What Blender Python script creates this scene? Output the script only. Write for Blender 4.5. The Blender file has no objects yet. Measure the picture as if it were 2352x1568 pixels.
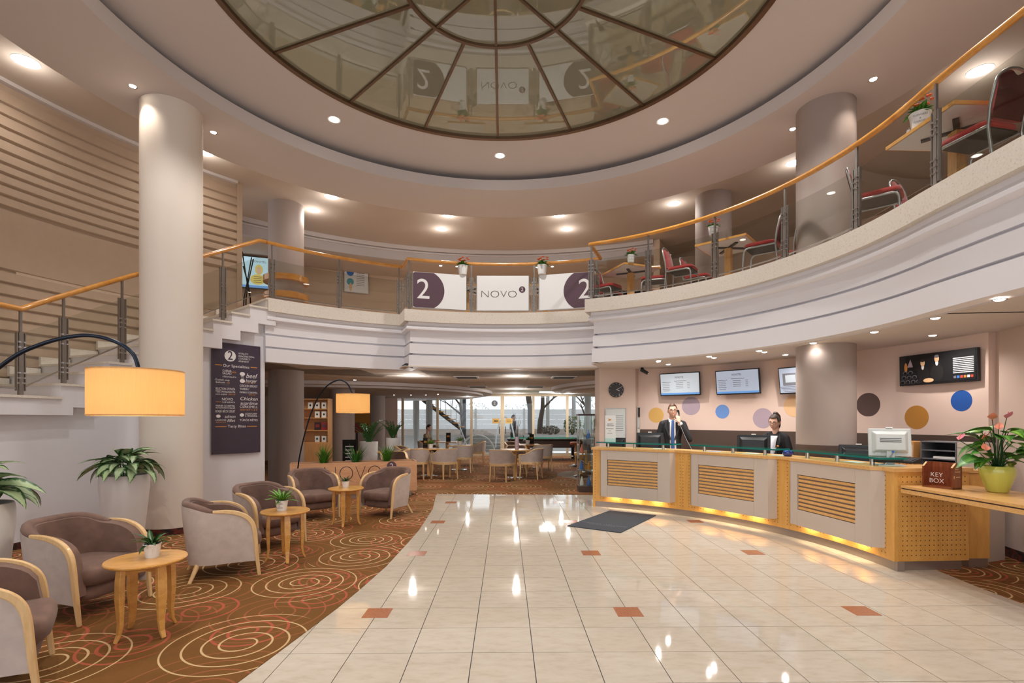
import bpy, bmesh, math, random
from mathutils import Vector, Matrix, Euler
random.seed(7)
sc = bpy.context.scene
COL = sc.collection
PI = math.pi
R_ = math.radians

# ---------------------------------------------------------------- camera, sky, exposure
F, HZ, CAMH = 1170.0, 963.0, 1.545          # focal length (px), horizon row, camera height
cam_d = bpy.data.cameras.new('camera')
cam = bpy.data.objects.new('camera', cam_d)
COL.objects.link(cam)
cam.location = (0, 0, CAMH)
cam.rotation_euler = (PI / 2, 0, 0)
cam_d.sensor_width = 36.0
cam_d.lens = F / 2352 * 36.0
cam_d.shift_y = (HZ - 784) / 2352
cam_d.clip_start = 0.05
cam_d.clip_end = 300
sc.camera = cam

world = bpy.data.worlds.new('overcast_sky')
sc.world = world
world.use_nodes = True
WN = world.node_tree
WN.nodes['Background'].inputs[0].default_value = (0.90, 0.95, 1.0, 1)
WN.nodes['Background'].inputs[1].default_value = 1.45

vs = sc.view_settings
sc.display_settings.display_device = 'sRGB'
vs.view_transform = 'Standard'
vs.look = 'None'
vs.gamma = 1.0
vs.exposure = 0.12
vs.use_curve_mapping = False
sc.cycles.use_denoising = True
sc.cycles.use_adaptive_sampling = True
sc.cycles.adaptive_threshold = 0.06
sc.cycles.adaptive_min_samples = 20
sc.cycles.max_bounces = 6
sc.cycles.diffuse_bounces = 3
sc.cycles.glossy_bounces = 3
sc.cycles.transparent_max_bounces = 16
sc.cycles.sample_clamp_indirect = 4.0
LAMP = 1.0                                   # overall gain of the ceiling lamps

# ---------------------------------------------------------------- geometry helpers
CX, CY = -0.18, 5.32                         # centre of the round hall


def pol(th, r, z=0.0):
    t = R_(th)
    return Vector((CX + r * math.sin(t), CY + r * math.cos(t), z))


def ray_arc(px, r):
    """bearing (deg about the hall centre) of the far point at radius r seen in image column px"""
    k = (px - 1176) / F
    a = 1 + k * k
    b = -2 * (CY + k * CX)
    c = CX * CX + CY * CY - r * r
    y = (-b + math.sqrt(max(0, b * b - 4 * a * c))) / (2 * a)
    return math.degrees(math.atan2(k * y - CX, y - CY))


def at(px, py, y):
    return Vector(((px - 1176) / F * y, y, CAMH + (HZ - py) / F * y))


def flo(px, py):
    y = F * CAMH / (py - HZ)
    return Vector(((px - 1176) / F * y, y, 0))


def atz(px, py, z):
    y = F * (z - CAMH) / (HZ - py)
    return Vector(((px - 1176) / F * y, y, z))


class MB:
    def __init__(s):
        s.v, s.f, s.uv = [], [], None

    def add(s, vs_, fs):
        n = len(s.v)
        s.v += [tuple(p) for p in vs_]
        s.f += [tuple(i + n for i in f) for f in fs]
        return s

    def box(s, c, d, rz=0.0, m=None):
        x, y, z = d[0] / 2, d[1] / 2, d[2] / 2
        p = [Vector((sx * x, sy * y, sz * z)) for sz in (-1, 1) for sx, sy in ((-1, -1), (1, -1), (1, 1), (-1, 1))]
        if m is None:
            m = Matrix.Rotation(rz, 3, 'Z') if rz else None
        if m is not None:
            p = [m @ q for q in p]
        c = Vector(c)
        return s.add([q + c for q in p], [(3, 2, 1, 0), (4, 5, 6, 7), (0, 1, 5, 4), (1, 2, 6, 5), (2, 3, 7, 6), (3, 0, 4, 7)])

    def prism(s, poly, z0, z1):
        n = len(poly)
        a = sum(poly[i][0] * poly[(i + 1) % n][1] - poly[(i + 1) % n][0] * poly[i][1] for i in range(n))
        if a < 0:
            poly = poly[::-1]
        vs_ = [(p[0], p[1], z0) for p in poly] + [(p[0], p[1], z1) for p in poly]
        fs = [tuple(range(n - 1, -1, -1)), tuple(range(n, 2 * n))]
        fs += [(i, (i + 1) % n, n + (i + 1) % n, n + i) for i in range(n)]
        return s.add(vs_, fs)

    def lathe(s, prof, c=(0, 0, 0), seg=24, a0=0.0, a1=360.0):
        full = abs(a1 - a0) >= 359.9
        m = seg if full else seg + 1
        vs_, fs = [], []
        for r, z in prof:
            for i in range(m):
                t = R_(a0 + (a1 - a0) * i / seg)
                vs_.append((c[0] + r * math.cos(t), c[1] + r * math.sin(t), c[2] + z))
        for j in range(len(prof) - 1):
            for i in range(seg):
                k = (i + 1) % m
                fs.append((j * m + i, j * m + k, (j + 1) * m + k, (j + 1) * m + i))
        return s.add(vs_, fs)

    def cyl(s, c, r, h, seg=20, r2=None):
        r2 = r if r2 is None else r2
        return s.lathe([(0.0001, 0), (r, 0), (r2, h), (0.0001, h)], c, seg)

    def tube(s, pts, r, seg=8, closed=False, flat=None, up=None):
        """sweep a round (or flat=(w,h) rectangular) section along pts"""
        pts = [Vector(p) for p in pts]
        n = len(pts)
        rs = r if isinstance(r, (list, tuple)) else [r] * n
        tang = []
        for i in range(n):
            a = pts[i - 1] if (i > 0 or closed) else pts[i]
            b = pts[(i + 1) % n] if (i < n - 1 or closed) else pts[i]
            tang.append((b - a).normalized())
        u = Vector(up) if up else (Vector((0, 0, 1)) if abs(tang[0].z) < 0.9 else Vector((1, 0, 0)))
        nrm = (u - tang[0] * u.dot(tang[0])).normalized()
        vs_, fs = [], []
        for i in range(n):
            t = tang[i]
            if up:
                nrm = Vector(up)
            nrm = nrm - t * nrm.dot(t)
            nrm = nrm.normalized() if nrm.length > 1e-6 else Vector((1, 0, 0))
            b = t.cross(nrm)
            if flat:
                w, h = flat
                k = rs[i]
                ring = [nrm * (sx * h / 2 * k) + b * (sy * w / 2 * k) for sx, sy in ((-1, -1), (1, -1), (1, 1), (-1, 1))]
            else:
                ring = [(nrm * math.cos(2 * PI * j / seg) + b * math.sin(2 * PI * j / seg)) * rs[i] for j in range(seg)]
            vs_ += [pts[i] + q for q in ring]
        m = 4 if flat else seg
        for i in range(n if closed else n - 1):
            k = (i + 1) % n
            for j in range(m):
                l = (j + 1) % m
                fs.append((i * m + j, i * m + l, k * m + l, k * m + j))
        if not closed:
            fs.append(tuple(range(m - 1, -1, -1)))
            fs.append(tuple((n - 1) * m + j for j in range(m)))
        return s.add(vs_, fs)

    def arc(s, prof, t0, t1, step=2.5, z0=None):
        """sweep the closed (r, z) outline about the hall centre from bearing t0 to t1"""
        n = max(1, int(math.ceil(abs(t1 - t0) / step)))
        full = abs(t1 - t0) >= 359.9
        m = len(prof)
        vs_, fs = [], []
        cnt = n if full else n + 1
        for i in range(cnt):
            th = t0 + (t1 - t0) * i / n
            for r, z in prof:
                vs_.append(pol(th, r, z))
        for i in range(n):
            k = (i + 1) % cnt
            for j in range(m):
                l = (j + 1) % m
                fs.append((i * m + j, k * m + j, k * m + l, i * m + l))
        if not full:
            fs.append(tuple(range(m)))
            fs.append(tuple(n * m + j for j in range(m - 1, -1, -1)))
        return s.add(vs_, fs)

    def grid(s, fn, nu, nv, closed_u=False):
        vs_, fs = [], []
        mu = nu if closed_u else nu + 1
        for j in range(nv + 1):
            for i in range(mu):
                vs_.append(fn(i / nu, j / nv))
        for j in range(nv):
            for i in range(nu):
                k = (i + 1) % mu
                fs.append((j * mu + i, j * mu + k, (j + 1) * mu + k, (j + 1) * mu + i))
        return s.add(vs_, fs)

    def ball(s, c, r, seg=12, rings=8, sx=1, sy=1, sz=1, m=None):
        vs_, fs = [], []
        c = Vector(c)
        for j in range(rings + 1):
            ph = PI * j / rings
            for i in range(seg):
                t = 2 * PI * i / seg
                p = Vector((r * sx * math.sin(ph) * math.cos(t), r * sy * math.sin(ph) * math.sin(t), -r * sz * math.cos(ph)))
                if m is not None:
                    p = m @ p
                vs_.append(c + p)
        for j in range(rings):
            for i in range(seg):
                k = (i + 1) % seg
                fs.append((j * seg + i, j * seg + k, (j + 1) * seg + k, (j + 1) * seg + i))
        return s.add(vs_, fs)

    def cone(s, p0, r0, p1, r1, seg=14):
        """tapered capsule"""
        p0, p1 = Vector(p0), Vector(p1)
        s.tube([p0, p1], [r0, r1], seg)
        s.ball(p0, r0, seg, 8)
        return s.ball(p1, r1, seg, 8)

    def xf(s, m):
        s.v = [tuple(m @ Vector(p)) for p in s.v]
        return s

    def mesh(s, name, smooth=None):
        me = bpy.data.meshes.new(name)
        me.from_pydata(s.v, [], s.f)
        bm = bmesh.new()
        bm.from_mesh(me)
        bmesh.ops.remove_doubles(bm, verts=bm.verts, dist=1e-5)
        bmesh.ops.recalc_face_normals(bm, faces=bm.faces)
        bm.to_mesh(me)
        bm.free()
        if smooth is not None and len(me.polygons):
            me.polygons.foreach_set('use_smooth', [True] * len(me.polygons))
            me.set_sharp_from_angle(angle=R_(smooth))
        me.update()
        return me


def obj(name, mb, mat=None, parent=None, smooth=None, bevel=0, loc=None, rot=None, kind=None, label=None):
    me = mb.mesh(name, smooth) if isinstance(mb, MB) else mb
    if mat is not None and not me.materials:
        me.materials.append(MAT[mat] if isinstance(mat, str) else mat)
    o = bpy.data.objects.new(name, me)
    COL.objects.link(o)
    if parent is not None:
        o.parent = parent
    if loc is not None:
        o.location = loc
    if rot is not None:
        o.rotation_euler = rot
    if bevel:
        b = o.modifiers.new('bevel', 'BEVEL')
        b.width = bevel
        b.segments = 2
        b.limit_method = 'ANGLE'
        b.angle_limit = R_(40)
    if kind:
        o['kind'] = kind
    if label:
        o['label'] = label
    return o


def tag(o, label, cat, group=None):
    o['label'] = label
    o['category'] = cat
    if group:
        o['group'] = group
    return o


def thing(name, label, cat, loc=(0, 0, 0), rz=0.0, group=None):
    o = bpy.data.objects.new(name, None)
    COL.objects.link(o)
    o.empty_display_size = 0.1
    o.location = loc
    o.rotation_euler = (0, 0, rz)
    return tag(o, label, cat, group)


def struct(name, mb, mat, smooth=None, parent=None, label=None):
    o = obj(name, mb, mat, parent, smooth)
    o['kind'] = 'structure'
    if label:
        o['label'] = label
    return o


def dup(root, loc, rz, label=None, scale=None):
    r = root.copy()
    COL.objects.link(r)
    r.location = loc
    r.rotation_euler = (0, 0, rz)
    if scale:
        r.scale = (scale,) * 3
    if label:
        r['label'] = label
    for ch in list(root.children):
        c = ch.copy()
        COL.objects.link(c)
        c.parent = r
        for g in list(ch.children):
            d = g.copy()
            COL.objects.link(d)
            d.parent = c
    return r


_fcache = {}


def text(s, size, parent=None, mat='print_white', loc=(0, 0, 0), rot=(0, 0, 0), thin=0.0, depth=0.001, align='CENTER',
         shear=0.0, name='lettering', width=None, spacing=1.0):
    cu = bpy.data.curves.new('txt', 'FONT')
    cu.body = s
    cu.size = size
    cu.extrude = depth
    cu.offset = thin
    cu.align_x = align
    cu.align_y = 'CENTER'
    cu.shear = shear
    cu.space_character = spacing
    cu.resolution_u = 8 if size > 0.15 else 3
    to = bpy.data.objects.new('txt', cu)
    me = bpy.data.meshes.new_from_object(to)
    me.name = name
    bpy.data.objects.remove(to)
    bpy.data.curves.remove(cu)
    if width and len(me.vertices):
        xs = [v.co.x for v in me.vertices]
        w = max(xs) - min(xs)
        k = width / w if w > 0 else 1
        for v in me.vertices:
            v.co.x *= k
    me.materials.clear()
    me.materials.append(MAT[mat])
    o = bpy.data.objects.new(name, me)
    COL.objects.link(o)
    o.parent = parent
    o.location = loc
    o.rotation_euler = rot
    return o


# ---------------------------------------------------------------- materials
MAT = {}


def S(r, g, b):
    def c(x):
        x /= 255.0
        return x / 12.92 if x <= 0.04045 else ((x + 0.055) / 1.055) ** 2.4
    return (c(r), c(g), c(b), 1.0)


class NT:
    """tiny node-tree helper"""

    def __init__(s, name):
        m = bpy.data.materials.new(name)
        m.use_nodes = True
        s.m, s.t = m, m.node_tree
        s.bsdf = s.t.nodes['Principled BSDF']
        s.out = s.t.nodes['Material Output']
        MAT[name] = m

    def n(s, typ, **kw):
        nd = s.t.nodes.new(typ)
        for k, v in kw.items():
            setattr(nd, k, v)
        return nd

    def put(s, sock, v):
        if hasattr(v, 'is_output') or isinstance(v, bpy.types.NodeSocket):
            s.t.links.new(v, sock)
        else:
            sock.default_value = v

    def math(s, op, a, b=None, c=None, clamp=False):
        nd = s.n('ShaderNodeMath', operation=op, use_clamp=clamp)
        s.put(nd.inputs[0], a)
        if b is not None:
            s.put(nd.inputs[1], b)
        if c is not None:
            s.put(nd.inputs[2], c)
        return nd.outputs[0]

    def mix(s, f, a, b):
        nd = s.n('ShaderNodeMix', data_type='RGBA')
        s.put(nd.inputs[0], f)
        s.put(nd.inputs[6], a)
        s.put(nd.inputs[7], b)
        return nd.outputs[2]

    def coord(s, which='Object'):
        return s.n('ShaderNodeTexCoord').outputs[which]

    def mapping(s, vec, scale=(1, 1, 1), loc=(0, 0, 0), rot=(0, 0, 0)):
        nd = s.n('ShaderNodeMapping')
        s.put(nd.inputs[0], vec)
        nd.inputs[1].default_value = loc
        nd.inputs[2].default_value = rot
        nd.inputs[3].default_value = scale
        return nd.outputs[0]

    def noise(s, vec, scale, detail=3.0, rough=0.55, out=0):
        nd = s.n('ShaderNodeTexNoise')
        s.put(nd.inputs['Vector'], vec)
        nd.inputs['Scale'].default_value = scale
        nd.inputs['Detail'].default_value = detail
        nd.inputs['Roughness'].default_value = rough
        return nd.outputs[out]

    def ramp(s, f, stops):
        nd = s.n('ShaderNodeValToRGB')
        s.put(nd.inputs[0], f)
        e = nd.color_ramp.elements
        while len(e) < len(stops):
            e.new(0.5)
        for el, (p, c) in zip(e, stops):
            el.position = p
            el.color = c
        return nd.outputs[0]

    def bump(s, h, strength=0.2, dist=0.01):
        nd = s.n('ShaderNodeBump')
        nd.inputs['Strength'].default_value = strength
        nd.inputs['Distance'].default_value = dist
        s.put(nd.inputs['Height'], h)
        s.put(s.bsdf.inputs['Normal'], nd.outputs[0])

    def set(s, **kw):
        names = dict(color='Base Color', rough='Roughness', metal='Metallic', spec='Specular IOR Level', coat='Coat Weight',
                     coatr='Coat Roughness', emit='Emission Color', es='Emission Strength', trans='Transmission Weight',
                     sheen='Sheen Weight', ior='IOR', alpha='Alpha', sub='Subsurface Weight')
        for k, v in kw.items():
            s.put(s.bsdf.inputs[names[k]], v)
        return s


def dk(c, k):
    return (c[0] * k, c[1] * k, c[2] * k, 1)


def paint(name, col, rough=0.6, var=0.06, scale=3.0, bump=0.0, bs=60, **kw):
    t = NT(name)
    co = t.coord()
    f = t.noise(co, scale, 2)
    t.set(color=t.mix(f, dk(col, 1 - var), dk(col, 1 + var)), rough=rough, **kw)
    if bump:
        t.bump(t.noise(co, bs, 3), bump, 0.004)
    return t.m


def wood(name, c1, c2, rough=0.4, axis='X', scale=6.0, stretch=9.0, coat=0.0):
    t = NT(name)
    sx = [stretch, stretch, stretch]
    sx['XYZ'.index(axis)] = 1.0
    v = t.mapping(t.coord(), tuple(sx))
    n1 = t.noise(v, scale, 5, 0.6)
    n2 = t.noise(v, scale * 5, 3, 0.6)
    f = t.math('ADD', t.math('MULTIPLY', n1, 0.7), t.math('MULTIPLY', n2, 0.3))
    t.set(color=t.ramp(f, [(0.35, c1), (0.65, c2)]), rough=rough, coat=coat)
    t.bump(f, 0.05, 0.002)
    return t.m


def emit(name, col, strength):
    t = NT(name)
    t.set(color=(0.9, 0.9, 0.9, 1) if strength > 2 else dk(col, 0.25), emit=col, es=strength, rough=0.3)
    t.m.cycles.emission_sampling = 'NONE'       # the lamps themselves carry the light
    return t.m


def glass(name, tint, refl=1.0, rough=0.0):
    t = NT(name)
    tr = t.n('ShaderNodeBsdfTransparent')
    tr.inputs[0].default_value = tint
    gl = t.n('ShaderNodeBsdfGlossy')
    gl.inputs['Roughness'].default_value = rough
    gl.inputs[0].default_value = (refl, refl, refl, 1)
    lw = t.n('ShaderNodeLayerWeight')
    lw.inputs[0].default_value = 0.5
    fr = t.math('MULTIPLY_ADD', t.math('POWER', lw.outputs['Facing'], 5.0), 0.90, 0.035)
    mx = t.n('ShaderNodeMixShader')
    t.t.links.new(fr, mx.inputs[0])
    t.t.links.new(tr.outputs[0], mx.inputs[1])
    t.t.links.new(gl.outputs[0], mx.inputs[2])
    t.t.links.new(mx.outputs[0], t.out.inputs[0])
    return t.m


paint('ceiling_paint', S(214, 204, 200), 0.75, 0.015, 0.6)
paint('ceiling_taupe', S(196, 180, 166), 0.8, 0.03, 0.7, 0.04, 90)
paint('white_paint', S(234, 231, 235), 0.7, 0.015, 0.8)
paint('lounge_ceiling', S(230, 216, 203), 0.85, 0.03, 6, 0.05, 120)
paint('ivory_column', S(232, 219, 206), 0.6, 0.015, 1.2)
paint('taupe_column', S(168, 152, 144), 0.6, 0.02, 1.2)
paint('groove_wall', S(182, 157, 134), 0.85, 0.05, 8, 0.25, 140)
paint('fascia_paint', S(236, 232, 236), 0.6, 0.012, 1.0)
paint('pink_wall', S(232, 204, 190), 0.75, 0.02, 1.5)
paint('pier_paint', S(214, 190, 176), 0.75, 0.02, 1.5)
paint('dado_brown', S(84, 66, 57), 0.6, 0.05, 4)
paint('beige_wall', S(214, 188, 164), 0.8, 0.03, 2)
paint('grey_wall', S(196, 188, 186), 0.8, 0.02, 2)
paint('black_plastic', S(30, 30, 33), 0.35, 0.05, 20)
paint('dark_grey', S(52, 52, 56), 0.5, 0.06, 20)
paint('mid_grey', S(120, 120, 124), 0.5, 0.06, 20)
paint('light_plastic', S(205, 208, 206), 0.4, 0.03, 12)
paint('white_gloss', S(236, 234, 232), 0.3, 0.02, 5)
paint('planter_white', S(226, 220, 216), 0.45, 0.04, 4)
paint('paper', S(236, 234, 228), 0.8, 0.03, 15)
paint('soil', S(60, 44, 34), 0.95, 0.4, 40, 0.8, 60)
paint('print_white', S(240, 236, 236), 0.7, 0.01)
paint('print_orange', S(222, 150, 70), 0.7, 0.02)
paint('print_dark', S(60, 48, 52), 0.7, 0.02)
paint('print_grey', S(112, 112, 120), 0.7, 0.02)
paint('print_blue', S(60, 120, 200), 0.6, 0.02)
paint('print_red', S(200, 70, 50), 0.6, 0.02)
paint('print_yellow', S(238, 206, 90), 0.6, 0.02)
paint('print_teal', S(90, 170, 190), 0.6, 0.02)
paint('plum', S(92, 66, 78), 0.6, 0.03, 8)
paint('banner_white', S(244, 243, 243), 0.55, 0.01)
paint('board_plum', S(70, 60, 76), 0.35, 0.08, 2)
paint('seat_velvet', S(120, 92, 81), 0.85, 0.5, 7, 0.25, 90, sheen=0.12)
paint('shell_fabric', S(202, 187, 178), 0.9, 0.16, 12, 0.2, 160)
paint('red_velvet', S(178, 42, 42), 0.8, 0.2, 12, 0.15, 120, sheen=0.3)
paint('red_back', S(84, 30, 32), 0.8, 0.15, 12)
paint('mat_rubber', S(62, 66, 74), 0.9, 0.12, 60, 0.4, 200)
paint('terracotta', S(178, 112, 78), 0.2, 0.35, 45)
paint('plinth_metal', S(176, 166, 160), 0.32, 0.05, 6, metal=0.75)
paint('laminate_taupe', S(206, 190, 176), 0.45, 0.02, 3)
paint('skin', S(224, 176, 152), 0.5, 0.05, 12, sub=0.05)
paint('hair_brown', S(86, 58, 40), 0.6, 0.3, 60)
paint('hair_dark', S(58, 42, 34), 0.55, 0.3, 60)
paint('suit_charcoal', S(44, 43, 46), 0.85, 0.12, 60)
paint('jacket_black', S(34, 32, 35), 0.8, 0.12, 60)
paint('shirt_white', S(238, 236, 240), 0.8, 0.02, 20)
paint('tie_blue', S(62, 98, 158), 0.6, 0.1, 60)
paint('shirt_olive', S(150, 134, 104), 0.85, 0.08, 30)
paint('trouser_dark', S(40, 40, 46), 0.85, 0.1, 40)
paint('lip', S(190, 104, 96), 0.5, 0.02)
paint('eye_white', S(240, 236, 232), 0.3, 0.01)
paint('pool_green', S(38, 120, 96), 0.9, 0.06, 40)
paint('dark_wood_flat', S(58, 38, 30), 0.4, 0.12, 8)
paint('orange_leather', S(176, 100, 62), 0.5, 0.08, 20)
paint('olive_pot', S(205, 206, 96), 0.12, 0.18, 3, coat=0.6)
paint('blue_glaze', S(36, 52, 130), 0.12, 0.3, 20, coat=0.5)
paint('pot_text', S(150, 150, 156), 0.7, 0.02)
paint('concrete', S(170, 168, 164), 0.9, 0.1, 2, 0.2, 40)
paint('concrete_light', S(214, 214, 214), 0.9, 0.06, 1)
paint('bark', S(70, 58, 50), 0.95, 0.3, 12, 0.7, 30)
paint('paving', S(150, 146, 142), 0.9, 0.1, 3)
paint('ground_soil', S(112, 96, 84), 0.95, 0.3, 3, 0.4, 20)
paint('leaf_shrub', S(110, 120, 76), 0.7, 0.3, 6)
paint('far_foliage', S(120, 112, 100), 0.9, 0.3, 4)
paint('frame_cream', S(214, 192, 160), 0.5, 0.04, 5)
paint('white_metal', S(228, 230, 232), 0.4, 0.02)
paint('steel_grey', S(150, 144, 138), 0.33, 0.05, 20, metal=0.8)
paint('steel', S(190, 188, 184), 0.25, 0.05, 20, metal=1.0)
paint('chrome', S(215, 215, 218), 0.12, 0.02, 20, metal=1.0)
paint('alu', S(190, 192, 194), 0.33, 0.04, 20, metal=0.85)
paint('lamp_tube', S(34, 42, 56), 0.25, 0.1, 20, metal=0.6)
paint('bronze', S(120, 96, 78), 0.35, 0.1, 15, metal=0.85)
paint('dark_void', S(24, 20, 18), 0.9, 0.05)
paint('decal_ochre', S(226, 178, 100), 0.7, 0.02)
paint('decal_lilac', S(180, 160, 172), 0.7, 0.02)
paint('decal_blue', S(110, 150, 214), 0.7, 0.02)
paint('decal_brown', S(92, 68, 64), 0.7, 0.02)
paint('decal_gold', S(190, 130, 54), 0.7, 0.02)
paint('decal_navy', S(34, 88, 172), 0.7, 0.02)
paint('decal_peach', S(236, 192, 146), 0.7, 0.02)
paint('petal_pink', S(214, 120, 140), 0.5, 0.15, 12)
paint('petal_coral', S(222, 132, 104), 0.5, 0.15, 12)
paint('flower_orange', S(226, 104, 58), 0.6, 0.15, 12)
paint('book_red', S(150, 44, 48), 0.5, 0.2, 8)
paint('book_dark', S(60, 40, 44), 0.5, 0.2, 8)
wood('beech', S(214, 158, 92), S(232, 182, 116), 0.38, 'X', 5, 9, 0.15)
wood('beech_z', S(214, 158, 92), S(232, 182, 116), 0.38, 'Z', 5, 9, 0.15)
wood('beech_pale', S(222, 180, 124), S(238, 202, 150), 0.4, 'Z', 5, 9, 0.1)
wood('table_wood', S(214, 152, 74), S(236, 178, 98), 0.3, 'X', 4, 7, 0.3)
wood('rail_wood', S(200, 132, 52), S(224, 160, 80), 0.22, 'X', 3, 2, 0.4)
wood('slat_wood', S(216, 160, 92), S(236, 184, 116), 0.4, 'X', 4, 9, 0.1)
wood('counter_wood', S(220, 158, 76), S(236, 180, 98), 0.4, 'Z', 3, 6, 0.1)
wood('planter_wood', S(206, 152, 112), S(222, 172, 132), 0.45, 'X', 3, 8, 0.0)
wood('key_wood', S(120, 58, 30), S(160, 86, 48), 0.4, 'Z', 5, 9, 0.2)
wood('shelf_wood', S(212, 150, 86), S(228, 170, 106), 0.45, 'Z', 4, 8, 0.0)
glass('rail_glass', (0.90, 0.91, 0.89, 1))
glass('window_glass', (0.93, 0.95, 0.95, 1))
glass('case_glass', (0.95, 0.98, 0.97, 1))
glass('acrylic', (0.97, 0.93, 0.91, 1))
glass('counter_glass', (0.74, 0.90, 0.87, 1))
paint('glass_edge', S(26, 120, 112), 0.08, 0.1, 8)
emit('lamp_white', (1.0, 0.95, 0.84, 1), 14.0)
emit('spot_glow', (1.0, 0.90, 0.76, 1), 22.0)
emit('panel_light', (0.95, 0.98, 1.0, 1), 8.0)
emit('led_warm', (1.0, 0.72, 0.36, 1), 10.0)
emit('screen_white', (0.86, 0.92, 0.98, 1), 0.45)
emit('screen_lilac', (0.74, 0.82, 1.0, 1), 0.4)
emit('screen_blue', (0.18, 0.42, 0.86, 1), 0.6)
emit('screen_yellow', (0.95, 0.75, 0.2, 1), 0.5)
emit('screen_skin', (0.9, 0.6, 0.42, 1), 0.5)
emit('screen_cyan', (0.62, 0.88, 1.0, 1), 0.6)


def coping_mat():
    t = NT('coping_stone')
    co = t.coord()
    f = t.noise(co, 55, 4, 0.7)
    c = t.ramp(f, [(0.30, S(196, 182, 166)), (0.42, S(226, 215, 202)), (0.8, S(236, 227, 217))])
    t.set(color=c, rough=0.7)
    t.bump(f, 0.1, 0.003)


def tile_mat():
    t = NT('floor_tile')
    co = t.coord()
    ob = t.n('ShaderNodeObjectInfo').outputs['Random']
    v = t.n('ShaderNodeVectorMath', operation='ADD')
    t.put(v.inputs[0], co)
    cmb = t.n('ShaderNodeCombineXYZ')
    t.put(cmb.inputs[0], t.math('MULTIPLY', ob, 37.0))
    t.put(cmb.inputs[1], t.math('MULTIPLY', ob, 91.0))
    t.put(v.inputs[1], cmb.outputs[0])
    vv = t.mapping(v.outputs[0], (3, 7, 1), rot=(0, 0, 0.6))
    f = t.noise(vv, 2.2, 6, 0.65)
    base = t.ramp(f, [(0.30, S(202, 187, 168)), (0.5, S(214, 201, 184)), (0.75, S(220, 209, 194))])
    c = t.mix(t.math('MULTIPLY', ob, 0.16), base, S(198, 184, 165))
    t.set(color=c, rough=0.05, spec=0.42)


def carpet_mat():
    t = NT('carpet_swirl')
    co = t.coord()
    fib = t.noise(co, 160, 3, 0.7)
    blot = t.noise(co, 1.3, 2)
    base = t.mix(blot, S(114, 76, 16), S(142, 90, 30))
    base = t.mix(t.math('MULTIPLY', fib, 0.45), base, S(72, 42, 10))

    def layer(cell, off, turns, width, rmax, rand, col, base, sgn):
        v = t.mapping(co, (1 / cell, 1 / cell, 0), off)
        vo = t.n('ShaderNodeTexVoronoi', voronoi_dimensions='2D', feature='F1')
        t.put(vo.inputs['Vector'], v)
        vo.inputs['Scale'].default_value = 1.0
        vo.inputs['Randomness'].default_value = rand
        d = t.n('ShaderNodeVectorMath', operation='SUBTRACT')
        t.put(d.inputs[0], v)
        t.put(d.inputs[1], vo.outputs['Position'])
        sp = t.n('ShaderNodeSeparateXYZ')
        t.put(sp.inputs[0], d.outputs[0])
        ln = t.n('ShaderNodeVectorMath', operation='LENGTH')
        t.put(ln.inputs[0], d.outputs[0])
        r = ln.outputs['Value']
        sc_ = t.n('ShaderNodeSeparateColor')
        t.put(sc_.inputs[0], vo.outputs['Color'])
        ang = t.math('ARCTAN2', sp.outputs[1], sp.outputs[0])
        a = t.math('ADD', t.math('MULTIPLY', ang, sgn / (2 * PI)), t.math('MULTIPLY', sc_.outputs[0], 3.0))
        warp = t.math('POWER', r, 0.8)
        ph = t.math('FRACT', t.math('ADD', t.math('MULTIPLY', warp, turns), a))
        tri = t.math('ABSOLUTE', t.math('SUBTRACT', ph, 0.5))
        w = t.math('MULTIPLY_ADD', r, -width * 1.0, width)
        line = t.math('LESS_THAN', tri, w)
        inn = t.math('MULTIPLY', t.math('LESS_THAN', r, rmax), t.math('GREATER_THAN', r, 0.07))
        k = t.math('MULTIPLY', t.math('MULTIPLY', line, inn), 0.85)
        return t.mix(k, base, col)
    c = layer(0.95, (0.13, 0.4, 0), 8.0, 0.09, 0.62, 0.7, S(160, 92, 54), base, 1)
    c = layer(0.80, (0.55, 0.1, 0), 7.0, 0.13, 0.40, 0.75, S(186, 88, 64), c, -1)
    c = layer(1.05, (0.0, 0.0, 0), 9.0, 0.085, 0.50, 0.6, S(222, 190, 142), c, 1)
    t.set(color=c, rough=0.95)
    t.bump(fib, 0.5, 0.004)
    # skirting strip of the same weave, darker
    t2 = NT('carpet_skirting')
    v = t2.mapping(t2.coord(), (6, 6, 9))
    f = t2.noise(v, 1.5, 4)
    t2.set(color=t2.ramp(f, [(0.45, S(48, 30, 24)), (0.58, S(110, 46, 34)), (0.64, S(60, 36, 28))]), rough=0.9)


def leaf_mats():
    def lm(name, dark, light, band, noise_s):
        t = NT(name)
        uv = t.n('ShaderNodeUVMap').outputs[0]
        sp = t.n('ShaderNodeSeparateXYZ')
        t.put(sp.inputs[0], uv)
        x = t.math('ABSOLUTE', t.math('SUBTRACT', sp.outputs[0], 0.5))
        nz = t.noise(t.mapping(uv, (3, 9, 1)), noise_s, 3)
        f = t.math('SUBTRACT', t.math('MULTIPLY_ADD', nz, 0.5, x), band)
        k = t.math('MULTIPLY', f, 9.0, clamp=True)
        mid = t.math('LESS_THAN', x, 0.03)
        c = t.mix(k, light, dark)
        c = t.mix(t.math('MULTIPLY', mid, 0.6), c, S(150, 176, 120))
        t.set(color=c, rough=0.38)
    lm('leaf_variegated', S(44, 88, 42), S(172, 192, 146), 0.50, 1.6)
    lm('leaf_green', S(52, 108, 34), S(92, 148, 52), 0.35, 2.5)
    lm('leaf_dark', S(30, 70, 32), S(58, 104, 48), 0.35, 2.5)
    lm('leaf_bright', S(74, 128, 34), S(134, 182, 62), 0.35, 2.5)


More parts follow.
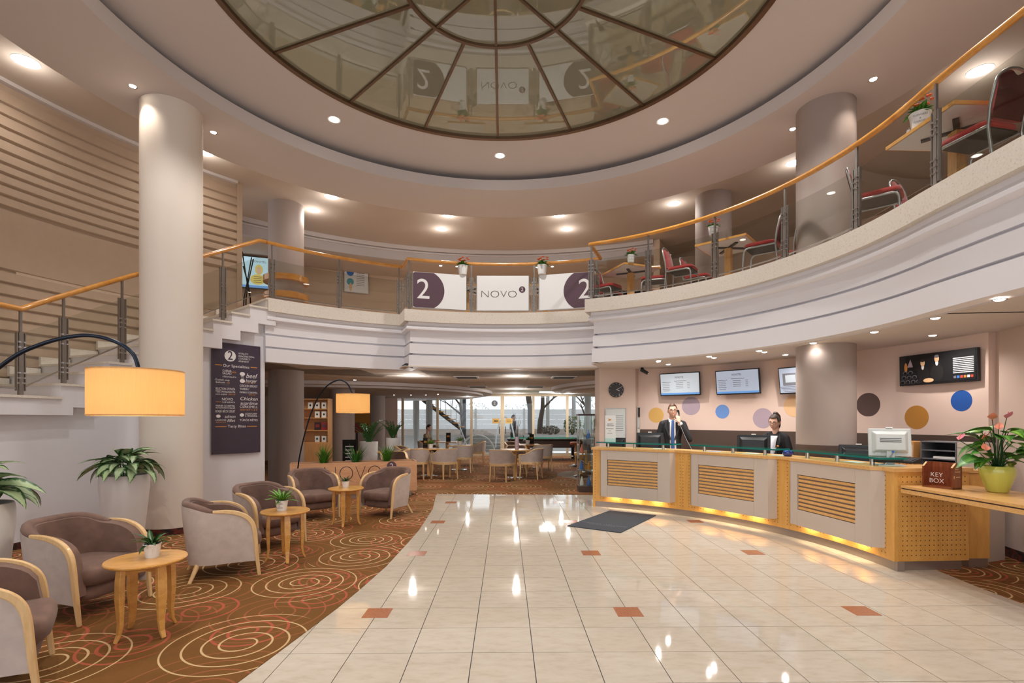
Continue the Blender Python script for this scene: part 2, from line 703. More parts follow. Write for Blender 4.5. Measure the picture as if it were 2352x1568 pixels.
def shade_mat():
    t = NT('lamp_shade')
    co = t.coord()
    v = t.mapping(co, (60, 60, 3))
    f = t.noise(v, 2.0, 3)
    col = t.mix(f, S(232, 204, 156), S(240, 216, 172))
    di = t.n('ShaderNodeBsdfDiffuse')
    tl = t.n('ShaderNodeBsdfTranslucent')
    t.put(di.inputs[0], col)
    t.put(tl.inputs[0], col)
    mx = t.n('ShaderNodeMixShader')
    mx.inputs[0].default_value = 0.6
    t.t.links.new(di.outputs[0], mx.inputs[1])
    t.t.links.new(tl.outputs[0], mx.inputs[2])
    t.t.links.new(mx.outputs[0], t.out.inputs[0])


def skylight_mat():
    t = NT('skylight_glass')
    di, tl, gl = t.n('ShaderNodeBsdfDiffuse'), t.n('ShaderNodeBsdfTranslucent'), t.n('ShaderNodeBsdfGlossy')
    di.inputs[0].default_value = S(150, 142, 122)
    tl.inputs[0].default_value = S(166, 158, 138)
    gl.inputs['Roughness'].default_value = 0.015
    gl.inputs[0].default_value = (0.95, 0.95, 0.92, 1)
    m1, m2 = t.n('ShaderNodeMixShader'), t.n('ShaderNodeMixShader')
    m1.inputs[0].default_value = 0.62
    t.t.links.new(di.outputs[0], m1.inputs[1])
    t.t.links.new(tl.outputs[0], m1.inputs[2])
    lw = t.n('ShaderNodeLayerWeight')
    lw.inputs[0].default_value = 0.5
    fr = t.math('MULTIPLY_ADD', t.math('POWER', lw.outputs['Facing'], 4.0), 0.7, 0.15)
    t.t.links.new(fr, m2.inputs[0])
    t.t.links.new(m1.outputs[0], m2.inputs[1])
    t.t.links.new(gl.outputs[0], m2.inputs[2])
    t.t.links.new(m2.outputs[0], t.out.inputs[0])


coping_mat()
tile_mat()
carpet_mat()
leaf_mats()
shade_mat()
skylight_mat()

ORD = ['first', 'second', 'third', 'fourth', 'fifth', 'sixth', 'seventh', 'eighth', 'ninth', 'tenth', 'eleventh', 'twelfth']
# ================================================================ the setting
Z_SLAB, Z_SOFFIT, Z_LOUNGE, Z_RING, Z_MAIN, Z_SKY = 3.70, 2.56, 2.60, 5.85, 6.20, 6.15
Z_UP = 3.69
R_LEFT, R_MID, R_RIGHT = 5.60, 5.03, 4.15
TH_STAIR, TH_L, TH_R, TH_END = -48.2, -21.9, 22.1, 96.0


def edge_path(extra=0.0):
    """plan of the balcony edge, left to right"""
    p = []
    for i in range(19):
        p.append((TH_STAIR + (TH_L - TH_STAIR) * i / 18, R_LEFT))
    for i in range(31):
        p.append((TH_L + (TH_R - TH_L) * i / 30, R_MID))
    for i in range(41):
        p.append((TH_R + (TH_END - TH_R) * i / 40, R_RIGHT))
    p = [pol(t, r) for t, r in p]
    return p + [Vector((p[-1].x - 0.012, y, 0)) for y in (4.4, 3.6, 2.6, 1.4, 0.0, -1.5, -3.2)]     # runs on straight past the camera


def offset_path(path, d):
    """mitred offset to the left of travel (away from the hall centre)"""
    out = []
    n = len(path)
    for i in range(n):
        a = (path[i] - path[i - 1]).normalized() if i > 0 else None
        b = (path[i + 1] - path[i]).normalized() if i < n - 1 else None
        if a is None:
            a = b
        if b is None:
            b = a
        na, nb = Vector((-a.y, a.x, 0)), Vector((-b.y, b.x, 0))
        m = (na + nb).normalized()
        out.append(path[i] + m * (d / max(0.3, m.dot(na))))
    return out


def sweep(path, prof):
    """prof: closed list of (offset, z)"""
    mb = MB()
    m, n = len(prof), len(path)
    cols = [offset_path(path, d) for d, z in prof]
    vs_ = []
    for i in range(n):
        for j, (d, z) in enumerate(prof):
            vs_.append((cols[j][i].x, cols[j][i].y, z))
    fs = []
    for i in range(n - 1):
        for j in range(m):
            l = (j + 1) % m
            fs.append((i * m + j, (i + 1) * m + j, (i + 1) * m + l, i * m + l))
    fs.append(tuple(range(m)))
    fs.append(tuple((n - 1) * m + j for j in range(m - 1, -1, -1)))
    return mb.add(vs_, fs)


# ---- floors
TW, TROT = 0.4015, 0.012
g0 = Vector((-1.075, 4.169, 0))
ex, ey = Vector((math.cos(TROT), math.sin(TROT), 0)), Vector((-math.sin(TROT), math.cos(TROT), 0))
CARPET_EDGE = [(-1.57, 10.57), (-1.46, 9.6), (-1.37, 8.79), (-1.335, 8.01), (-1.30, 7.15), (-1.305, 6.39), (-1.325, 5.34), (-1.385, 4.59),
               (-1.43, 4.165), (-1.50, 3.69), (-1.61, 2.99), (-1.78, 2.2), (-2.1, 1.0), (-2.6, -0.5), (-3.4, -3.0)]


def carpet_x(y):
    e = CARPET_EDGE
    for (x0, y0), (x1, y1) in zip(e, e[1:]):
        if y1 <= y <= y0:
            return x0 + (x1 - x0) * (y - y0) / (y1 - y0)
    return -99


floor = struct('floor', MB().box((-1.0, 9.25, -0.06), (20, 25.5, 0.108)), 'dark_grey')
tile_me = MB().box((0, 0, -0.003), (TW - 0.0055, TW - 0.0055, 0.006)).mesh('tile')
tile_me.materials.append(MAT['floor_tile'])
near = MB()
for j in range(-18, 17):
    for i in range(-6, 15):
        c = g0 + ex * ((i + 0.5) * TW) + ey * ((j + 0.5) * TW)
        if c.y > 10.75 or c.x > 4.75 + (0.1 if c.y < 4 else 0):
            continue
        if c.x + TW * 0.55 < min(carpet_x(c.y - TW / 2), carpet_x(c.y + TW / 2)) or c.y > 10.57 + TW * 0.5:
            continue
        if (Vector((c.x - CX, c.y - CY, 0))).length > 4.5 and c.x > 1.2 and 5.75 < c.y < 9.3:
            continue
        if c.y < 2.55:
            near.box((c.x, c.y, -0.003), (TW - 0.0055, TW - 0.0055, 0.006), TROT)
            continue
        o = bpy.data.objects.new('tile', tile_me)
        COL.objects.link(o)
        o.parent = floor
        o.location = c
        o.rotation_euler = (0, 0, TROT)
obj('tile_field', near, 'floor_tile', floor, kind='stuff')
inset_me = MB().box((0, 0, 0.0002), (0.203, 0.203, 0.0016)).mesh('inset_tile')
inset_me.materials.append(MAT['terracotta'])
for j in range(4):
    for i in range(3):
        base = g0 + ex * ((0, 5 * TW, 3.893)[i]) + ey * (-0.1 + 4.5 * TW * j)
        if (Vector((base.x - CX, base.y - CY, 0))).length > 3.9 and base.x > 1:
            continue
        o = obj('inset_tile', inset_me, None, floor, loc=base, rot=(0, 0, TROT), label='terracotta inset tile')

cp = [(x, y) for x, y in CARPET_EDGE[::-1]]
cp += [(0.0, 10.50), (1.75, 10.45), (2.3, 10.3), (5.2, 10.3), (5.2, 21.45), (-9.2, 21.45), (-9.2, -3.0)]
struct('floor_carpet_lounge', MB().prism(cp, -0.012, 0.004), 'carpet_swirl')
rc = [(4.36, 5.28), (4.30, 4.7), (4.28, 4.2), (4.34, 3.4), (4.5, 2.2), (5.2, -3), (8.4, -3), (8.4, 10.28), (1.76, 10.28), (2.6, 9.0), (3.6, 7.6), (4.15, 6.3)]
struct('floor_carpet_reception', MB().prism(rc, -0.012, 0.003), 'carpet_swirl')
struct('floor_gallery', MB().arc([(R_LEFT + 0.05, 3.55), (R_LEFT + 0.05, Z_UP), (10.8, Z_UP), (10.8, 3.55)], -48.2, TH_L)
       .arc([(R_MID + 0.05, 3.55), (R_MID + 0.05, Z_UP), (10.8, Z_UP), (10.8, 3.55)], TH_L, TH_R)
       .arc([(R_RIGHT + 0.05, 3.55), (R_RIGHT + 0.05, Z_UP), (10.8, Z_UP), (10.8, 3.55)], TH_R, TH_END)
       .prism([(4.0, 4.886), (10.6, 4.886), (10.6, -3.2), (4.0, -3.2)], 3.55, Z_UP)
       .arc([(7.0, 3.55), (7.0, Z_UP), (10.8, Z_UP), (10.8, 3.55)], -75, -48.2), 'beige_wall')

# ---- ceilings
struct('ceiling_main', MB().arc([(5.50, Z_MAIN), (5.50, Z_MAIN + 0.1), (11.2, Z_MAIN + 0.1), (11.2, Z_MAIN)], 0, 360, 3), 'ceiling_taupe', 30)
struct('ceiling_ring', MB().arc([(4.25, Z_RING), (4.25, 6.04), (4.37, 6.04), (4.37, 6.00), (5.50, 6.00), (5.50, Z_MAIN), (5.55, Z_MAIN), (5.55, Z_RING)], 0, 360, 2.5), 'ceiling_paint', 30)
struct('ceiling_disc', MB().arc([(3.06, Z_SKY), (3.06, Z_SKY + 0.12), (5.2, Z_SKY + 0.12), (5.2, Z_SKY)], 0, 360, 2.5), 'ceiling_paint', 30)

# ---- skylight: sixteen outer panes, eight inner ones
sky = thing('skylight', 'round tinted glass skylight with radiating bronze bars in the ceiling', 'skylight', (CX, CY, Z_SKY))
RI, RO = 1.0, 3.04
mid = Matrix.Translation((-CX, -CY, -Z_SKY))


def wedge(r0, r1, t0, t1, z0, z1, n=4):
    return MB().arc([(max(r0, 0.001), z0), (max(r0, 0.001), z1), (r1, z1), (r1, z0)], t0, t1, (t1 - t0) / n).xf(mid)


SPOKE = 22.5
SOFF = -1.0
for k in range(16):
    a = SOFF + k * SPOKE
    obj('pane', wedge(RI, RO, a, a + SPOKE, Z_SKY + 0.03, Z_SKY + 0.045), 'skylight_glass', sky)
    m = MB().tube([pol(a, RI, Z_SKY + 0.02), pol(a, RO, Z_SKY + 0.02)], 1, flat=(0.035, 0.03)).xf(mid)
    obj('glazing_bar', m, 'bronze', sky)
for k in range(8):
    a = SOFF + k * 45
    obj('pane', wedge(0, RI, a, a + 45, Z_SKY + 0.03, Z_SKY + 0.045), 'skylight_glass', sky)
    obj('glazing_bar', MB().tube([pol(a, 0.02, Z_SKY + 0.02), pol(a, RI, Z_SKY + 0.02)], 1, flat=(0.03, 0.03)).xf(mid), 'bronze', sky)
obj('inner_ring', MB().arc([(RI - 0.02, Z_SKY), (RI - 0.02, Z_SKY + 0.04), (RI + 0.02, Z_SKY + 0.04), (RI + 0.02, Z_SKY)], 0, 360, 5).xf(mid), 'bronze', sky, 30)
obj('outer_frame', MB().arc([(RO - 0.02, Z_SKY - 0.015), (RO - 0.02, Z_SKY + 0.05), (RO + 0.045, Z_SKY + 0.05), (RO + 0.045, Z_SKY - 0.015)], 0, 360, 3).xf(mid), 'bronze', sky, 30)

# ---- balcony edge: stone coping over a stepped white fascia
EP = edge_path()
bal = thing('balcony', 'curved white gallery edge with stepped bands and speckled cream coping', 'balcony', (0, 0, 0))
obj('coping', sweep(EP, [(-0.06, 3.47), (-0.06, 3.70), (0.26, 3.70), (0.26, 3.47)]), 'coping_stone', bal, 30)
obj('moulding', sweep(EP, [(0.03, 3.47), (0.03, 3.42), (-0.015, 3.36), (-0.015, 3.325), (0.03, 3.30), (0.22, 3.30), (0.22, 3.47)]), 'fascia_paint', bal, 30)
for z0, z1, d in ((3.088, 3.30, 0.075), (2.855, 3.052, 0.060), (2.575, 2.82, 0.045)):
    obj('fascia_band', sweep(EP, [(d, z0), (d, z1), (0.24, z1), (0.24, z0)]), 'fascia_paint', bal, 30)
obj('backing', sweep(EP, [(0.125, 2.60), (0.125, 3.34), (0.23, 3.34), (0.23, 2.60)]), 'fascia_paint', bal, 30)

# ---- grooved stair wall: curved boards with shadow gaps
wl = struct('wall_left', MB().arc([(7.02, 0.0), (7.02, 6.2), (7.2, 6.2), (7.2, 0.0)], -128, -48.2), 'groove_wall', 30)


def plank(z0, z1, t0=-128.0, t1=-48.2):
    o = obj('board', MB().arc([(7.0, z0 + 0.012), (6.985, z0 + 0.024), (6.998, z1), (7.03, z1), (7.03, z0)], t0, t1), 'groove_wall', wl, 30)
    return o


zs = [6.05, 5.86, 5.70, 5.53, 5.37, 5.20, 5.04, 4.90, 4.75, 4.60, 4.45]
for a, b in zip(zs, zs[1:]):
    plank(b + 0.02, a)
plank(3.60, 4.43)
zs = [3.575, 3.40, 3.23, 3.06, 2.90, 2.74, 2.57, 2.41, 2.25, 2.09, 1.93, 1.77]
for a, b in zip(zs, zs[1:]):
    plank(b + 0.02, a)
struct('trim_1', MB().arc([(6.93, 6.15), (6.93, 6.2), (7.03, 6.2), (7.03, 6.15)], -128, -48.2), 'ceiling_paint', 30)
# wall of the stair hall end towards the gallery
struct('wall_stair_end', MB().prism([tuple(pol(-48.2, 6.98)[:2]), tuple(pol(-48.2, 7.2)[:2]), tuple(pol(-47.4, 7.2)[:2]), tuple(pol(-47.4, 6.98)[:2])], 0.0, 6.2), 'groove_wall')

# ---- stairs
st = thing('staircase', 'curved stone staircase rising behind the ivory column to the gallery', 'staircase', tuple(pol(-80, 6.2, 0)))
smx = Matrix.Translation(-Vector(st.location))
NR, RISE = 11, (3.70 - 1.83) / 11
TH0, DTH = -78.9, 3.07
for k in range(NR - 1):
    t0, t1 = TH0 + k * DTH, TH0 + (k + 1) * DTH
    z = 1.83 + (k + 1) * RISE
    obj('tread', MB().arc([(5.57, z - 0.03), (5.57, z), (6.98, z), (6.98, z - 0.03)], t0 - 0.15, t1 + 0.1, 1.0).xf(smx), 'coping_stone', st)
    obj('step_block', MB().arc([(5.60, z - 0.30), (5.60, z - 0.03), (6.98, z - 0.03), (6.98, z - 0.30)], t0 + 0.1, t1 + 1.55, 1.2).xf(smx), 'fascia_paint', st)
    obj('wall_skirting', MB().arc([(6.94, z), (6.94, z + 0.11), (6.99, z + 0.11), (6.99, z)], t0 - 0.1, t1 - 0.1, 1.6).xf(smx), 'coping_stone', st)
obj('landing', MB().arc([(5.57, 1.80), (5.57, 1.83), (6.98, 1.83), (6.98, 1.80)], -98, TH0 + 0.1, 2).xf(smx), 'coping_stone', st)
obj('landing_slab', MB().arc([(5.60, 1.60), (5.60, 1.80), (6.98, 1.80), (6.98, 1.60)], -98, TH0 + 1.6, 2).xf(smx), 'fascia_paint', st)
obj('top_tread', MB().arc([(5.57, 3.672), (5.57, 3.702), (6.98, 3.702), (6.98, 3.672)], TH0 + 10 * DTH - 0.2, -47.0, 1).xf(smx), 'coping_stone', st)
obj('top_block', MB().arc([(5.61, 3.40), (5.61, 3.67), (6.98, 3.67), (6.98, 3.40)], TH0 + 10 * DTH, -47.2, 1).xf(smx), 'fascia_paint', st)

# wall below the stairs
mb = MB()
n = 60
ths = [-112 + (-48.0 + 112) * i / n for i in range(n + 1)]


def under(th):
    k = (th - TH0 - 1.55) / DTH
    if k < 0:
        return 1.62
    return min(3.42, 1.83 + (math.floor(k) + 1) * RISE - 0.10)


vs_, fs = [], []
for th in ths:
    z = under(th)
    for r in (5.74, 5.86):
        vs_ += [pol(th, r, 0), pol(th, r, z)]
for i in range(n):
    a, b = i * 4, (i + 1) * 4
    fs += [(a, b, b + 1, a + 1), (a + 2, a + 3, b + 3, b + 2), (a + 1, b + 1, b + 3, a + 3)]
fs += [(0, 1, 3, 2), (n * 4, n * 4 + 2, n * 4 + 3, n * 4 + 1)]
mb.add(vs_, fs)
struct('wall_under_stairs', mb, 'white_paint', 30)
struct('baseboard_left', MB().arc([(5.725, 0.0), (5.725, 0.085), (5.74, 0.085), (5.74, 0.0)], -112, -48.0), 'carpet_skirting', 30)

# ---- columns
def column(label, x, y, r, z0, z1, mat, dado=None, skirt=None):
    t = thing('column', label, 'column', (x, y, z0))
    obj('shaft', MB().lathe([(0.001, 0), (r, 0), (r, z1 - z0), (0.001, z1 - z0)], (0, 0, 0), 64), mat, t, 40)
    if dado:
        obj('dado', MB().lathe([(r, 0), (r + 0.008, 0), (r + 0.008, dado), (r, dado)], (0, 0, 0), 64), 'dado_brown', t, 40)
    if skirt:
        obj('skirting', MB().lathe([(r, 0), (r + 0.012, 0), (r + 0.012, skirt), (r, skirt)], (0, 0, 0), 64), 'carpet_skirting', t, 40)
    return t


column('tall ivory column at the foot of the stairs on the left', -4.74, 7.10, 0.372, 0, 5.86, 'ivory_column', skirt=0.09)
column('tall taupe column rising through the gallery behind the reception desk', 4.345, 7.06, 0.36, 0, 5.86, 'taupe_column', dado=1.2)
col2 = column('taupe column with two wooden shelf rings beside the stair head', -4.92, 11.1, 0.36, 0, 6.21, 'taupe_column')
column('taupe column on the gallery behind the red chairs', 4.21, 10.65, 0.36, 3.69, 6.21, 'taupe_column')
column('lower lounge column beside the bookcase', -5.10, 15.3, 0.36, 0, 2.61, 'taupe_column')
column('farthest lounge column next to the window wall', -5.2, 19.4, 0.36, 0, 2.61, 'taupe_column')
for z0, lab in ((4.50, 'upper'), (4.13, 'lower')):
    obj('shelf_ring', MB().lathe([(0.36, 0), (0.46, 0), (0.46, 0.12), (0.36, 0.12)], (0, 0, z0), 48), 'rail_wood', col2, 40)

# ---- lounge ceiling, reception soffit
def rect_r(th, x0=-9.2, x1=5.2, y1=21.6):
    s, c = math.sin(R_(th)), math.cos(R_(th))
    r = 99
    if s > 1e-6:
        r = min(r, (x1 - CX) / s)
    if s < -1e-6:
        r = min(r, (x0 - CX) / s)
    if c > 1e-6:
        r = min(r, (y1 - CY) / c)
    return r


def sector(t0, t1, rin, z0, z1, rfun, step=2.0):
    mb = MB()
    n = int((t1 - t0) / step) + 1
    vs_, fs = [], []
    for i in range(n + 1):
        th = t0 + (t1 - t0) * i / n
        for r in (rin, rfun(th)):
            vs_ += [pol(th, r, z0), pol(th, r, z1)]
    for i in range(n):
        a, b = i * 4, (i + 1) * 4
        fs += [(a, a + 2, b + 2, b), (a + 1, b + 1, b + 3, a + 3), (a, b, b + 1, a + 1), (a + 2, a + 3, b + 3, b + 2)]
    return mb.add(vs_, fs)


lc = struct('ceiling_lounge', sector(-60, TH_L, 5.75, Z_LOUNGE + 0.012, Z_LOUNGE + 0.06, rect_r), 'dark_grey')
me2 = sector(TH_L, 36, 5.16, Z_LOUNGE + 0.012, Z_LOUNGE + 0.06, rect_r)
struct('ceiling_lounge_middle', me2, 'dark_grey')
panel_me = MB().box((0, 0, 0), (1.194, 1.194, 0.012)).mesh('panel')
panel_me.materials.append(MAT['lounge_ceiling'])
for j in range(10):
    for i in range(12):
        x, y = -8.6 + i * 1.2, 10.1 + j * 1.2
        o = bpy.data.objects.new('panel', panel_me)
        rr = math.hypot(x - CX, y - CY)
        tt = math.degrees(math.atan2(x - CX, y - CY))
        lim = (R_LEFT if tt < TH_L else R_MID) + 0.14
        near_r = min(math.hypot(x + sx - CX, y + sy - CY) for sx in (-.6, .6) for sy in (-.6, .6))
        if near_r < lim or y > 21.2 or x > 4.7:
            bpy.data.objects.remove(o)
            continue
        COL.objects.link(o)
        o.parent = lc
        o.location = (x, y, Z_LOUNGE + 0.006)
struct('ceiling_lounge_edge', MB().arc([(5.16, Z_LOUNGE), (5.16, Z_LOUNGE + 0.011), (7.3, Z_LOUNGE + 0.011), (7.3, Z_LOUNGE)], TH_L - 0.5, 31)
       .arc([(5.7, Z_LOUNGE), (5.7, Z_LOUNGE + 0.011), (7.9, Z_LOUNGE + 0.011), (7.9, Z_LOUNGE)], -47.2, TH_L - 0.5)
       .arc([(5.06, Z_LOUNGE - 0.012), (5.06, Z_LOUNGE + 0.011), (5.75, Z_LOUNGE + 0.011), (5.75, Z_LOUNGE - 0.012)], TH_L + 0.35, TH_R - 0.4), 'lounge_ceiling')
struct('ceiling_reception', MB().arc([(R_RIGHT + 0.22, Z_SOFFIT), (R_RIGHT + 0.22, Z_SOFFIT + 0.06), (8.2, Z_SOFFIT + 0.06), (8.2, Z_SOFFIT)], TH_R, TH_END)
       .prism([(4.17, 4.9), (8.2, 4.5), (8.2, -3.2), (4.17, -3.2)], Z_SOFFIT, Z_SOFFIT + 0.06), 'ceiling_paint', 30)

# dropped curved bulkheads in the lounge ceiling
for nm, c, r in (('trim_2', (-6.5, 19.3), 5.75), ('trim_3', (6.3, 16.6), 5.0)):
    mb = MB()
    mb.lathe([(0.01, 2.44), (r - 0.35, 2.44), (r - 0.35, 2.50), (r, 2.50), (r, 2.595), (0.01, 2.595)], (c[0], c[1], 0), 72)
    struct(nm, mb, 'ceiling_paint', 30)

# ---- reception back wall, piers, right wall
RW = 5.75
wr = struct('wall_right', MB().arc([(RW, 1.345), (RW, Z_SOFFIT), (RW + 0.15, Z_SOFFIT), (RW + 0.15, 1.345)], 28, 84), 'pink_wall', 30)
struct('wall_right_dado', MB().arc([(RW - 0.012, 0), (RW - 0.012, 1.345), (RW + 0.15, 1.345), (RW + 0.15, 0)], 28, 84), 'dado_brown', 30)
struct('wall_pier', MB().prism([(1.75, 10.2), (2.47, 10.2), (2.62, 10.45), (2.62, 10.75), (1.75, 10.75)], 0, 2.58), 'pier_paint')
p0, p1 = Vector((5.72, 6.28, 0)), Vector((5.30, 4.60, 0))
d = (p0 - p1).normalized()
nn = Vector((d.y, -d.x, 0))
pts = [p0, p1 - d * 5.0, p1 - d * 5.0 + nn * 0.3, p0 + nn * 0.3]
struct('wall_right_pier', MB().prism([(q.x, q.y) for q in pts], 0, Z_SOFFIT), 'pier_paint')
q = [p0 - nn * 0.012, p1 - d * 5.0 - nn * 0.012, p1 - d * 5.0, p0]
struct('baseboard_right', MB().prism([(k.x, k.y) for k in q], 0, 0.11), 'carpet_skirting')

# ---- lounge outer walls and the window wall
YW = 21.5
struct('wall_lounge_left', MB().box((-9.25, 14, 1.3), (0.1, 15.2, 2.62)), 'beige_wall')
struct('wall_lounge_right', MB().box((5.25, 15.9, 1.3), (0.1, 11.2, 2.62)), 'beige_wall')
struct('wall_lounge_end', MB().box((-7.05, YW + 0.05, 1.3), (4.4, 0.1, 2.62)), 'pink_wall')
MUL = [925, 1005, 1083, 1154, 1225, 1303, 1378, 1452]
wx = [(p - 1176) / F * YW for p in MUL]
for k in range(len(wx) - 1):
    w = struct('window_%d' % (k + 1), MB().box(((wx[k] + wx[k + 1]) / 2, YW, 1.30), (wx[k + 1] - wx[k] - 0.05, 0.012, 2.58)), 'window_glass')
    for x in ((wx[k],) if k else (wx[0],)):
        obj('mullion', MB().box((x, YW, 1.30), (0.16 if k == 3 else 0.10, 0.08, 2.60)), 'frame_cream', w)
    obj('sill_rail', MB().box(((wx[k] + wx[k + 1]) / 2, YW, 0.05), (wx[k + 1] - wx[k], 0.09, 0.10)), 'frame_cream', w)
    obj('head_rail', MB().box(((wx[k] + wx[k + 1]) / 2, YW, 2.56), (wx[k + 1] - wx[k], 0.09, 0.07)), 'frame_cream', w)
    if k in (2, 3):
        x = wx[3] + (-0.13 if k == 2 else 0.13)
        obj('door_handle', MB().tube([(x, YW - 0.09, 0.95), (x, YW - 0.09, 1.25)], 0.015), 'dark_grey', w)

# ---- upper gallery: cornice, lowered back ceiling, back wall
struct('trim_4', MB().arc([(8.80, 5.82), (8.80, 6.2), (8.95, 6.2), (8.95, 5.82)], -52, 26), 'grey_wall', 30)
struct('trim_5', MB().arc([(8.72, 6.10), (8.72, 6.2), (8.81, 6.2), (8.81, 6.10)], -52, 26)
       .arc([(8.76, 6.04), (8.76, 6.075), (8.81, 6.075), (8.81, 6.04)], -52, 26), 'ceiling_paint', 30)
struct('ceiling_gallery_back', MB().arc([(8.9, 5.84), (8.9, 5.9), (11.0, 5.9), (11.0, 5.84)], -60, 26), 'ceiling_taupe', 30)
struct('wall_gallery', MB().arc([(10.6, 3.6), (10.6, 6.25), (10.8, 6.25), (10.8, 3.6)], -50, 170), 'beige_wall', 30)
struct('wall_gallery_return', MB().prism([tuple(pol(26, 8.8)[:2]), tuple(pol(26, 10.7)[:2]), tuple(pol(27, 10.7)[:2]), tuple(pol(27, 8.8)[:2])], 3.6, 6.2), 'beige_wall')
# ================================================================ ceiling lamps (each carries its own light)
WARM, NEUT, COOL = (1.0, 0.88, 0.76), (1.0, 0.965, 0.92), (1.0, 0.98, 0.95)


def lamp_light(parent, name, watts, col, size=0.05, angle=150, blend=0.8, loc=(0, 0, -0.03), typ='SPOT'):
    l = bpy.data.lights.new(name, typ)
    l.energy = watts * LAMP
    l.color = col
    l.shadow_soft_size = size
    if typ == 'SPOT':
        l.spot_size = R_(angle)
        l.spot_blend = blend
    o = bpy.data.objects.new(name, l)
    COL.objects.link(o)
    o.parent = parent
    o.location = loc
    return o


def fitting(name, r, ring_mat, lens_mat, tilt=False):
    ring = MB().lathe([(r, 0.0), (r * 1.28, -0.004), (r * 1.30, 0.004), (r, 0.006)], (0, 0, 0), 24).mesh('trim_ring', 30)
    ring.materials.append(MAT[ring_mat])
    lens = MB().lathe([(0.0005, -0.012), (r * 0.6, -0.010), (r * 0.99, -0.001), (r * 0.99, 0.004)], (0, 0, 0), 24).mesh('lens', 40)
    lens.materials.append(MAT[lens_mat])
    return ring, lens


FIT = {'big': fitting('big', 0.115, 'white_gloss', 'lamp_white'), 'mid': fitting('mid', 0.075, 'white_gloss', 'lamp_white'),
       'lounge': fitting('lounge', 0.09, 'white_gloss', 'lamp_white'), 'spot': fitting('spot', 0.04, 'steel', 'spot_glow'), 'tiny': fitting('tiny', 0.03, 'steel', 'spot_glow')}


def downlight(kind, p, label, group, watts, col, angle=150, size=0.06, blend=0.8):
    nm = 'ceiling_spotlight' if kind in ('spot', 'tiny') else 'ceiling_downlight'
    t = thing(nm, label, 'ceiling light', tuple(p), 0, group)
    ring, lens = FIT[kind]
    obj('trim_ring', ring, None, t)
    obj('lens', lens, None, t)
    if watts and kind in ('lounge', 'big'):
        lamp_light(t, 'bulb', watts, col, size, angle, blend)
        lamp_light(t, 'glow', watts * (0.35 if kind == 'lounge' else 0.16), col, 0.05, loc=(0, 0, -0.20), typ='POINT')
    elif watts:
        lamp_light(t, 'bulb', watts, col, size, angle, blend)
    return t


W1, W2, W3, W4, W5 = 172, 22, 34, 55, 18
for k in range(8):
    th = k * 45.0 - 0.5
    if abs(((th + 180) % 360) - 180) > 60:
        lab = 'ceiling downlight round the skylight out of view, %s clockwise' % ORD[k]
    else:
        lab = {0: 'bright downlight below the middle of the skylight rim', 1: 'bright downlight in the skylight surround on the right',
               7: 'bright downlight in the skylight surround on the left'}[k]
    downlight('mid', pol(th, 3.58, Z_SKY), lab, 'downlights around the skylight', W1, NEUT, 128, 0.08, 0.45)
for th, lab in ((-75, 'small steel spot left of the ivory column top'), (-61.6, 'small steel spot right of the ivory column top'),
                (76.6, 'small steel spot right of the taupe column top'), (62.7, 'small steel spot left of the taupe column top'),
                (-98, 'small steel spot on the lowered ceiling ring near the entrance, left'), (98, 'small steel spot on the lowered ceiling ring near the entrance, right')):
    downlight('spot', pol(th, 4.89, Z_RING), lab, 'spots on the lowered ceiling ring', W2, WARM, 120, 0.03)
for th, r, lab in ((-78, 6.28, 'large round downlight above the grooved stair wall'), (-55.5, 6.28, 'large round downlight half hidden behind the ivory column'),
                   (-34, 6.42, 'downlight cut by the ceiling ring above the stair head'), (-11.4, 6.42, 'downlight cut by the ceiling ring, left of centre'),
                   (11.2, 6.42, 'downlight cut by the ceiling ring, right of centre'), (33, 6.75, 'large downlight over the red chairs by the gallery column'),
                   (53.5, 6.6, 'downlight glowing behind the tall taupe column top'), (77, 6.6, 'large round downlight above the nearest red chair'),
                   (-35.2, 7.35, 'downlight glowing right of the shelf-ring column'), (-12.2, 7.3, 'round downlight above the left number two banner'),
                   (12, 7.3, 'round downlight above the right number two banner')):
    downlight('big', pol(th, r, Z_MAIN), lab, 'large gallery downlights', W3, NEUT, 160, 0.1)
for th, lab in ((-11.5, 'star spot at the left end of the gallery soffit'), (-8.6, 'second star spot on the gallery soffit'),
                (5.6, 'third star spot on the gallery soffit'), (8.3, 'star spot at the right end of the gallery soffit')):
    downlight('spot', pol(th, 9.1, 5.84), lab, 'spots in the gallery back soffit', 26, WARM, 140, 0.03)

LL = [('lounge', 948, 862, 'nearest lounge downlight above the planter box'), ('lounge', 1186, 863, 'nearest lounge downlight over the middle tables'),
      ('lounge', 1186, 893, 'lounge downlight halfway to the doors'), ('lounge', 1182, 903, 'farthest lounge downlight over the doors'),
      ('lounge', 1074, 902, 'far lounge downlight left of the doors'), ('lounge', 1305, 893.5, 'lounge downlight over the pool table'),
      ('lounge', 1289, 903, 'farthest lounge downlight right of the doors')]
for k, px, py, lab in LL:
    p = atz(px, py, Z_LOUNGE)
    downlight(k, p, lab, 'lounge downlights', W4, COOL, 165, 0.08)
t = thing('ceiling_light_panel', 'bright rectangular light panel over the pool table', 'ceiling light', tuple(atz(1257, 899, Z_LOUNGE)))
obj('frame', MB().box((0, 0, -0.006), (0.64, 0.64, 0.012)), 'white_metal', t)
obj('diffuser', MB().box((0, 0, -0.014), (0.58, 0.58, 0.006)), 'panel_light', t)
lamp_light(t, 'tube_light', 60, COOL, 0.2, 170, 0.5)
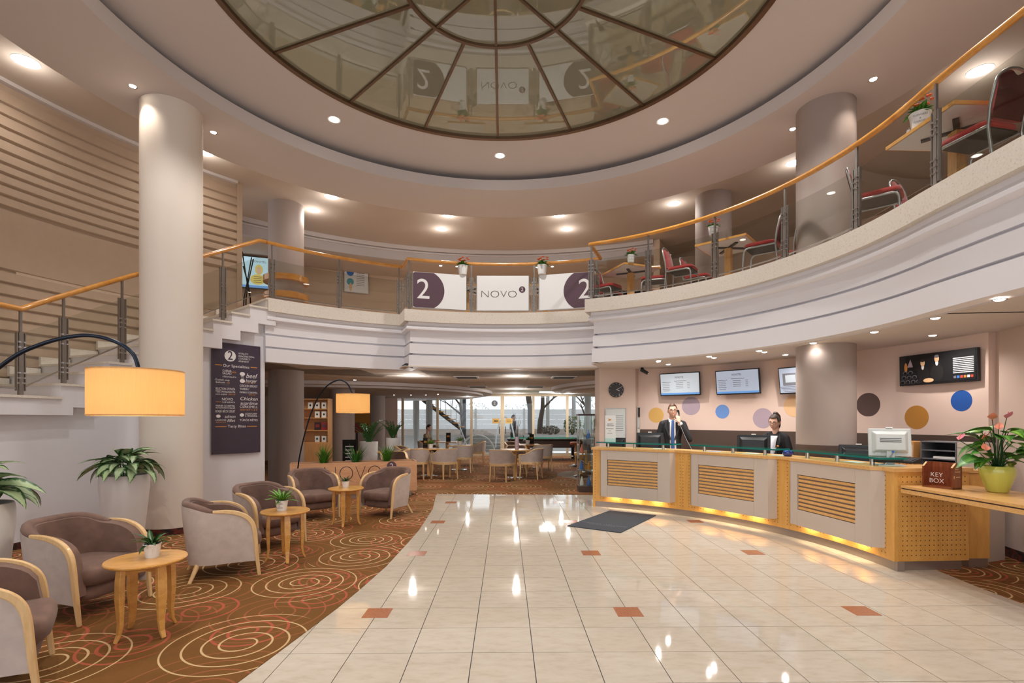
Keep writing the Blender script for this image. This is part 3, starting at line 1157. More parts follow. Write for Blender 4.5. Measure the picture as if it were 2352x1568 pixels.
for px, py, lab in ((1072, 866, 'slotted air diffuser left of the middle lounge lamp'), (1295, 866, 'slotted air diffuser right of the middle lounge lamp'),
                    (1097, 887.5, 'farther slotted air diffuser on the left'), (1229, 887.5, 'farther slotted air diffuser in the middle'),
                    (1307, 887.5, 'farther slotted air diffuser on the right')):
    p = atz(px, py, Z_LOUNGE)
    t = thing('air_diffuser', lab, 'air vent', tuple(p), 0, 'slotted air diffusers in the lounge ceiling')
    obj('frame', MB().box((0, 0, -0.008), (0.60, 0.60, 0.016)), 'white_metal', t)
    for i in range(5):
        obj('slot', MB().box((0, -0.2 + i * 0.1, -0.018), (0.5, 0.05, 0.005)), 'dark_grey', t)
i = 0
for px, py in ((880, 891), (932, 892), (976, 894), (1009, 897), (905, 906.5), (944, 906.5), (978, 906.5), (1006, 905)):
    z = 2.50 if i < 4 else 2.44
    y = F * (z - CAMH) / (HZ - py)
    downlight('tiny', ((px - 1176) / F * y, y, z), 'tiny bulkhead spot above the lounge, %s from the left in the %s row' % (ORD[i % 4], 'upper' if i < 4 else 'lower'),
              'tiny spots in the lounge bulkhead', 14 if i in (0, 2) else 0, WARM, 150, 0.03)
    i += 1
for x, y, lab in ((-5.55, 13.2, 'added unseen spot over the bookcase'), (-4.2, 13.6, 'added unseen spot over the white plant pots')):
    downlight('spot', (x, y, Z_LOUNGE), lab, 'added spots over the lounge corner', 26, WARM, 150, 0.03)  # unseen spots, added to brighten the dark lounge corner
FR = [(1486, 822), (1595, 813), (1707, 801.5), (1827, 785), (1956, 761), (2091, 731), (2255, 690)]
BR = [(1512, 830), (1535, 836.5), (1640, 821), (1756, 808), (1804, 814.5), (2142, 770)]
def clear_edge(p):
    d = Vector((p.x - CX, p.y - CY, 0))
    r = max(d.length, 4.43)
    d = d.normalized() * r
    return Vector((CX + d.x, CY + d.y, p.z))


for i, (px, py) in enumerate(FR):
    downlight('spot', clear_edge(atz(px, py, Z_SOFFIT)), 'recessed spot, %s from the left in the front row over the reception counter' % ORD[i],
              'front row of reception spots', W5 if i != 3 else 4, NEUT, 150, 0.02)
for i, (px, py) in enumerate(BR):
    downlight('spot', atz(px, py, Z_SOFFIT), 'recessed spot, %s from the left in the back row over the reception staff' % ORD[i],
              'back row of reception spots', W5 * 1.6, NEUT, 150, 0.03)
# ================================================================ balustrades
RAIL_DZ = 1.0


def post(parent, th, r, zb, zr, wide=0.045):
    """steel post at bearing th: bar, two clamp strips, bolts"""
    inv = Matrix.Translation(-Vector(parent.location))
    m = Matrix.Rotation(-R_(th), 3, 'Z')
    c = pol(th, r)

    def bx(mb, dx, dy, z0, z1, w, dd):
        mb.box(c + m @ Vector((dx, dy, 0)) + Vector((0, 0, (z0 + z1) / 2)), (w, dd, z1 - z0), m=m)
        return mb
    mb = bx(MB(), 0, 0, zb, zr - 0.28, 0.05, 0.028)
    bx(mb, 0, 0, zr - 0.28, zr - 0.02, 0.026, 0.022)
    o = obj('post', mb.xf(inv), 'steel_grey', parent)
    for s in (-1, 1):
        obj('clamp_strip', bx(MB(), s * wide, 0, zb + 0.05, zr - 0.28, 0.012, 0.03).xf(inv), 'steel_grey', parent)
    bl = MB()
    for s in (-1, 1):
        for z in (0.14, 0.20, 0.26, 0.50, 0.56, 0.62):
            bl.box(c + m @ Vector((s * 0.028, -0.02, 0)) + Vector((0, 0, zb + z)), (0.024, 0.02, 0.018), m=m)
    obj('bolts', bl.xf(inv), 'chrome', o, kind='stuff')


def pane(parent, t0, t1, r, zfun, step=2.0):
    n = max(1, int((t1 - t0) / step))
    vs_, fs = [], []
    for i in range(n + 1):
        th = t0 + (t1 - t0) * i / n
        z = zfun(th)
        for rr in (r - 0.005, r + 0.005):
            vs_ += [pol(th, rr, z - 0.93), pol(th, rr, z - 0.29)]
    for i in range(n):
        a, b = i * 4, (i + 1) * 4
        fs += [(a, b, b + 1, a + 1), (a + 2, a + 3, b + 3, b + 2), (a + 1, b + 1, b + 3, a + 3), (a, a + 2, b + 2, b)]
    fs += [(0, 1, 3, 2), (n * 4, n * 4 + 2, n * 4 + 3, n * 4 + 1)]
    mb = MB().add(vs_, fs).xf(Matrix.Translation(-Vector(parent.location)))
    obj('glass_pane', mb, 'rail_glass', parent, 30)
    lo = [pol(t0 + (t1 - t0) * i / n, r, zfun(t0 + (t1 - t0) * i / n) - 0.935) for i in range(n + 1)]
    obj('edge_strip', MB().tube(lo, 1, flat=(0.02, 0.014)).xf(Matrix.Translation(-Vector(parent.location))), 'steel', parent)


ZR = Z_SLAB + RAIL_DZ
RO_ = 0.02
# gallery handrail (one continuous piece)
gr = thing('gallery_balustrade', 'wood-railed glass balustrade along the curved gallery edge', 'balustrade', tuple(pol(0, R_MID, Z_SLAB)))
inv = Matrix.Translation(-Vector(gr.location))
hp = [Vector((p.x, p.y, ZR)) for p in offset_path(EP, RO_)]
obj('handrail', MB().tube(hp, 0.033, 12).xf(inv), 'rail_wood', gr, 50)


def run(parent, ths, r, zfun, step=2.0, base=None):
    for th in ths:
        post(parent, th, r, (zfun(th) - RAIL_DZ) if base is None else base(th), zfun(th))
    for a, b in zip(ths, ths[1:]):
        k = math.degrees(0.06 / r)
        pane(parent, a + k, b - k, r, zfun, step)


flat_z = lambda th: ZR
rl, rm, rr_ = R_LEFT + RO_, R_MID + RO_, R_RIGHT + RO_
run(gr, [ray_arc(625, rl), ray_arc(779, rl), TH_L - 0.6], rl, flat_z)
run(gr, [TH_L + 0.5, ray_arc(1083, rm), ray_arc(1227, rm), TH_R - 0.6], rm, flat_z)
pr = [TH_R + 0.6] + [ray_arc(p, rr_) for p in (1489, 1642, 1803, 1968, 2150)]
dstep = pr[-1] - pr[-2]
run(gr, [t_ for t_ in pr if t_ < TH_END], rr_, flat_z)
xs_ = EP[-1].x + RO_
last = pol([t_ for t_ in pr if t_ < TH_END][-1], rr_)
ys_ = [last.y] + [y for y in (4.75, 3.72, 2.6, 1.45, 0.3, -0.9, -2.1) if y < last.y - 0.4]
for y in ys_[1:]:
    v = Vector((xs_ - CX, y - CY, 0))
    post(gr, math.degrees(math.atan2(v.x, v.y)), v.length, Z_SLAB, ZR)
for y0, y1 in zip(ys_, ys_[1:]):
    x0 = last.x if y0 == last.y else xs_
    obj('glass_pane', MB().box(((x0 + xs_) / 2, (y0 + y1) / 2, Z_SLAB + 0.39), (0.01, y0 - y1 - 0.12, 0.64), math.atan2(x0 - xs_, y0 - y1) * -1).xf(inv), 'rail_glass', gr)
# panes across the two jogs
for th, r0, r1 in ((TH_L, R_LEFT, R_MID), (TH_R, R_MID, R_RIGHT)):
    a, b = pol(th, r0 - 0.06, 0), pol(th, r1 + 0.10, 0)
    d = (b - a).normalized()
    c = (a + b) / 2
    obj('glass_pane', MB().box((c.x, c.y, Z_SLAB + 0.39), ((b - a).length, 0.01, 0.64), math.atan2(d.y, d.x)).xf(inv), 'rail_glass', gr)

# stair handrail
TA, TB = -83.3, -49.4


def stair_z(th):
    if th <= TA:
        return 2.84
    return 2.84 + (ZR - 2.84) * min(1.0, (th - TA) / (TB - TA))


sr = thing('stair_balustrade', 'wood-railed glass balustrade climbing the curved stairs', 'balustrade', tuple(pol(-80, rl, 1.83)))
inv2 = Matrix.Translation(-Vector(sr.location))
hp = [pol(-112 + (TA + 112) * i / 16, rl, 2.84) for i in range(17)] + [pol(TA + (TB - TA) * i / 20, rl, stair_z(TA + (TB - TA) * i / 20)) for i in range(1, 21)] + [pol(-48.3, rl, ZR)]
obj('handrail', MB().tube(hp, 0.033, 12).xf(inv2), 'rail_wood', sr, 50)


def step_top(th):
    k = math.floor((th - TH0) / DTH)
    return 1.83 if k < 0 else min(3.70, 1.83 + (k + 1) * RISE)


sp = [-100, -91.5, ray_arc(47, rl), ray_arc(146, rl), -70.8, -62.6, ray_arc(512, rl)]
run(sr, sp, rl, stair_z, 2.0, step_top)
k = math.degrees(0.06 / rl)
pane(sr, sp[-1] + k, ray_arc(625, rl) - k, rl, stair_z, 1.0)

# ---- banners hung on the middle balustrade
def banner(label, t0, t1, kind):
    a, b = pol(t0, R_MID - 0.035, 0), pol(t1, R_MID - 0.035, 0)
    w = (b - a).length
    c = (a + b) / 2
    rz = math.atan2(b.y - a.y, b.x - a.x)
    t = thing('banner', label, 'banner', (c.x, c.y, Z_SLAB + 0.045), rz)
    h = 0.70
    obj('sheet', MB().box((0, 0, h / 2), (w, 0.012, h)), 'banner_white', t)
    for s in (-1, 1):
        obj('edge_strip', MB().box((s * (w / 2 + 0.008), 0, h / 2), (0.016, 0.02, h)), 'steel', t)
    obj('bottom_strip', MB().box((0, 0, -0.006), (w, 0.02, 0.012)), 'steel', t)
    yf = -0.0085

    def disc(cx, cz, r, x0, x1, z0, z1, nm='printed_disc'):
        pts = []
        for i in range(64):
            q = 2 * PI * i / 64
            pts.append((min(max(cx + r * math.cos(q), x0), x1), min(max(cz + r * math.sin(q), z0), z1)))
        vs_ = [(p[0], yf, p[1]) for p in pts]
        return obj(nm, MB().add(vs_, [tuple(range(64))]), 'plum', t)
    if kind == 0:
        text('NOVO', 0.2, t, 'print_dark', (-0.08, yf - 0.001, h * 0.46), (PI / 2, 0, 0), -0.005, 0.0008, width=0.68 * w)
        disc(w * 0.375, h * 0.60, 0.065, -9, 9, 0, h)
        text('2', 0.105, t, 'print_white', (w * 0.375, yf - 0.002, h * 0.60), (PI / 2, 0, 0), 0, 0.0008)
    else:
        cx = kind * w * 0.29
        disc(cx, h / 2, h * 0.56, -w / 2, w / 2, 0.005, h - 0.005)
        text('2', 0.56, t, 'print_white', (cx * 1.08, yf - 0.002, h * 0.5), (PI / 2, 0, 0), 0.0, 0.0008)
    return t


e = math.degrees(0.11 / R_MID)
t_a, t_b = ray_arc(1083, rm), ray_arc(1227, rm)
banner('white banner with a plum disc and white figure two at the left of the gallery', TH_L + 0.5 + e * 0.6, t_a - e, -1)
banner('white banner with thin dark lettering and a small plum disc, middle of three', t_a + e, t_b - e, 0)
banner('white banner with a plum disc cut by the right gallery edge', t_b + e, TH_R - 0.8, 1)
# ================================================================ lobby armchairs, tables, lamps, plants
def tub_path(u, hw=0.33, xb=-0.33, xf=0.27, rc=0.26):
    """U-shaped plan, u in 0..1 from the front of one arm round the back to the other"""
    s_arm = xf - (xb + rc)
    s_cor = rc * PI / 2
    s_bk = 2 * (hw - rc)
    L = 2 * s_arm + 2 * s_cor + s_bk
    s = u * L
    if s <= s_arm:
        return Vector((xf - s, -hw, 0)), Vector((0, -1, 0))
    s -= s_arm
    if s <= s_cor:
        a = s / rc
        return Vector((xb + rc - rc * math.sin(a), -hw + rc - rc * math.cos(a), 0)), Vector((-math.sin(a), -math.cos(a), 0))
    s -= s_cor
    if s <= s_bk:
        return Vector((xb, -hw + rc + s, 0)), Vector((-1, 0, 0))
    s -= s_bk
    if s <= s_cor:
        a = PI / 2 - s / rc
        return Vector((xb + rc - rc * math.sin(a), hw - rc + rc * math.cos(a), 0)), Vector((-math.sin(a), math.cos(a), 0))
    s -= s_cor
    return Vector((xb + rc + s, hw, 0)), Vector((0, 1, 0))


def smooth01(x):
    x = min(1, max(0, x))
    return x * x * (3 - 2 * x)


ARM_CURVE = [(-0.08, 0.705), (0.0, 0.70), (0.08, 0.685), (0.15, 0.655), (0.205, 0.61), (0.24, 0.55), (0.258, 0.47), (0.268, 0.36), (0.278, 0.22), (0.290, 0.10), (0.302, 0.0)]


def arm_z(x):
    c = ARM_CURVE
    if x <= c[0][0]:
        return c[0][1] + 0.065 * smooth01((c[0][0] - x) / 0.24)
    for (x0, z0), (x1, z1) in zip(c, c[1:]):
        if x0 <= x <= x1:
            return z0 + (z1 - z0) * (x - x0) / (x1 - x0)
    return 0.3


def make_armchair(name, label):
    t = thing(name, label, 'armchair', group='brown tub armchairs in the lobby')
    nu, nv = 44, 6

    def skin(off, zoff, lo):
        def fn(u, v):
            p, n_ = tub_path(u)
            zt = arm_z(p.x) + zoff
            z = lo + (zt - lo) * v
            k = (z - 0.16) / 0.6
            q = p + n_ * (off - 0.055 * max(0.0, 1 - k) ** 1.3 * (1.0 if p.x < 0.1 else max(0.25, 1 - (p.x - 0.1) * 4)))
            return Vector((q.x, q.y, z))
        return fn
    o_, i_ = skin(0.018, -0.012, 0.16), skin(-0.004, -0.02, 0.16)
    mb = MB().grid(o_, nu, nv).grid(i_, nu, nv)
    for k in range(nu):
        for v in (0, 1):
            mb.add([o_(k / nu, v), o_((k + 1) / nu, v), i_((k + 1) / nu, v), i_(k / nu, v)], [(0, 1, 2, 3)])
    for u in (0, 1):
        for k in range(nv):
            mb.add([o_(u, k / nv), o_(u, (k + 1) / nv), i_(u, (k + 1) / nv), i_(u, k / nv)], [(0, 1, 2, 3)])
    obj('outer_shell', mb, 'shell_fabric', t, 50)
    a_, b_ = skin(-0.004, 0.0, 0.22), skin(-0.075, -0.012, 0.22)
    mb = MB().grid(a_, nu, nv).grid(b_, nu, nv)
    for k in range(nu):
        mb.add([a_(k / nu, 1), a_((k + 1) / nu, 1), b_((k + 1) / nu, 1), b_(k / nu, 1)], [(0, 1, 2, 3)])
    for u in (0, 1):
        for k in range(nv):
            mb.add([a_(u, k / nv), a_(u, (k + 1) / nv), b_(u, (k + 1) / nv), b_(u, k / nv)], [(0, 1, 2, 3)])
    bk = obj('backrest', mb, 'seat_velvet', t, 50)
    # padded roll on the back rim, between the wooden arms
    pts, rs = [], []
    for k in range(27):
        u = 0.205 + 0.59 * k / 26
        p, n_ = tub_path(u)
        q = p + n_ * (-0.022)
        pts.append((q.x, q.y, arm_z(p.x) - 0.006))
        rs.append(0.037 * min(1.0, 0.45 + 0.18 * min(k, 26 - k)))
    obj('rim_roll', MB().tube(pts, rs, 10), 'seat_velvet', t, 60)
    obj('seam', MB().tube([(-0.258, 0, 0.36), (-0.262, 0, 0.55), (-0.272, 0, 0.74), (-0.285, 0, 0.787)], 0.004, 6), 'seat_velvet', bk)
    for s in (-1, 1):
        pts = [(x, s * (0.338 - 0.012 * smooth01((0.55 - z) / 0.5)), z) for x, z in ARM_CURVE]
        pts[0] = (-0.10, s * 0.336, 0.706)
        rs = [0.7, 0.95, 1.05, 1.1, 1.1, 1.1, 1.05, 1.0, 0.95, 0.85, 0.72]
        fp, fr_ = [], []
        for i in range(len(pts) - 1):
            q0, q1, q2, q3 = [Vector(pts[min(max(i + m_, 0), len(pts) - 1)]) for m_ in (-1, 0, 1, 2)]
            for k in range(4):
                w = k / 4
                fp.append(0.5 * ((2 * q1) + (q2 - q0) * w + (2 * q0 - 5 * q1 + 4 * q2 - q3) * w * w + (3 * q1 - q0 - 3 * q2 + q3) * w ** 3))
                fr_.append(rs[i] + (rs[i + 1] - rs[i]) * w)
        fp.append(Vector(pts[-1]))
        fr_.append(rs[-1])
        obj('arm_rail', MB().tube(fp, fr_, flat=(0.040, 0.032), up=(0, s, 0)), 'beech_pale', t, 40, 0.007)
        obj('leg', MB().tube([(-0.20, s * 0.20, 0.20), (-0.285, s * 0.275, 0.0)], [0.026, 0.016], 8), 'beech_pale', t, 50)

    def cushion(z0, z1, x0, x1, w):
        def fn(u, v):
            a = 2 * PI * u
            c, s = math.cos(a), math.sin(a)
            ex_ = 0.35
            x = (x0 + x1) / 2 + (x1 - x0) / 2 * math.copysign(abs(c) ** ex_, c)
            y = w * math.copysign(abs(s) ** ex_, s)
            pr = [(0.0, 0.0), (0.9, 0.0), (0.98, 0.18), (1.0, 0.5), (0.985, 0.8), (0.93, 0.95), (0.6, 1.03), (0.0, 1.05)]
            k, zz = pr[round(v * 7)]
            return Vector(((x0 + x1) / 2 + (x - (x0 + x1) / 2) * k, y * k, z0 + (z1 - z0) * zz))
        return MB().grid(fn, 40, 7, True)
    obj('seat_base', cushion(0.16, 0.285, -0.21, 0.285, 0.265), 'seat_velvet', t, 50)
    obj('seat_cushion', cushion(0.29, 0.435, -0.24, 0.345, 0.278), 'seat_velvet', t, 50)
    return t


arm0 = make_armchair('armchair', 'brown velvet tub armchair nearest the camera, cut by the left frame edge')
arm0.location = (-3.06, 2.90, 0.004)
arm0.rotation_euler = (0, 0, R_(37))
arm0.scale = (1, 1, 0.94)
for (x, y, a, lab) in ((-3.48, 4.14, -6, 'brown velvet tub armchair facing the nearest oval table'),
                       (-2.93, 5.15, 33, 'tub armchair turned away in front of the ivory column'),
                       (-3.02, 6.27, -27, 'brown tub armchair behind the middle table, below the menu board'),
                       (-3.16, 8.06, -52, 'dark brown tub armchair in front of the arc lamp stand and planter box'),
                       (-2.02, 8.27, -117, 'tub armchair at the right end of the planter box')):
    dup(arm0, (x, y, 0.004), R_(a), lab)


def make_table(label):
    t = thing('side_table', label, 'table', group='round beech side tables')
    obj('tabletop', MB().lathe([(0.001, 0.512), (0.23, 0.512), (0.25, 0.522), (0.254, 0.532), (0.25, 0.54), (0.001, 0.54)], (0, 0, 0), 48), 'table_wood', t, 30)
    for k in range(4):
        a = PI / 4 + k * PI / 2
        c, s = math.cos(a), math.sin(a)
        prof = [(0.165, 0.512), (0.172, 0.42), (0.175, 0.30), (0.172, 0.20), (0.170, 0.12), (0.180, 0.05), (0.204, 0.0)]
        rs = [1.15, 1.25, 1.25, 1.05, 0.85, 0.7, 0.55]
        obj('leg', MB().tube([(c * r, s * r, z) for r, z in prof], rs, flat=(0.05, 0.03), up=(c, s, 0)), 'table_wood', t, None, 0.004)
    for k in range(2):
        obj('apron', MB().box((0, 0, 0.48), (0.31, 0.02, 0.06), PI / 4 + k * PI / 2), 'table_wood', t)
    return t


TABS = [(-2.64, 3.68, 20, 'beech side table nearest the camera with a dark leaved plant'), (-2.50, 5.62, 75, 'middle beech side table with a bright green plant'),
        (-2.43, 7.46, 50, 'farthest beech side table, in front of the lettered planter box')]
tb0 = make_table(TABS[0][3])
tb0.location = (TABS[0][0], TABS[0][1], 0.004)
tb0.rotation_euler = (0, 0, R_(TABS[0][2]))
for x, y, a, lab in TABS[1:]:
    dup(tb0, (x, y, 0.004), R_(a), lab)


# ---------------------------------------------------------------- leaves
def leaf_mesh(name, L, W, droop, mat, nseg=7, fold=0.25, tip=0.9, twist=0.0, stalk=0.0):
    """arched blade growing along +X from the origin, curving down by droop"""
    vs_, fs, uvs = [], [], []
    for i in range(nseg + 1):
        v = i / nseg
        w = W * (math.sin(PI * (0.06 + 0.94 * v) ** tip)) * (1 if v < 0.98 else 0.1) if i else W * 0.12
        ang = droop * v
        x = L * (math.sin(ang) / droop if droop else v) if abs(droop) > 1e-3 else L * v
        z = -L * (1 - math.cos(ang)) / droop if abs(droop) > 1e-3 else 0
        for j, k in enumerate((-1, 0, 1)):
            vs_.append((x + stalk, k * w / 2, z + abs(k) * w * fold))
            uvs.append((0.5 + 0.5 * k, v))
    for i in range(nseg):
        a = i * 3
        fs += [(a, a + 3, a + 4, a + 1), (a + 1, a + 4, a + 5, a + 2)]
    me = bpy.data.meshes.new(name)
    me.from_pydata(vs_, [], fs)
    ul = me.uv_layers.new(name='UVMap')
    for lp in me.loops:
        ul.data[lp.index].uv = uvs[lp.vertex_index]
    me.polygons.foreach_set('use_smooth', [True] * len(me.polygons))
    me.materials.append(MAT[mat])
    return me


def put_leaf(parent, me, p, az, el, roll=0.0, s=1.0, name='leaf', label=None):
    o = bpy.data.objects.new(name, me)
    COL.objects.link(o)
    o.parent = parent
    o.location = p
    o.rotation_euler = Euler((roll, -el, az), 'XYZ')
    o.scale = (s, s, s)
    if label:
        o['label'] = label
    return o


AGL = [leaf_mesh('leaf', 0.30, 0.135, 1.5, 'leaf_variegated', 8, 0.15, 0.8), leaf_mesh('leaf', 0.27, 0.125, 1.9, 'leaf_variegated', 8, 0.15, 0.8), leaf_mesh('leaf', 0.33, 0.12, 1.1, 'leaf_variegated', 8, 0.15, 0.8)]


def big_planter(x, y, label, plabel, seed, rmax=0.305, h=0.88):
    t = thing('tall_planter', label, 'planter', (x, y, 0.004))
    prof = [(0.001, 0.0), (0.168, 0.0), (0.176, 0.015), (0.205, 0.25), (0.234, 0.55), (0.25, 0.72), (0.25, 0.82), (0.242, 0.875), (0.236, 0.88), (0.222, 0.875), (0.218, 0.83), (0.001, 0.83)]
    obj('pot', MB().lathe(prof, (0, 0, 0), 48), 'planter_white', t, 40)
    obj('soil', MB().lathe([(0.001, 0.835), (0.217, 0.835)], (0, 0, 0), 32), 'soil', t)
    p = thing('leafy_plant', plabel, 'plant', (x, y, 0.84))
    rnd = random.Random(seed)
    for k in range(46):
        az = k * 2.399 + rnd.uniform(-0.3, 0.3)
        ring = k / 46
        el = 0.95 - 1.0 * ring + rnd.uniform(-0.2, 0.2)
        r0 = 0.02 + 0.16 * ring
        z0 = 0.21 - 0.09 * ring + rnd.uniform(-0.03, 0.04)
        b = Vector((math.cos(az) * r0, math.sin(az) * r0, z0))
        put_leaf(p, AGL[k % 3], b, az, el, rnd.uniform(-0.4, 0.4), rnd.uniform(0.9, 1.25))
    st_ = MB()
    for k in range(9):
        a = k * 2.4
        st_.tube([(0.05 * math.cos(a), 0.05 * math.sin(a), -0.005), (0.06 * math.cos(a), 0.06 * math.sin(a), 0.12), (0.10 * math.cos(a), 0.10 * math.sin(a), 0.22)], 0.007, 5)
    obj('stems', st_, 'leaf_green', p)


big_planter(-4.655, 6.12, 'tall white tapered planter in front of the ivory column', 'variegated leafy plant in the tall planter by the ivory column', 3)
big_planter(-4.22, 3.98, 'tall white planter cut by the left edge of the photo', 'variegated leafy plant at the left edge of the photo', 11)


# ---------------------------------------------------------------- small potted plants
def pot_mesh(r0, r1, h):
    return MB().lathe([(0.001, 0), (r0, 0), (r1 * 0.985, h * 0.93), (r1 * 1.04, h * 0.94), (r1 * 1.04, h), (r1 * 0.94, h), (r1 * 0.9, h * 0.86), (0.001, h * 0.86)], (0, 0, 0), 28)


SM = {'dark': leaf_mesh('leaf', 0.15, 0.034, 1.0, 'leaf_dark', 5), 'bright': leaf_mesh('leaf', 0.15, 0.030, 0.7, 'leaf_bright', 5),
      'kal': leaf_mesh('leaf', 0.085, 0.045, 0.9, 'leaf_green', 4), 'blade': leaf_mesh('leaf', 0.13, 0.022, 0.9, 'leaf_dark', 5)}


def small_plant(p, kind, n, label, plabel, s=1.0, words=('FLOWERS', '&', 'GARDEN'), flowers=False, face=-PI / 2, seed=1):
    t = thing('flower_pot', label, 'plant pot', tuple(p))
    obj('pot', pot_mesh(0.042 * s, 0.056 * s, 0.10 * s), 'white_gloss', t, 40)
    if words:
        for i, w in enumerate(words):
            text(w, 0.017 * s, t, 'pot_text', (math.cos(face) * (0.0552 - 0.0022 * i) * s, math.sin(face) * (0.0552 - 0.0022 * i) * s, (0.07 - 0.019 * i) * s), (PI / 2 - 0.12, 0, face + PI / 2), 0, 0.0004)
    obj('soil', MB().lathe([(0.001, 0.089 * s), (0.051 * s, 0.089 * s)], (0, 0, 0), 20), 'soil', t)
    q = thing('potted_plant', plabel, 'plant', (p[0], p[1], p[2] + 0.09 * s))
    rnd = random.Random(seed)
    for k in range(n):
        az = k * 2.399 + rnd.uniform(-0.3, 0.3)
        el = 1.25 - 1.0 * k / n + rnd.uniform(-0.15, 0.15)
        put_leaf(q, SM[kind], (0.012 * math.cos(az), 0.012 * math.sin(az), 0.0), az, el, rnd.uniform(-0.3, 0.3), s * rnd.uniform(0.8, 1.15))
    if flowers:
        for k in range(9):
            az, r = k * 2.4, 0.02 + 0.022 * (k % 3)
            b = MB()
            for i in range(4):
                a = i * PI / 2
                b.ball((r * math.cos(az) + 0.010 * math.cos(a), r * math.sin(az) + 0.010 * math.sin(a), 0.075 + 0.006 * (k % 3)), 0.009, 6, 4, sz=0.5)
            obj('flower', b.xf(Matrix.Scale(s, 4)), 'flower_orange', q)
    return t


zt = 0.5445
small_plant((-2.62, 3.71, zt), 'dark', 16, 'plain white pot on the nearest side table', 'dark arching plant on the nearest side table', 1.0, None, seed=3)
small_plant((-2.53, 5.60, zt), 'bright', 24, 'white lettered pot on the middle side table', 'bright green plant on the middle side table', 1.15, ('FLOWERS', '&', 'GARDEN'), seed=5)
small_plant((-2.45, 7.50, zt), 'blade', 18, 'small white pot on the farthest side table', 'thin leaved plant on the farthest side table', 0.95, None, seed=8)


# ---------------------------------------------------------------- arc lamps
def arc_lamp(label, base, arc, shade, watts, rtube=0.013):
    t = thing('arc_floor_lamp', label, 'floor lamp', (base[0], base[1], 0.004))
    inv = Matrix.Translation(-Vector(t.location))
    obj('base', MB().lathe([(0.001, 0), (0.16, 0), (0.165, 0.008), (0.16, 0.03), (0.03, 0.035), (0.001, 0.04)], (0, 0, 0), 32), 'lamp_tube', t, 40)
    pts = [Vector(p) for p in arc]
    fine = []
    for i in range(len(pts) - 1):
        p0, p1, p2, p3 = pts[max(i - 1, 0)], pts[i], pts[i + 1], pts[min(i + 2, len(pts) - 1)]
        for k in range(6):
            s = k / 6
            fine.append(0.5 * ((2 * p1) + (p2 - p0) * s + (2 * p0 - 5 * p1 + 4 * p2 - p3) * s * s + (3 * p1 - p0 - 3 * p2 + p3) * s ** 3))
    fine.append(pts[-1])
    obj('arm', MB().tube(fine, rtube, 10).xf(inv), 'lamp_tube', t, 60)
    c, r, z0, z1 = shade
    loc = (c[0] - base[0], c[1] - base[1], 0)
    sh = obj('lamp_shade', MB().lathe([(r, z0), (r, z1), (r - 0.004, z1), (r - 0.004, z0)], loc, 64), 'lamp_shade', t, 40)
    obj('shade_band', MB().lathe([(r + 0.001, z1 - 0.008), (r + 0.001, z1), (r - 0.005, z1), (r - 0.005, z1 - 0.008)], loc, 64)
        .lathe([(r + 0.001, z0), (r + 0.001, z0 + 0.008), (r - 0.005, z0 + 0.008), (r - 0.005, z0)], loc, 64), 'shelf_wood', sh)
    hub = MB().cyl((loc[0], loc[1], z1 - 0.06), 0.02, 0.08, 12)
    for k in range(3):
        a = k * 2 * PI / 3
        hub.tube([(loc[0], loc[1], z1 - 0.01), (loc[0] + (r - 0.003) * math.cos(a), loc[1] + (r - 0.003) * math.sin(a), z1 - 0.01)], 0.003, 5)
    obj('shade_holder', hub, 'lamp_tube', t)
    obj('bulb_globe', MB().ball((loc[0], loc[1], z1 - 0.11), 0.045, 16, 10), 'lamp_white', t, 60)
    lamp_light(t, 'bulb', watts, (1.0, 0.84, 0.60), 0.04, loc=(loc[0], loc[1], z1 - 0.17), typ='POINT')


c1 = at(315, 900, 3.40)
arc_lamp('large arc lamp with glowing amber drum shade over the nearest seats', (-3.98, 3.22, 0),
         [(-3.98, 3.22, 0.03), (-3.93, 3.22, 0.8), (-3.70, 3.25, 1.48), tuple(at(0, 842, 3.28)), tuple(at(90, 792, 3.32)), tuple(at(190, 770, 3.36)), tuple(at(262, 783, 3.38)), tuple(at(305, 812, 3.40)), tuple(at(319, 850, 3.40))],
         ((c1.x, c1.y), 0.268, 1.565, 1.868), 11)
c2 = at(811, 926, 8.62)
arc_lamp('smaller arc lamp with cream drum shade in front of the lettered planter box', (at(679, 1080, 8.78).x, 8.78, 0),
         [(at(679, 1080, 8.78).x, 8.78, 0.03), tuple(at(684, 1075, 8.77)), tuple(at(699, 1000, 8.72)), tuple(at(720, 935, 8.70)), tuple(at(745, 892, 8.66)), tuple(at(775, 873, 8.64)), tuple(at(797, 880, 8.62)), tuple(at(809, 904, 8.62))],
         ((c2.x, c2.y), 0.275, 1.652, 1.972), 9, 0.012)

# ---------------------------------------------------------------- NOVO planter box
pa, pb = Vector((-4.14, 9.49, 0)), Vector((-1.93, 10.33, 0))
dv = (pb - pa).normalized()
Lb = (pb - pa).length
rzp = math.atan2(dv.y, dv.x)
pbx = thing('planter_box', 'long wooden planter box with thin dark lettering between lobby and lounge', 'planter', tuple((pa + pb) / 2), rzp)
obj('plinth', MB().box((0, 0.22, 0.06), (Lb - 0.2, 0.34, 0.11)), 'plinth_metal', pbx)
obj('front_panel', MB().box((0, 0.012, 0.41), (Lb, 0.024, 0.60)), 'planter_wood', pbx)
obj('back_panel', MB().box((0, 0.438, 0.41), (Lb, 0.024, 0.60)), 'planter_wood', pbx)
for s in (-1, 1):
    obj('end_panel', MB().box((s * (Lb / 2 - 0.012), 0.225, 0.41), (0.024, 0.40, 0.60)), 'planter_wood', pbx)
obj('soil', MB().box((0, 0.225, 0.60), (Lb - 0.05, 0.40, 0.12)), 'soil', pbx)
text('NOVO', 0.42, pbx, 'print_dark', (-0.06, -0.001, 0.485), (PI / 2, 0, 0), -0.013, 0.001, width=1.06)
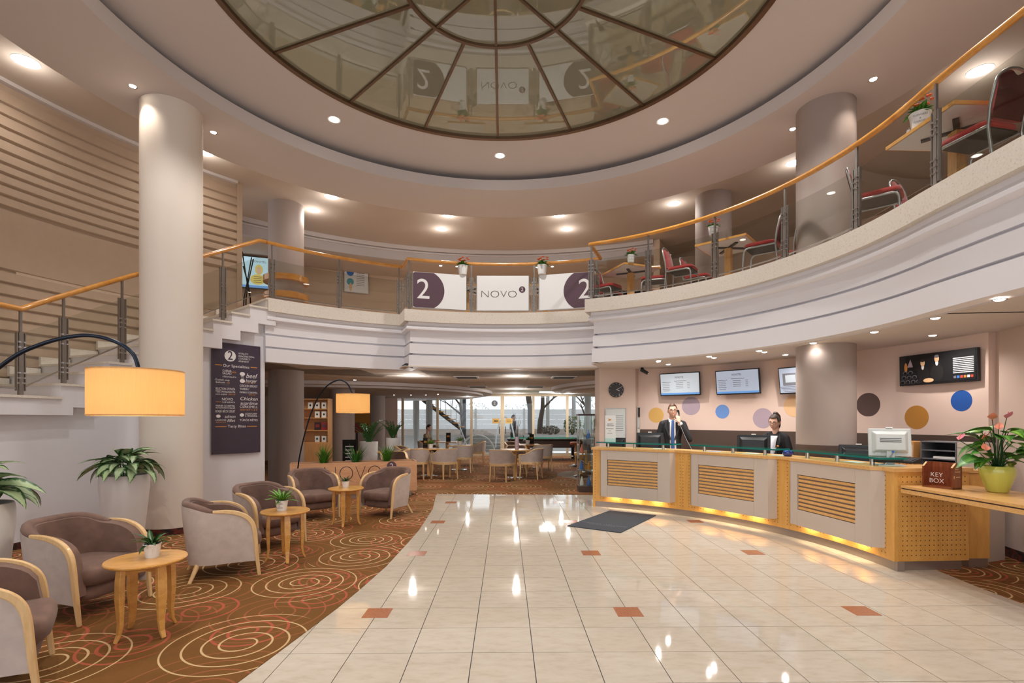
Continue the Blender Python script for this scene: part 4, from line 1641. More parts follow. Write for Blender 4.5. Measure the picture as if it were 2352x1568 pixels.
obj('printed_disc', MB().lathe([(0.001, 0), (0.095, 0)], (0, 0, 0), 32), 'plum', pbx, loc=(0.68, -0.002, 0.615), rot=(PI / 2, 0, 0))
text('2', 0.14, pbx, 'print_white', (0.68, -0.004, 0.615), (PI / 2, 0, 0), 0, 0.0008)


def grass(px, label, seed, h=0.50):
    k = (px - 1176) / F
    # where the sight column meets the centre line of the box
    n_ = Vector((-dv.y, dv.x, 0))
    a0 = pa + n_ * 0.22
    s = (k * a0.y - a0.x) / (dv.x - k * dv.y)
    p = a0 + dv * s
    t = thing('grass_plant', label, 'plant', (p.x, p.y, 0.655), 0, 'grass tufts in the planter box')
    rnd = random.Random(seed)
    mb = MB()
    for i in range(90):
        a, el = rnd.uniform(0, 2 * PI), rnd.uniform(0.85, 1.5)
        L = h * rnd.uniform(0.6, 1.0)
        r0 = rnd.uniform(0, 0.06)
        b = Vector((r0 * math.cos(a), r0 * math.sin(a), 0))
        d = Vector((math.cos(a) * math.cos(el), math.sin(a) * math.cos(el), math.sin(el)))
        sd = Vector((-math.sin(a), math.cos(a), 0)) * 0.006
        q1, q2 = b + d * L * 0.55, b + d * L + Vector((math.cos(a) * 0.05, math.sin(a) * 0.05, -0.05))
        mb.add([b - sd, b + sd, q1 + sd, q1 - sd, q2], [(0, 1, 2, 3), (3, 2, 4)])
    o = obj('blades', mb, 'leaf_bright' if seed % 2 else 'leaf_green', t, kind='stuff')


grass(743, 'grass tuft at the left end of the planter box', 1)
grass(818, 'grass tuft in the middle of the planter box', 2)
grass(888, 'grass tuft at the right part of the planter box', 3)

# ---------------------------------------------------------------- menu board on the stair wall
th_a, th_b = ray_arc(485, 5.72), ray_arc(597, 5.72)
A, B = pol(th_a, 5.715), pol(th_b, 5.715)
w_ = (B - A).length
cm = (A + B) / 2
rzm = math.atan2(B.y - A.y, B.x - A.x)
zt_, zb_ = 1.545 + (963 - 790) / F * cm.y, 1.545 - (1041 - 963) / F * cm.y
hb = zt_ - zb_
mbd = thing('menu_board', 'dark plum menu poster headed Our Specialities on the stair wall', 'menu board', (cm.x, cm.y, zb_), rzm)
obj('board', MB().box((0, -0.004, hb / 2), (w_, 0.012, hb)), 'board_plum', mbd)
for sx in (-1, 1):
    for fz in (0.015, 0.5, 0.985):
        obj('screw', MB().ball((sx * (w_ / 2 - 0.02), -0.011, hb * fz), 0.008, 8, 6), 'black_plastic', mbd)


def ml(s, fx, fy, size, mat='print_white', width=None, shear=0.0, thin=0.0, align='CENTER'):
    text(s, size * hb, mbd, mat, ((fx - 0.5) * w_, -0.0112, (1 - fy) * hb), (PI / 2, 0, 0), thin, 0.0004, align, shear, width=width * w_ if width else None)


obj('printed_disc', MB().lathe([(0.001, 0), (0.115 * w_, 0)], (0, 0, 0), 40), 'print_white', mbd, loc=(-0.135 * w_, -0.0112, 0.885 * hb), rot=(PI / 2, 0, 0))
text('2', 0.115 * hb, mbd, 'board_plum', (-0.135 * w_, -0.0125, 0.885 * hb), (PI / 2, 0, 0), 0.002, 0.0004, width=0.10 * w_)
for i, s in enumerate(('VITALITY', 'IMAGINATION', 'CONNECT-', 'AINMENT')):
    text(s, 0.022 * hb, mbd, 'print_white', (0.03 * w_, -0.0112, (0.915 - 0.0235 * i) * hb), (PI / 2, 0, 0), 0, 0.0004, 'LEFT')
ml('Our Specialities', 0.49, 0.205, 0.036, width=0.54)
for x0, x1 in ((0.07, 0.20), (0.79, 0.93)):
    obj('rule', MB().box((((x0 + x1) / 2 - 0.5) * w_, -0.0112, 0.797 * hb), ((x1 - x0) * w_, 0.001, 0.007 * hb)), 'print_orange', mbd)
L_ = [('CAESAR', .30, .252, .026, 'print_white', .18), ('SALAD', .30, .275, .030, 'print_white', .18), ('2650', .44, .262, .022, 'print_orange', .09), ('CÉZÁR SALÁTA', .35, .305, .018, 'print_white', .28),
      ('Goulash soup', .21, .335, .024, 'print_white', .28), ('Babfőzelék', .17, .358, .020, 'print_white', .18), ('1290', .32, .36, .018, 'print_orange', .06), ('GULYÁSLEVES', .21, .378, .014, 'print_grey', .27),
      ('SELECTION OF PASTA', .27, .415, .030, 'print_white', .39), ('TÉSZTAVÁLOGATÁS', .27, .441, .024, 'print_white', .39), ('penne, spaghetti', .19, .463, .017, 'print_white', .22), ('2290 HUF', .40, .463, .016, 'print_orange', .14),
      ('NOVO', .31, .508, .034, 'print_white', .22), ('CLUB SANDWICH', .33, .535, .018, 'print_white', .26), ('2990 HUF', .13, .532, .013, 'print_orange', .10),
      ('WIENER SCHNITZEL', .27, .568, .022, 'print_white', .39), ('WITH POTATO SALAD', .27, .587, .020, 'print_white', .39), ('BORJÚ BÉCSI SZELET', .27, .617, .030, 'print_white', .39),
      ('salmon', .36, .663, .036, 'print_white', .22), ('fillet', .38, .70, .040, 'print_white', .16), ('LAZACFILÉ', .18, .695, .020, 'print_white', .21), ('4350 HUF', .18, .714, .016, 'print_orange', .20),
      ('beef', .80, .285, .060, 'print_white', .25), ('burger', .80, .33, .042, 'print_white', .24), ('NO', .615, .295, .018, 'print_white', .06), ('YO', .615, .312, .018, 'print_white', .06), ('3250 HUF', .78, .35, .013, 'print_orange', .22),
      ('CHICKEN BREAST', .75, .380, .030, 'print_white', .38), ('"PAPRIKA"', .66, .41, .028, 'print_white', .20), ('PAPRIKÁS CSIRKEMELL', .75, .440, .024, 'print_white', .38), ('2990 HUF', .82, .46, .014, 'print_orange', .14),
      ('Chicken', .75, .498, .046, 'print_white', .37), ('suprême', .75, .54, .044, 'print_white', .37), ('CSIRKEMELL', .75, .573, .030, 'print_white', .38), ('3650 HUF 11,8 €', .75, .601, .022, 'print_orange', .37),
      ('COTTAGE CHEESE', .80, .634, .014, 'print_white', .26), ('STRUDEL', .80, .655, .030, 'print_white', .26), ('TÚRÓS RÉTES', .75, .696, .026, 'print_white', .38)]
for s, fx, fy, sz, mt, wd in L_:
    ml(s, fx, fy, sz, mt, wd, 0.25 if s in ('beef', 'burger', 'Chicken', 'suprême', 'salmon', 'fillet') else 0)
for fx, fy, a, b in ((.615, .27, .055, .018), (.615, .335, .055, .018), (.605, .648, .045, .016), (.13, .660, .045, .014)):
    obj('food_drawing', MB().ball(((fx - .5) * w_, -0.0105, (1 - fy) * hb), 1, 16, 8, sx=a * w_, sy=0.001, sz=b * hb), 'print_white', mbd)
ml('Tasty Bites', 0.50, 0.752, 0.034, width=0.37)
for x0, x1 in ((0.07, 0.29), (0.71, 0.93)):
    obj('rule', MB().box((((x0 + x1) / 2 - 0.5) * w_, -0.0112, 0.247 * hb), ((x1 - x0) * w_, 0.001, 0.006 * hb)), 'print_orange', mbd)

# ---------------------------------------------------------------- doormat
mq = [Vector((1.65, 8.60, 0)), Vector((2.31, 8.17, 0)), Vector((1.475, 6.92, 0)), Vector((0.80, 7.37, 0))]
cmat = sum(mq, Vector()) / 4
rm_ = math.atan2(mq[2].y - mq[3].y, mq[2].x - mq[3].x)
t = thing('doormat', 'dark grey rubber doormat on the tiles before the counter', 'doormat', (cmat.x, cmat.y, 0.001), rm_)
inv = Matrix.Rotation(-rm_, 4, 'Z') @ Matrix.Translation((-cmat.x, -cmat.y, 0))
obj('mat_body', MB().prism([((inv @ q).x, (inv @ q).y) for q in mq], 0, 0.011), 'mat_rubber', t, None, 0.004)
l3, l2 = inv @ mq[3], inv @ mq[2]
yb = (l3.y + l2.y) / 2
text('PRIORITY WELCOME', 0.075, t, 'print_grey', (0.0, yb + 0.36, 0.0115), (0, 0, 0), 0, 0.0004)
obj('printed_line', MB().box((0, yb + 0.29, 0.0117), (0.40, 0.012, 0.0006)), 'print_grey', t)
# ================================================================ reception
RC = 4.07
TC0, TC1 = 23.4, 92.0
ctr = thing('reception_counter', 'long curved beech reception counter with louvred taupe panels', 'counter', tuple(pol(58, 4.25, 0)))
inv = Matrix.Translation(-Vector(ctr.location))


def cpart(name, mb, mat, smooth=None, parent=None, **kw):
    return obj(name, mb.xf(inv), mat, parent or ctr, smooth, **kw)


cpart('plinth', MB().arc([(RC + 0.03, 0.0), (RC + 0.03, 0.10), (RC + 0.10, 0.10), (RC + 0.10, 0.0)], TC0 + 0.3, TC1), 'plinth_metal', 30)
cpart('front', MB().arc([(RC, 0.10), (RC, 1.012), (RC + 0.04, 1.012), (RC + 0.04, 0.10)], TC0, TC1), 'counter_wood', 30)
E0 = pol(TC1, RC)
E1 = Vector((4.69, E0.y + 0.05, 0))
ed = (E1 - E0).normalized()
en = Vector((-ed.y, ed.x, 0))
cpart('end_panel', MB().prism([tuple(p[:2]) for p in (E0, E1, E1 + en * 0.04, E0 + en * 0.04)], 0.10, 1.012), 'counter_wood')
pi0, pi1 = E0 + ed * 0.03 + en * 0.03, E1 - ed * 0.05 + en * 0.03
cpart('end_plinth', MB().prism([tuple(p[:2]) for p in (pi0, pi1, pi1 + en * 0.05, pi0 + en * 0.05)], 0.0, 0.10), 'plinth_metal')
cpart('left_return', MB().prism([tuple(pol(TC0, RC)[:2]), tuple(pol(TC0, RC + 0.36)[:2]), tuple(pol(TC0 + 0.6, RC + 0.36)[:2]), tuple(pol(TC0 + 0.6, RC)[:2])], 0.0, 1.012), 'counter_wood')
top = MB().arc([(RC - 0.025, 1.012), (RC - 0.025, 1.05), (RC + 0.36, 1.05), (RC + 0.36, 1.012)], TC0 - 0.3, 86.5)
a, b = pol(86.5, RC - 0.025), pol(TC1 + 0.4, RC - 0.025)
top.prism([tuple(p[:2]) for p in (a, b, E1 + ed * 0.03 - en * 0.02, E1 + ed * 0.03 + en * 0.34, pol(86.5, RC + 0.62), pol(86.5, RC + 0.36))], 1.012, 1.05)
cpart('worktop', top, 'beech', 30)
# rows of drilled holes
hl = MB()
z = 0.16
nh = 0
hstep = math.degrees(0.05 / RC)
while z < 1.0:
    th = TC0 + 0.6
    while th < TC1 - 0.4:
        m = Matrix.Rotation(-R_(th), 3, 'Z')
        c = pol(th, RC - 0.0008, z)
        hl.add([c + m @ Vector((0.0065 * math.cos(q * PI / 3), 0, 0.0065 * math.sin(q * PI / 3))) for q in range(6)], [(0, 1, 2, 3, 4, 5)])
        th += hstep
    s = 0.04
    while s < (E1 - E0).length - 0.02:
        c = E0 + ed * s - en * 0.0008 + Vector((0, 0, z))
        hl.add([c + ed * (0.0065 * math.cos(q * PI / 3)) + Vector((0, 0, 0.0065 * math.sin(q * PI / 3))) for q in range(6)], [(0, 1, 2, 3, 4, 5)])
        s += 0.048
    z += 0.05
cpart('drilled_holes', hl, 'dado_brown', kind='stuff')


def cpanel(px0, px1, ns):
    t0, t1 = ray_arc(px0, RC - 0.10), ray_arc(px1, RC - 0.10)
    A, B = pol(t0, RC - 0.085), pol(t1, RC - 0.125)
    d = (B - A).normalized()
    n_ = Vector((-d.y, d.x, 0))
    if (A + n_ - pol(0, 0)).length < (A - pol(0, 0)).length:
        n_ = -n_
    L = (B - A).length
    z0, z1 = 0.205, 1.01

    def seg(s0, s1, za, zb, dep0=0.0, dep1=0.03):
        return MB().prism([tuple((A + d * s0 + n_ * dep0)[:2]), tuple((A + d * s1 + n_ * dep0)[:2]), tuple((A + d * s1 + n_ * dep1)[:2]), tuple((A + d * s0 + n_ * dep1)[:2])], za, zb)
    sl, sr_ = L * 0.11, L * 0.845
    sv0, sv1 = z0 + 0.20, z1 - 0.16
    pn = cpart('louvre_panel', seg(0, L, z0, z1, 0.045, 0.06), 'laminate_taupe')
    cpart('stile', seg(0, sl - 0.002, z0, z1), 'laminate_taupe', parent=pn)
    cpart('stile', seg(sr_ + 0.002, L, z0, z1), 'laminate_taupe', parent=pn)
    cpart('top_rail', seg(sl, sr_, sv1, z1), 'laminate_taupe', parent=pn)
    cpart('bottom_rail', seg(sl, sr_, z0, sv0), 'laminate_taupe', parent=pn)
    h = (sv1 - sv0) / ns
    for k in range(ns):
        zc = sv0 + h * (k + 0.5)
        cpart('slat', seg(sl + 0.012, sr_, zc - h * 0.30, zc + h * 0.30, 0.008, 0.035), 'slat_wood', parent=pn)
    cpart('side_cheek', MB().prism([tuple((B + n_ * 0.0)[:2]), tuple((B + d * 0.012)[:2]), tuple((pol(t1 + 0.75, RC + 0.01))[:2]), tuple((pol(t1 + 0.5, RC + 0.01))[:2])], z0, z1), 'laminate_taupe', parent=pn)
    cpart('side_cheek', MB().prism([tuple(A[:2]), tuple((A + d * 0.012)[:2]), tuple(pol(t0 + 0.4, RC + 0.01)[:2]), tuple(pol(t0 - 0.2, RC + 0.01)[:2])], z0, z1), 'laminate_taupe', parent=pn)
    cpart('panel_cap', MB().prism([tuple((A - n_ * 0.012)[:2]), tuple((B - n_ * 0.012 + d * 0.012)[:2]), tuple(pol(t1 + 0.95, RC + 0.02)[:2]), tuple(pol(t0 - 0.2, RC + 0.02)[:2])], 1.0125, 1.0495), 'beech', parent=pn)
    # lamp strip below the panel
    for s in (0.2, 0.5, 0.8):
        q = A + d * (L * s) + n_ * 0.075
        cpart('strip_light', MB().box((q.x, q.y, 0.275), (0.05, 0.02, 0.012), math.atan2(d.y, d.x)), 'led_warm', parent=pn)
        lo = lamp_light(ctr, 'strip_bulb', 5.0, (1.0, 0.80, 0.50), 0.02, 160, 0.6, loc=Vector((q.x, q.y, 0.26)) - Vector(ctr.location))
    return t0, t1


PAN = [cpanel(1378, 1538, 9), cpanel(1585, 1765, 9), cpanel(1812, 2003, 9)]

# glass shelves on steel standoffs
for k, (px0, px1) in enumerate(((1372, 1552), (1592, 1790), (1828, 2040))):
    t0, t1 = ray_arc(px0, RC + 0.10), ray_arc(px1, RC + 0.02)
    gs = thing('glass_shelf', ('green glass shelf at the far end of the counter', 'green glass shelf on the middle of the counter', 'green glass shelf at the near end of the counter')[k],
               'glass shelf', tuple(pol((t0 + t1) / 2, RC + 0.1, 1.05)))
    iv = Matrix.Translation(-Vector(gs.location))
    A, B = pol(t0, RC + 0.02), pol(t1, RC - 0.07)
    Cc, D = pol(t1, RC + 0.22), pol(t0, RC + 0.26)
    obj('pane', MB().prism([tuple(p[:2]) for p in (A, B, Cc, D)], 1.128, 1.148).xf(iv), 'counter_glass', gs)
    obj('polished_edge', MB().tube([(p.x, p.y, 1.138) for p in (A, B, Cc, D)], 1, closed=True, flat=(0.006, 0.021), up=(0, 0, 1)).xf(iv), 'glass_edge', gs)
    for f in (0.15, 0.5, 0.85):
        p = A.lerp(B, f).lerp(D.lerp(Cc, f), 0.35)
        obj('standoff', MB().cyl((p.x, p.y, 1.05), 0.024, 0.078, 16).xf(iv), 'steel', gs, 40)

# side desk
sd = thing('side_desk', 'narrow beech desk joined to the right end of the counter', 'desk', (4.30, 4.2, 0))
iv = Matrix.Translation(-Vector(sd.location))
f0, f1, b1, b0 = Vector((3.93, 5.15, 0)), Vector((3.99, 2.3, 0)), Vector((4.74, 2.3, 0)), Vector((4.64, 5.18, 0))
sh_ = lambda k: [tuple(p[:2]) for p in (f0 + Vector((k, 0, 0)), f1 + Vector((k, 0, 0)), b1 - Vector((k, 0, 0)), b0 - Vector((k, 0, 0)))]
obj('desktop', MB().prism(sh_(0), 0.856, 0.88).xf(iv), 'beech', sd)
obj('shadow_gap', MB().prism(sh_(0.012), 0.844, 0.856).xf(iv), 'dado_brown', sd)
obj('under_board', MB().prism(sh_(0), 0.806, 0.844).xf(iv), 'beech', sd)
obj('leg_panel', MB().box((4.36, 2.4, 0.40), (0.6, 0.04, 0.80)).xf(iv), 'beech', sd)
lcb = thing('low_cabinet', 'narrow wooden cabinet end between counter and right wall', 'cabinet', (4.86, 5.40, 0))
obj('carcass', MB().box((0, 0, 0.54), (0.22, 0.20, 0.88)), 'counter_wood', lcb)
obj('plinth', MB().box((0, 0, 0.05), (0.20, 0.18, 0.10)), 'plinth_metal', lcb)
obj('cabinet_top', MB().box((0, 0, 1.0), (0.24, 0.22, 0.03)), 'beech', lcb)

# staff desks behind the counter
for k, (t0, t1, lab) in enumerate(((26, 61.5, 'lower staff desk behind the far and middle counter'), (76, 84, 'lower staff desk behind the near counter end'))):
    dk_ = thing('staff_desk', lab, 'desk', tuple(pol((t0 + t1) / 2, 4.6, 0)))
    iv = Matrix.Translation(-Vector(dk_.location))
    r1 = 4.78
    obj('desktop', MB().arc([(4.435, 0.80), (4.435, 0.83), (r1, 0.83), (r1, 0.80)], t0, t1).xf(iv), 'beech', dk_, 30)
    for th in (t0 + 0.5, t1 - 0.5):
        p = pol(th, 4.60)
        obj('leg_panel', MB().box((p.x, p.y, 0.40), (0.02, 0.28, 0.80), -R_(th)).xf(iv), 'beech', dk_)


# ---- monitors seen from behind
def monitor(label, px, r, z, w, h, mat, face, tilt=0.12, stand=True, group=None):
    th = ray_arc(px, r)
    p = pol(th, r, z)
    t = thing('monitor', label, 'monitor', tuple(p), face)
    m = Matrix.Rotation(-tilt, 4, 'X')
    tr = Matrix.Translation((0, 0, 0.10))
    body = MB().box((0, 0.0, h / 2), (w, 0.03, h))
    cap = MB()
    ow, oh = w * 0.42, h * 0.40
    vs_ = [(-ow, -0.015, h * 0.12), (ow, -0.015, h * 0.12), (ow, -0.015, h * 0.9), (-ow, -0.015, h * 0.9), (-ow * 0.8, -0.06, h * 0.2), (ow * 0.8, -0.06, h * 0.2), (ow * 0.8, -0.06, h * 0.78), (-ow * 0.8, -0.06, h * 0.78)]
    cap.add(vs_, [(4, 5, 6, 7), (0, 1, 5, 4), (1, 2, 6, 5), (2, 3, 7, 6), (3, 0, 4, 7)])
    obj('bezel', body.xf(tr @ m), mat, t, None, 0.008)
    bkc = obj('back_cover', cap.xf(tr @ m), mat, t, None, 0.008)
    obj('screen', MB().box((0, 0.017, h / 2), (w * 0.93, 0.003, h * 0.9)).xf(tr @ m), 'screen_lilac', t)
    obj('rating_label', MB().box((-w * 0.28, -0.0175, h * 0.10), (0.05, 0.002, 0.022)).xf(tr @ m), 'paper', t)
    obj('webcam_clip', MB().box((0, -0.004, h + 0.008), (0.06, 0.03, 0.014)).xf(tr @ m), 'white_gloss', t)
    for i in range(3):
        obj('vent_slot', MB().box((0, -0.0615, h * (0.50 + 0.06 * i)), (w * 0.5, 0.002, h * 0.02)).xf(tr @ m), 'dark_grey', bkc)
    obj('stand_neck', MB().box((0, -0.02, 0.09), (0.07, 0.03, 0.18)), mat, t)
    obj('stand_foot', MB().box((0, -0.02, 0.0075), (0.24, 0.17, 0.015)), mat, t, None, 0.004)
    return t


def facing(px, r, extra=0):
    """rotation that shows the monitor's back (local -Y) to the hall"""
    th = ray_arc(px, r)
    return -R_(th) + R_(extra)


monitor('black monitor in front of the man in the suit', 1492, 4.62, 0.83, 0.47, 0.38, 'black_plastic', facing(1492, 4.62, 14))
monitor('black monitor in front of the woman with glasses', 1730, 4.62, 0.83, 0.47, 0.38, 'black_plastic', facing(1730, 4.62, 22))
monitor('small black monitor behind the standing card', 1414, 4.60, 0.83, 0.36, 0.28, 'black_plastic', facing(1414, 4.6, 6))
monitor('low black monitor half hidden by the pale monitor', 1972, 4.58, 0.83, 0.42, 0.30, 'black_plastic', facing(1972, 4.58, 40))
mon4 = monitor('large pale grey monitor at the near end of the counter', 2044, 4.24, 1.05, 0.38, 0.30, 'light_plastic', facing(2044, 4.24, 62), 0.16)
obj('blue_plug', MB().box((0.02, -0.03, 0.155), (0.022, 0.02, 0.03)), 'print_blue', mon4)
obj('cable', MB().tube([(0.02, -0.04, 0.14), (-0.02, -0.07, 0.09), (-0.06, -0.05, 0.02), (-0.12, -0.10, 0.012)], 0.005, 6), 'mid_grey', mon4)
obj('speaker_bar', MB().tube([(-0.16, -0.06, 0.065), (0.10, -0.06, 0.065)], 0.028, 10), 'black_plastic', mon4, 50)


def phone(label, p, rz, s=1.0):
    t = thing('desk_phone', label, 'phone', tuple(p), rz)
    vs_ = [(-0.11, -0.09, 0), (0.11, -0.09, 0), (0.11, 0.09, 0), (-0.11, 0.09, 0), (-0.11, -0.09, 0.02), (0.11, -0.09, 0.02), (0.11, 0.09, 0.065), (-0.11, 0.09, 0.065)]
    vs_ = [(x * s, y * s, z * s) for x, y, z in vs_]
    obj('base', MB().add(vs_, [(3, 2, 1, 0), (4, 5, 6, 7), (0, 1, 5, 4), (1, 2, 6, 5), (2, 3, 7, 6), (3, 0, 4, 7)]), 'black_plastic', t, None, 0.006)
    obj('handset', MB().tube([(-0.08 * s, -0.085 * s, 0.045 * s), (-0.08 * s, -0.04 * s, 0.062 * s), (-0.08 * s, 0.04 * s, 0.08 * s), (-0.08 * s, 0.085 * s, 0.08 * s)], [0.024 * s, 0.015 * s, 0.015 * s, 0.024 * s], 10), 'black_plastic', t, 50)
    kp = MB()
    for i in range(4):
        for j in range(5):
            kp.box(((-0.01 + 0.028 * i) * s, (-0.06 + 0.022 * j) * s, (0.031 + 0.0055 * j) * s), (0.018 * s, 0.014 * s, 0.006 * s))
    obj('keypad', kp, 'mid_grey', t, kind='stuff')
    return t


pp = atz(2082, 1063, 1.05)
phone('black desk phone beside the pale monitor at the counter end', (pp.x, pp.y, 1.051), R_(-70))
phone('desk phone seen over the middle glass shelf', tuple(pol(ray_arc(1676, 4.55), 4.55, 0.831)), R_(-40))
phone('desk phone beside the far glass shelf', tuple(pol(ray_arc(1450, 4.55), 4.55, 0.831)), R_(-30))

# papers, bowl, card holder
for k, (px, r, lab) in enumerate(((1515, 4.22, 'white paper sheet under the far glass shelf'), (1725, 4.20, 'white paper sheets under the middle glass shelf'), (1795, 4.20, 'white paper beside the blue bowl'), (1640, 4.20, 'grey leaflet lying under the middle glass shelf'), (1960, 4.18, 'pale leaflet lying under the near glass shelf'))):
    th = ray_arc(px, r)
    o = obj('paper_sheet', MB().box((0, 0, 0.0015), (0.21, 0.15, 0.003)).grid(lambda u, v: Vector((-0.1 + 0.2 * u, -0.07 + 0.14 * v, 0.0034 + 0.002 * math.sin(u * 3))), 3, 2), 'paper' if k != 3 else 'screen_lilac', None, loc=tuple(pol(th, r, 1.051)), rot=(0, 0, -R_(th) + 0.2))  # grey leaflet borrows a screen material, so it glows though no lamp
    tag(o, lab, 'paper')
th = ray_arc(1812, 4.19)
t = thing('glazed_bowl', 'small blue glazed bowl of sweets on the counter', 'bowl', tuple(pol(th, 4.17, 1.051)))
obj('bowl', MB().lathe([(0.001, 0), (0.04, 0), (0.062, 0.02), (0.068, 0.045), (0.064, 0.062), (0.058, 0.062), (0.058, 0.03), (0.001, 0.02)], (0, 0, 0), 28), 'blue_glaze', t, 40)
for k in range(7):
    a = k * 0.9
    w = MB().ball((0.03 * math.cos(a), 0.03 * math.sin(a), 0.058 + 0.008 * (k % 2)), 0.016, 8, 5, sz=0.6)
    w.tube([(0.03 * math.cos(a) - 0.024, 0.03 * math.sin(a), 0.062), (0.03 * math.cos(a) + 0.024, 0.03 * math.sin(a), 0.066)], [0.012, 0.012], 5)
    obj('wrapped_sweet', w, 'blue_glaze' if k % 2 else 'print_blue', t)
t = thing('standing_card', 'white priority welcome card standing on the far glass shelf', 'sign', tuple(pol(ray_arc(1402, RC + 0.12), RC + 0.12, 1.149)), -R_(20))
obj('card', MB().box((0, 0, 0.235), (0.185, 0.008, 0.47)), 'white_gloss', t)
obj('foot', MB().box((0, -0.01, 0.03), (0.20, 0.05, 0.06)), 'counter_glass', t)
text('PRIORITY', 0.026, t, 'print_grey', (0, -0.006, 0.315), (PI / 2, 0, 0))
text('WELCOME', 0.026, t, 'print_grey', (0, -0.006, 0.287), (PI / 2, 0, 0))
for z, w in ((0.235, 0.13), (0.195, 0.05), (0.15, 0.09)):
    obj('printed_line', MB().box((-0.01, -0.005, z), (w, 0.001, 0.006)), 'print_grey', t)
obj('arrow_emblem', MB().add([(-0.05, -0.005, 0.415), (0.025, -0.005, 0.395), (0.0, -0.005, 0.375), (-0.045, -0.005, 0.37), (-0.02, -0.005, 0.392)], [(0, 4, 1), (4, 3, 2, 1)]), 'print_orange', t)

# ---- key box
kb0, kb1 = Vector((4.075, 5.06, 0)), Vector((4.165, 4.815, 0))
kd = (kb1 - kb0).normalized()
kb = thing('key_box', 'open wooden key drop box with clear front on the side desk', 'box', tuple((kb0 + kb1) / 2 + Vector((0, 0, 0.881))), math.atan2(kd.y, kd.x))
W_, D_, H1, H2 = (kb1 - kb0).length, 0.14, 0.205, 0.245
obj('bottom', MB().box((0, D_ / 2, 0.007), (W_, D_, 0.014)), 'key_wood', kb)
obj('back', MB().box((0, D_ - 0.007, H2 / 2), (W_, 0.014, H2)), 'key_wood', kb)
for s in (-1, 1):
    x = s * (W_ / 2 - 0.008)
    pr_ = [(0, 0.0), (D_, 0.0), (D_, H2), (0.05, H2), (0.0, H1)]
    vs_ = [(x - 0.008, y, z) for y, z in pr_] + [(x + 0.008, y, z) for y, z in pr_]
    obj('cheek', MB().add(vs_, [(0, 1, 2, 3, 4), (9, 8, 7, 6, 5)] + [(i, 5 + i, 5 + (i + 1) % 5, (i + 1) % 5) for i in range(5)]), 'key_wood', kb)
    obj('cheek_edge', MB().add([(x - 0.0085, 0.0495, H2 + 0.0008), (x + 0.0085, 0.0495, H2 + 0.0008), (x + 0.0085, -0.0008, H1 + 0.0005), (x - 0.0085, -0.0008, H1 + 0.0005)], [(0, 1, 2, 3)]), 'beech', kb)
obj('acrylic_front', MB().box((0, -0.003, H1 / 2), (W_, 0.005, H1)), 'acrylic', kb)
text('KEY', 0.062, kb, 'print_white', (0.0, -0.007, 0.128), (PI / 2, 0, 0), -0.001, 0.0006)
text('BOX', 0.062, kb, 'print_white', (0.0, -0.007, 0.070), (PI / 2, 0, 0), -0.001, 0.0006)
xs = W_ / 2 + 0.001
for zz, yy, ln in ((0.205, 0.065, 0.05), (0.187, 0.06, 0.045), (0.165, 0.075, 0.075), (0.115, 0.08, 0.065)):
    obj('printed_line', MB().box((xs, yy, zz), (0.001, ln, 0.007)), 'beech_pale', kb)
obj('key_symbol', MB().box((xs, 0.022, 0.115), (0.001, 0.012, 0.028)), 'beech_pale', kb)

# ---- anthurium
an = Vector((4.44, 4.66, 0.881))
t = thing('olive_flower_pot', 'glossy olive green flower pot on the side desk', 'plant pot', tuple(an))
obj('pot', MB().lathe([(0.001, 0), (0.068, 0), (0.078, 0.01), (0.106, 0.09), (0.128, 0.17), (0.130, 0.20), (0.122, 0.235), (0.116, 0.24), (0.110, 0.232), (0.106, 0.21), (0.001, 0.205)], (0, 0, 0), 48), 'olive_pot', t, 50)
obj('soil', MB().lathe([(0.001, 0.212), (0.105, 0.212)], (0, 0, 0), 24), 'soil', t)
hrt = leaf_mesh('leaf', 0.24, 0.15, 0.9, 'leaf_green', 7, 0.12, 0.62)
hrt2 = leaf_mesh('leaf', 0.20, 0.14, 1.2, 'leaf_bright', 7, 0.12, 0.62)
t = thing('anthurium', 'pink and coral anthurium growing in the olive pot', 'plant', (an.x, an.y, an.z + 0.214))
rnd = random.Random(21)
for k in range(32):
    az = k * 2.399 + rnd.uniform(-0.3, 0.3)
    hh = rnd.uniform(0.06, 0.36)
    rr = 0.03 + 0.10 * rnd.random() + (0.05 if hh < 0.15 else 0)
    b = Vector((rr * math.cos(az), rr * math.sin(az), hh))
    put_leaf(t, (hrt, hrt2)[k % 2], b, az, rnd.uniform(-0.25, 0.6), rnd.uniform(-0.5, 0.5), rnd.uniform(0.75, 1.15))
    obj('stem', MB().tube([(0.02 * math.cos(az), 0.02 * math.sin(az), -0.005), (0.5 * b.x, 0.5 * b.y, hh * 0.7), tuple(b)], 0.0035, 5), 'leaf_dark', t)
pet = leaf_mesh('petal', 0.085, 0.075, -0.8, 'petal_pink', 6, 0.2, 0.6)
pet2 = leaf_mesh('petal', 0.085, 0.07, -0.8, 'petal_coral', 6, 0.2, 0.6)
for k, (dx, dy, dz) in enumerate(((-0.075, -0.03, 0.45), (0.045, -0.04, 0.46), (-0.12, 0.02, 0.27), (-0.31, 0.05, 0.26), (0.06, 0.05, 0.36), (-0.17, -0.08, 0.17))):
    az = -2.2 + k * 0.7
    fl = put_leaf(t, (pet2, pet)[k in (1, 3)], (dx, dy, dz), az, 0.5, 0, 1.0, 'petal')
    obj('spadix', MB().tube([(dx, dy, dz), (dx + 0.02 * math.cos(az), dy + 0.02 * math.sin(az), dz + 0.06)], [0.006, 0.003], 6), 'petal_coral', t)
    obj('stem', MB().tube([(0.01 * k - 0.03, 0.0, -0.005), (dx * 0.5, dy * 0.5, dz * 0.6), (dx, dy, dz)], 0.0035, 5), 'leaf_dark', t)

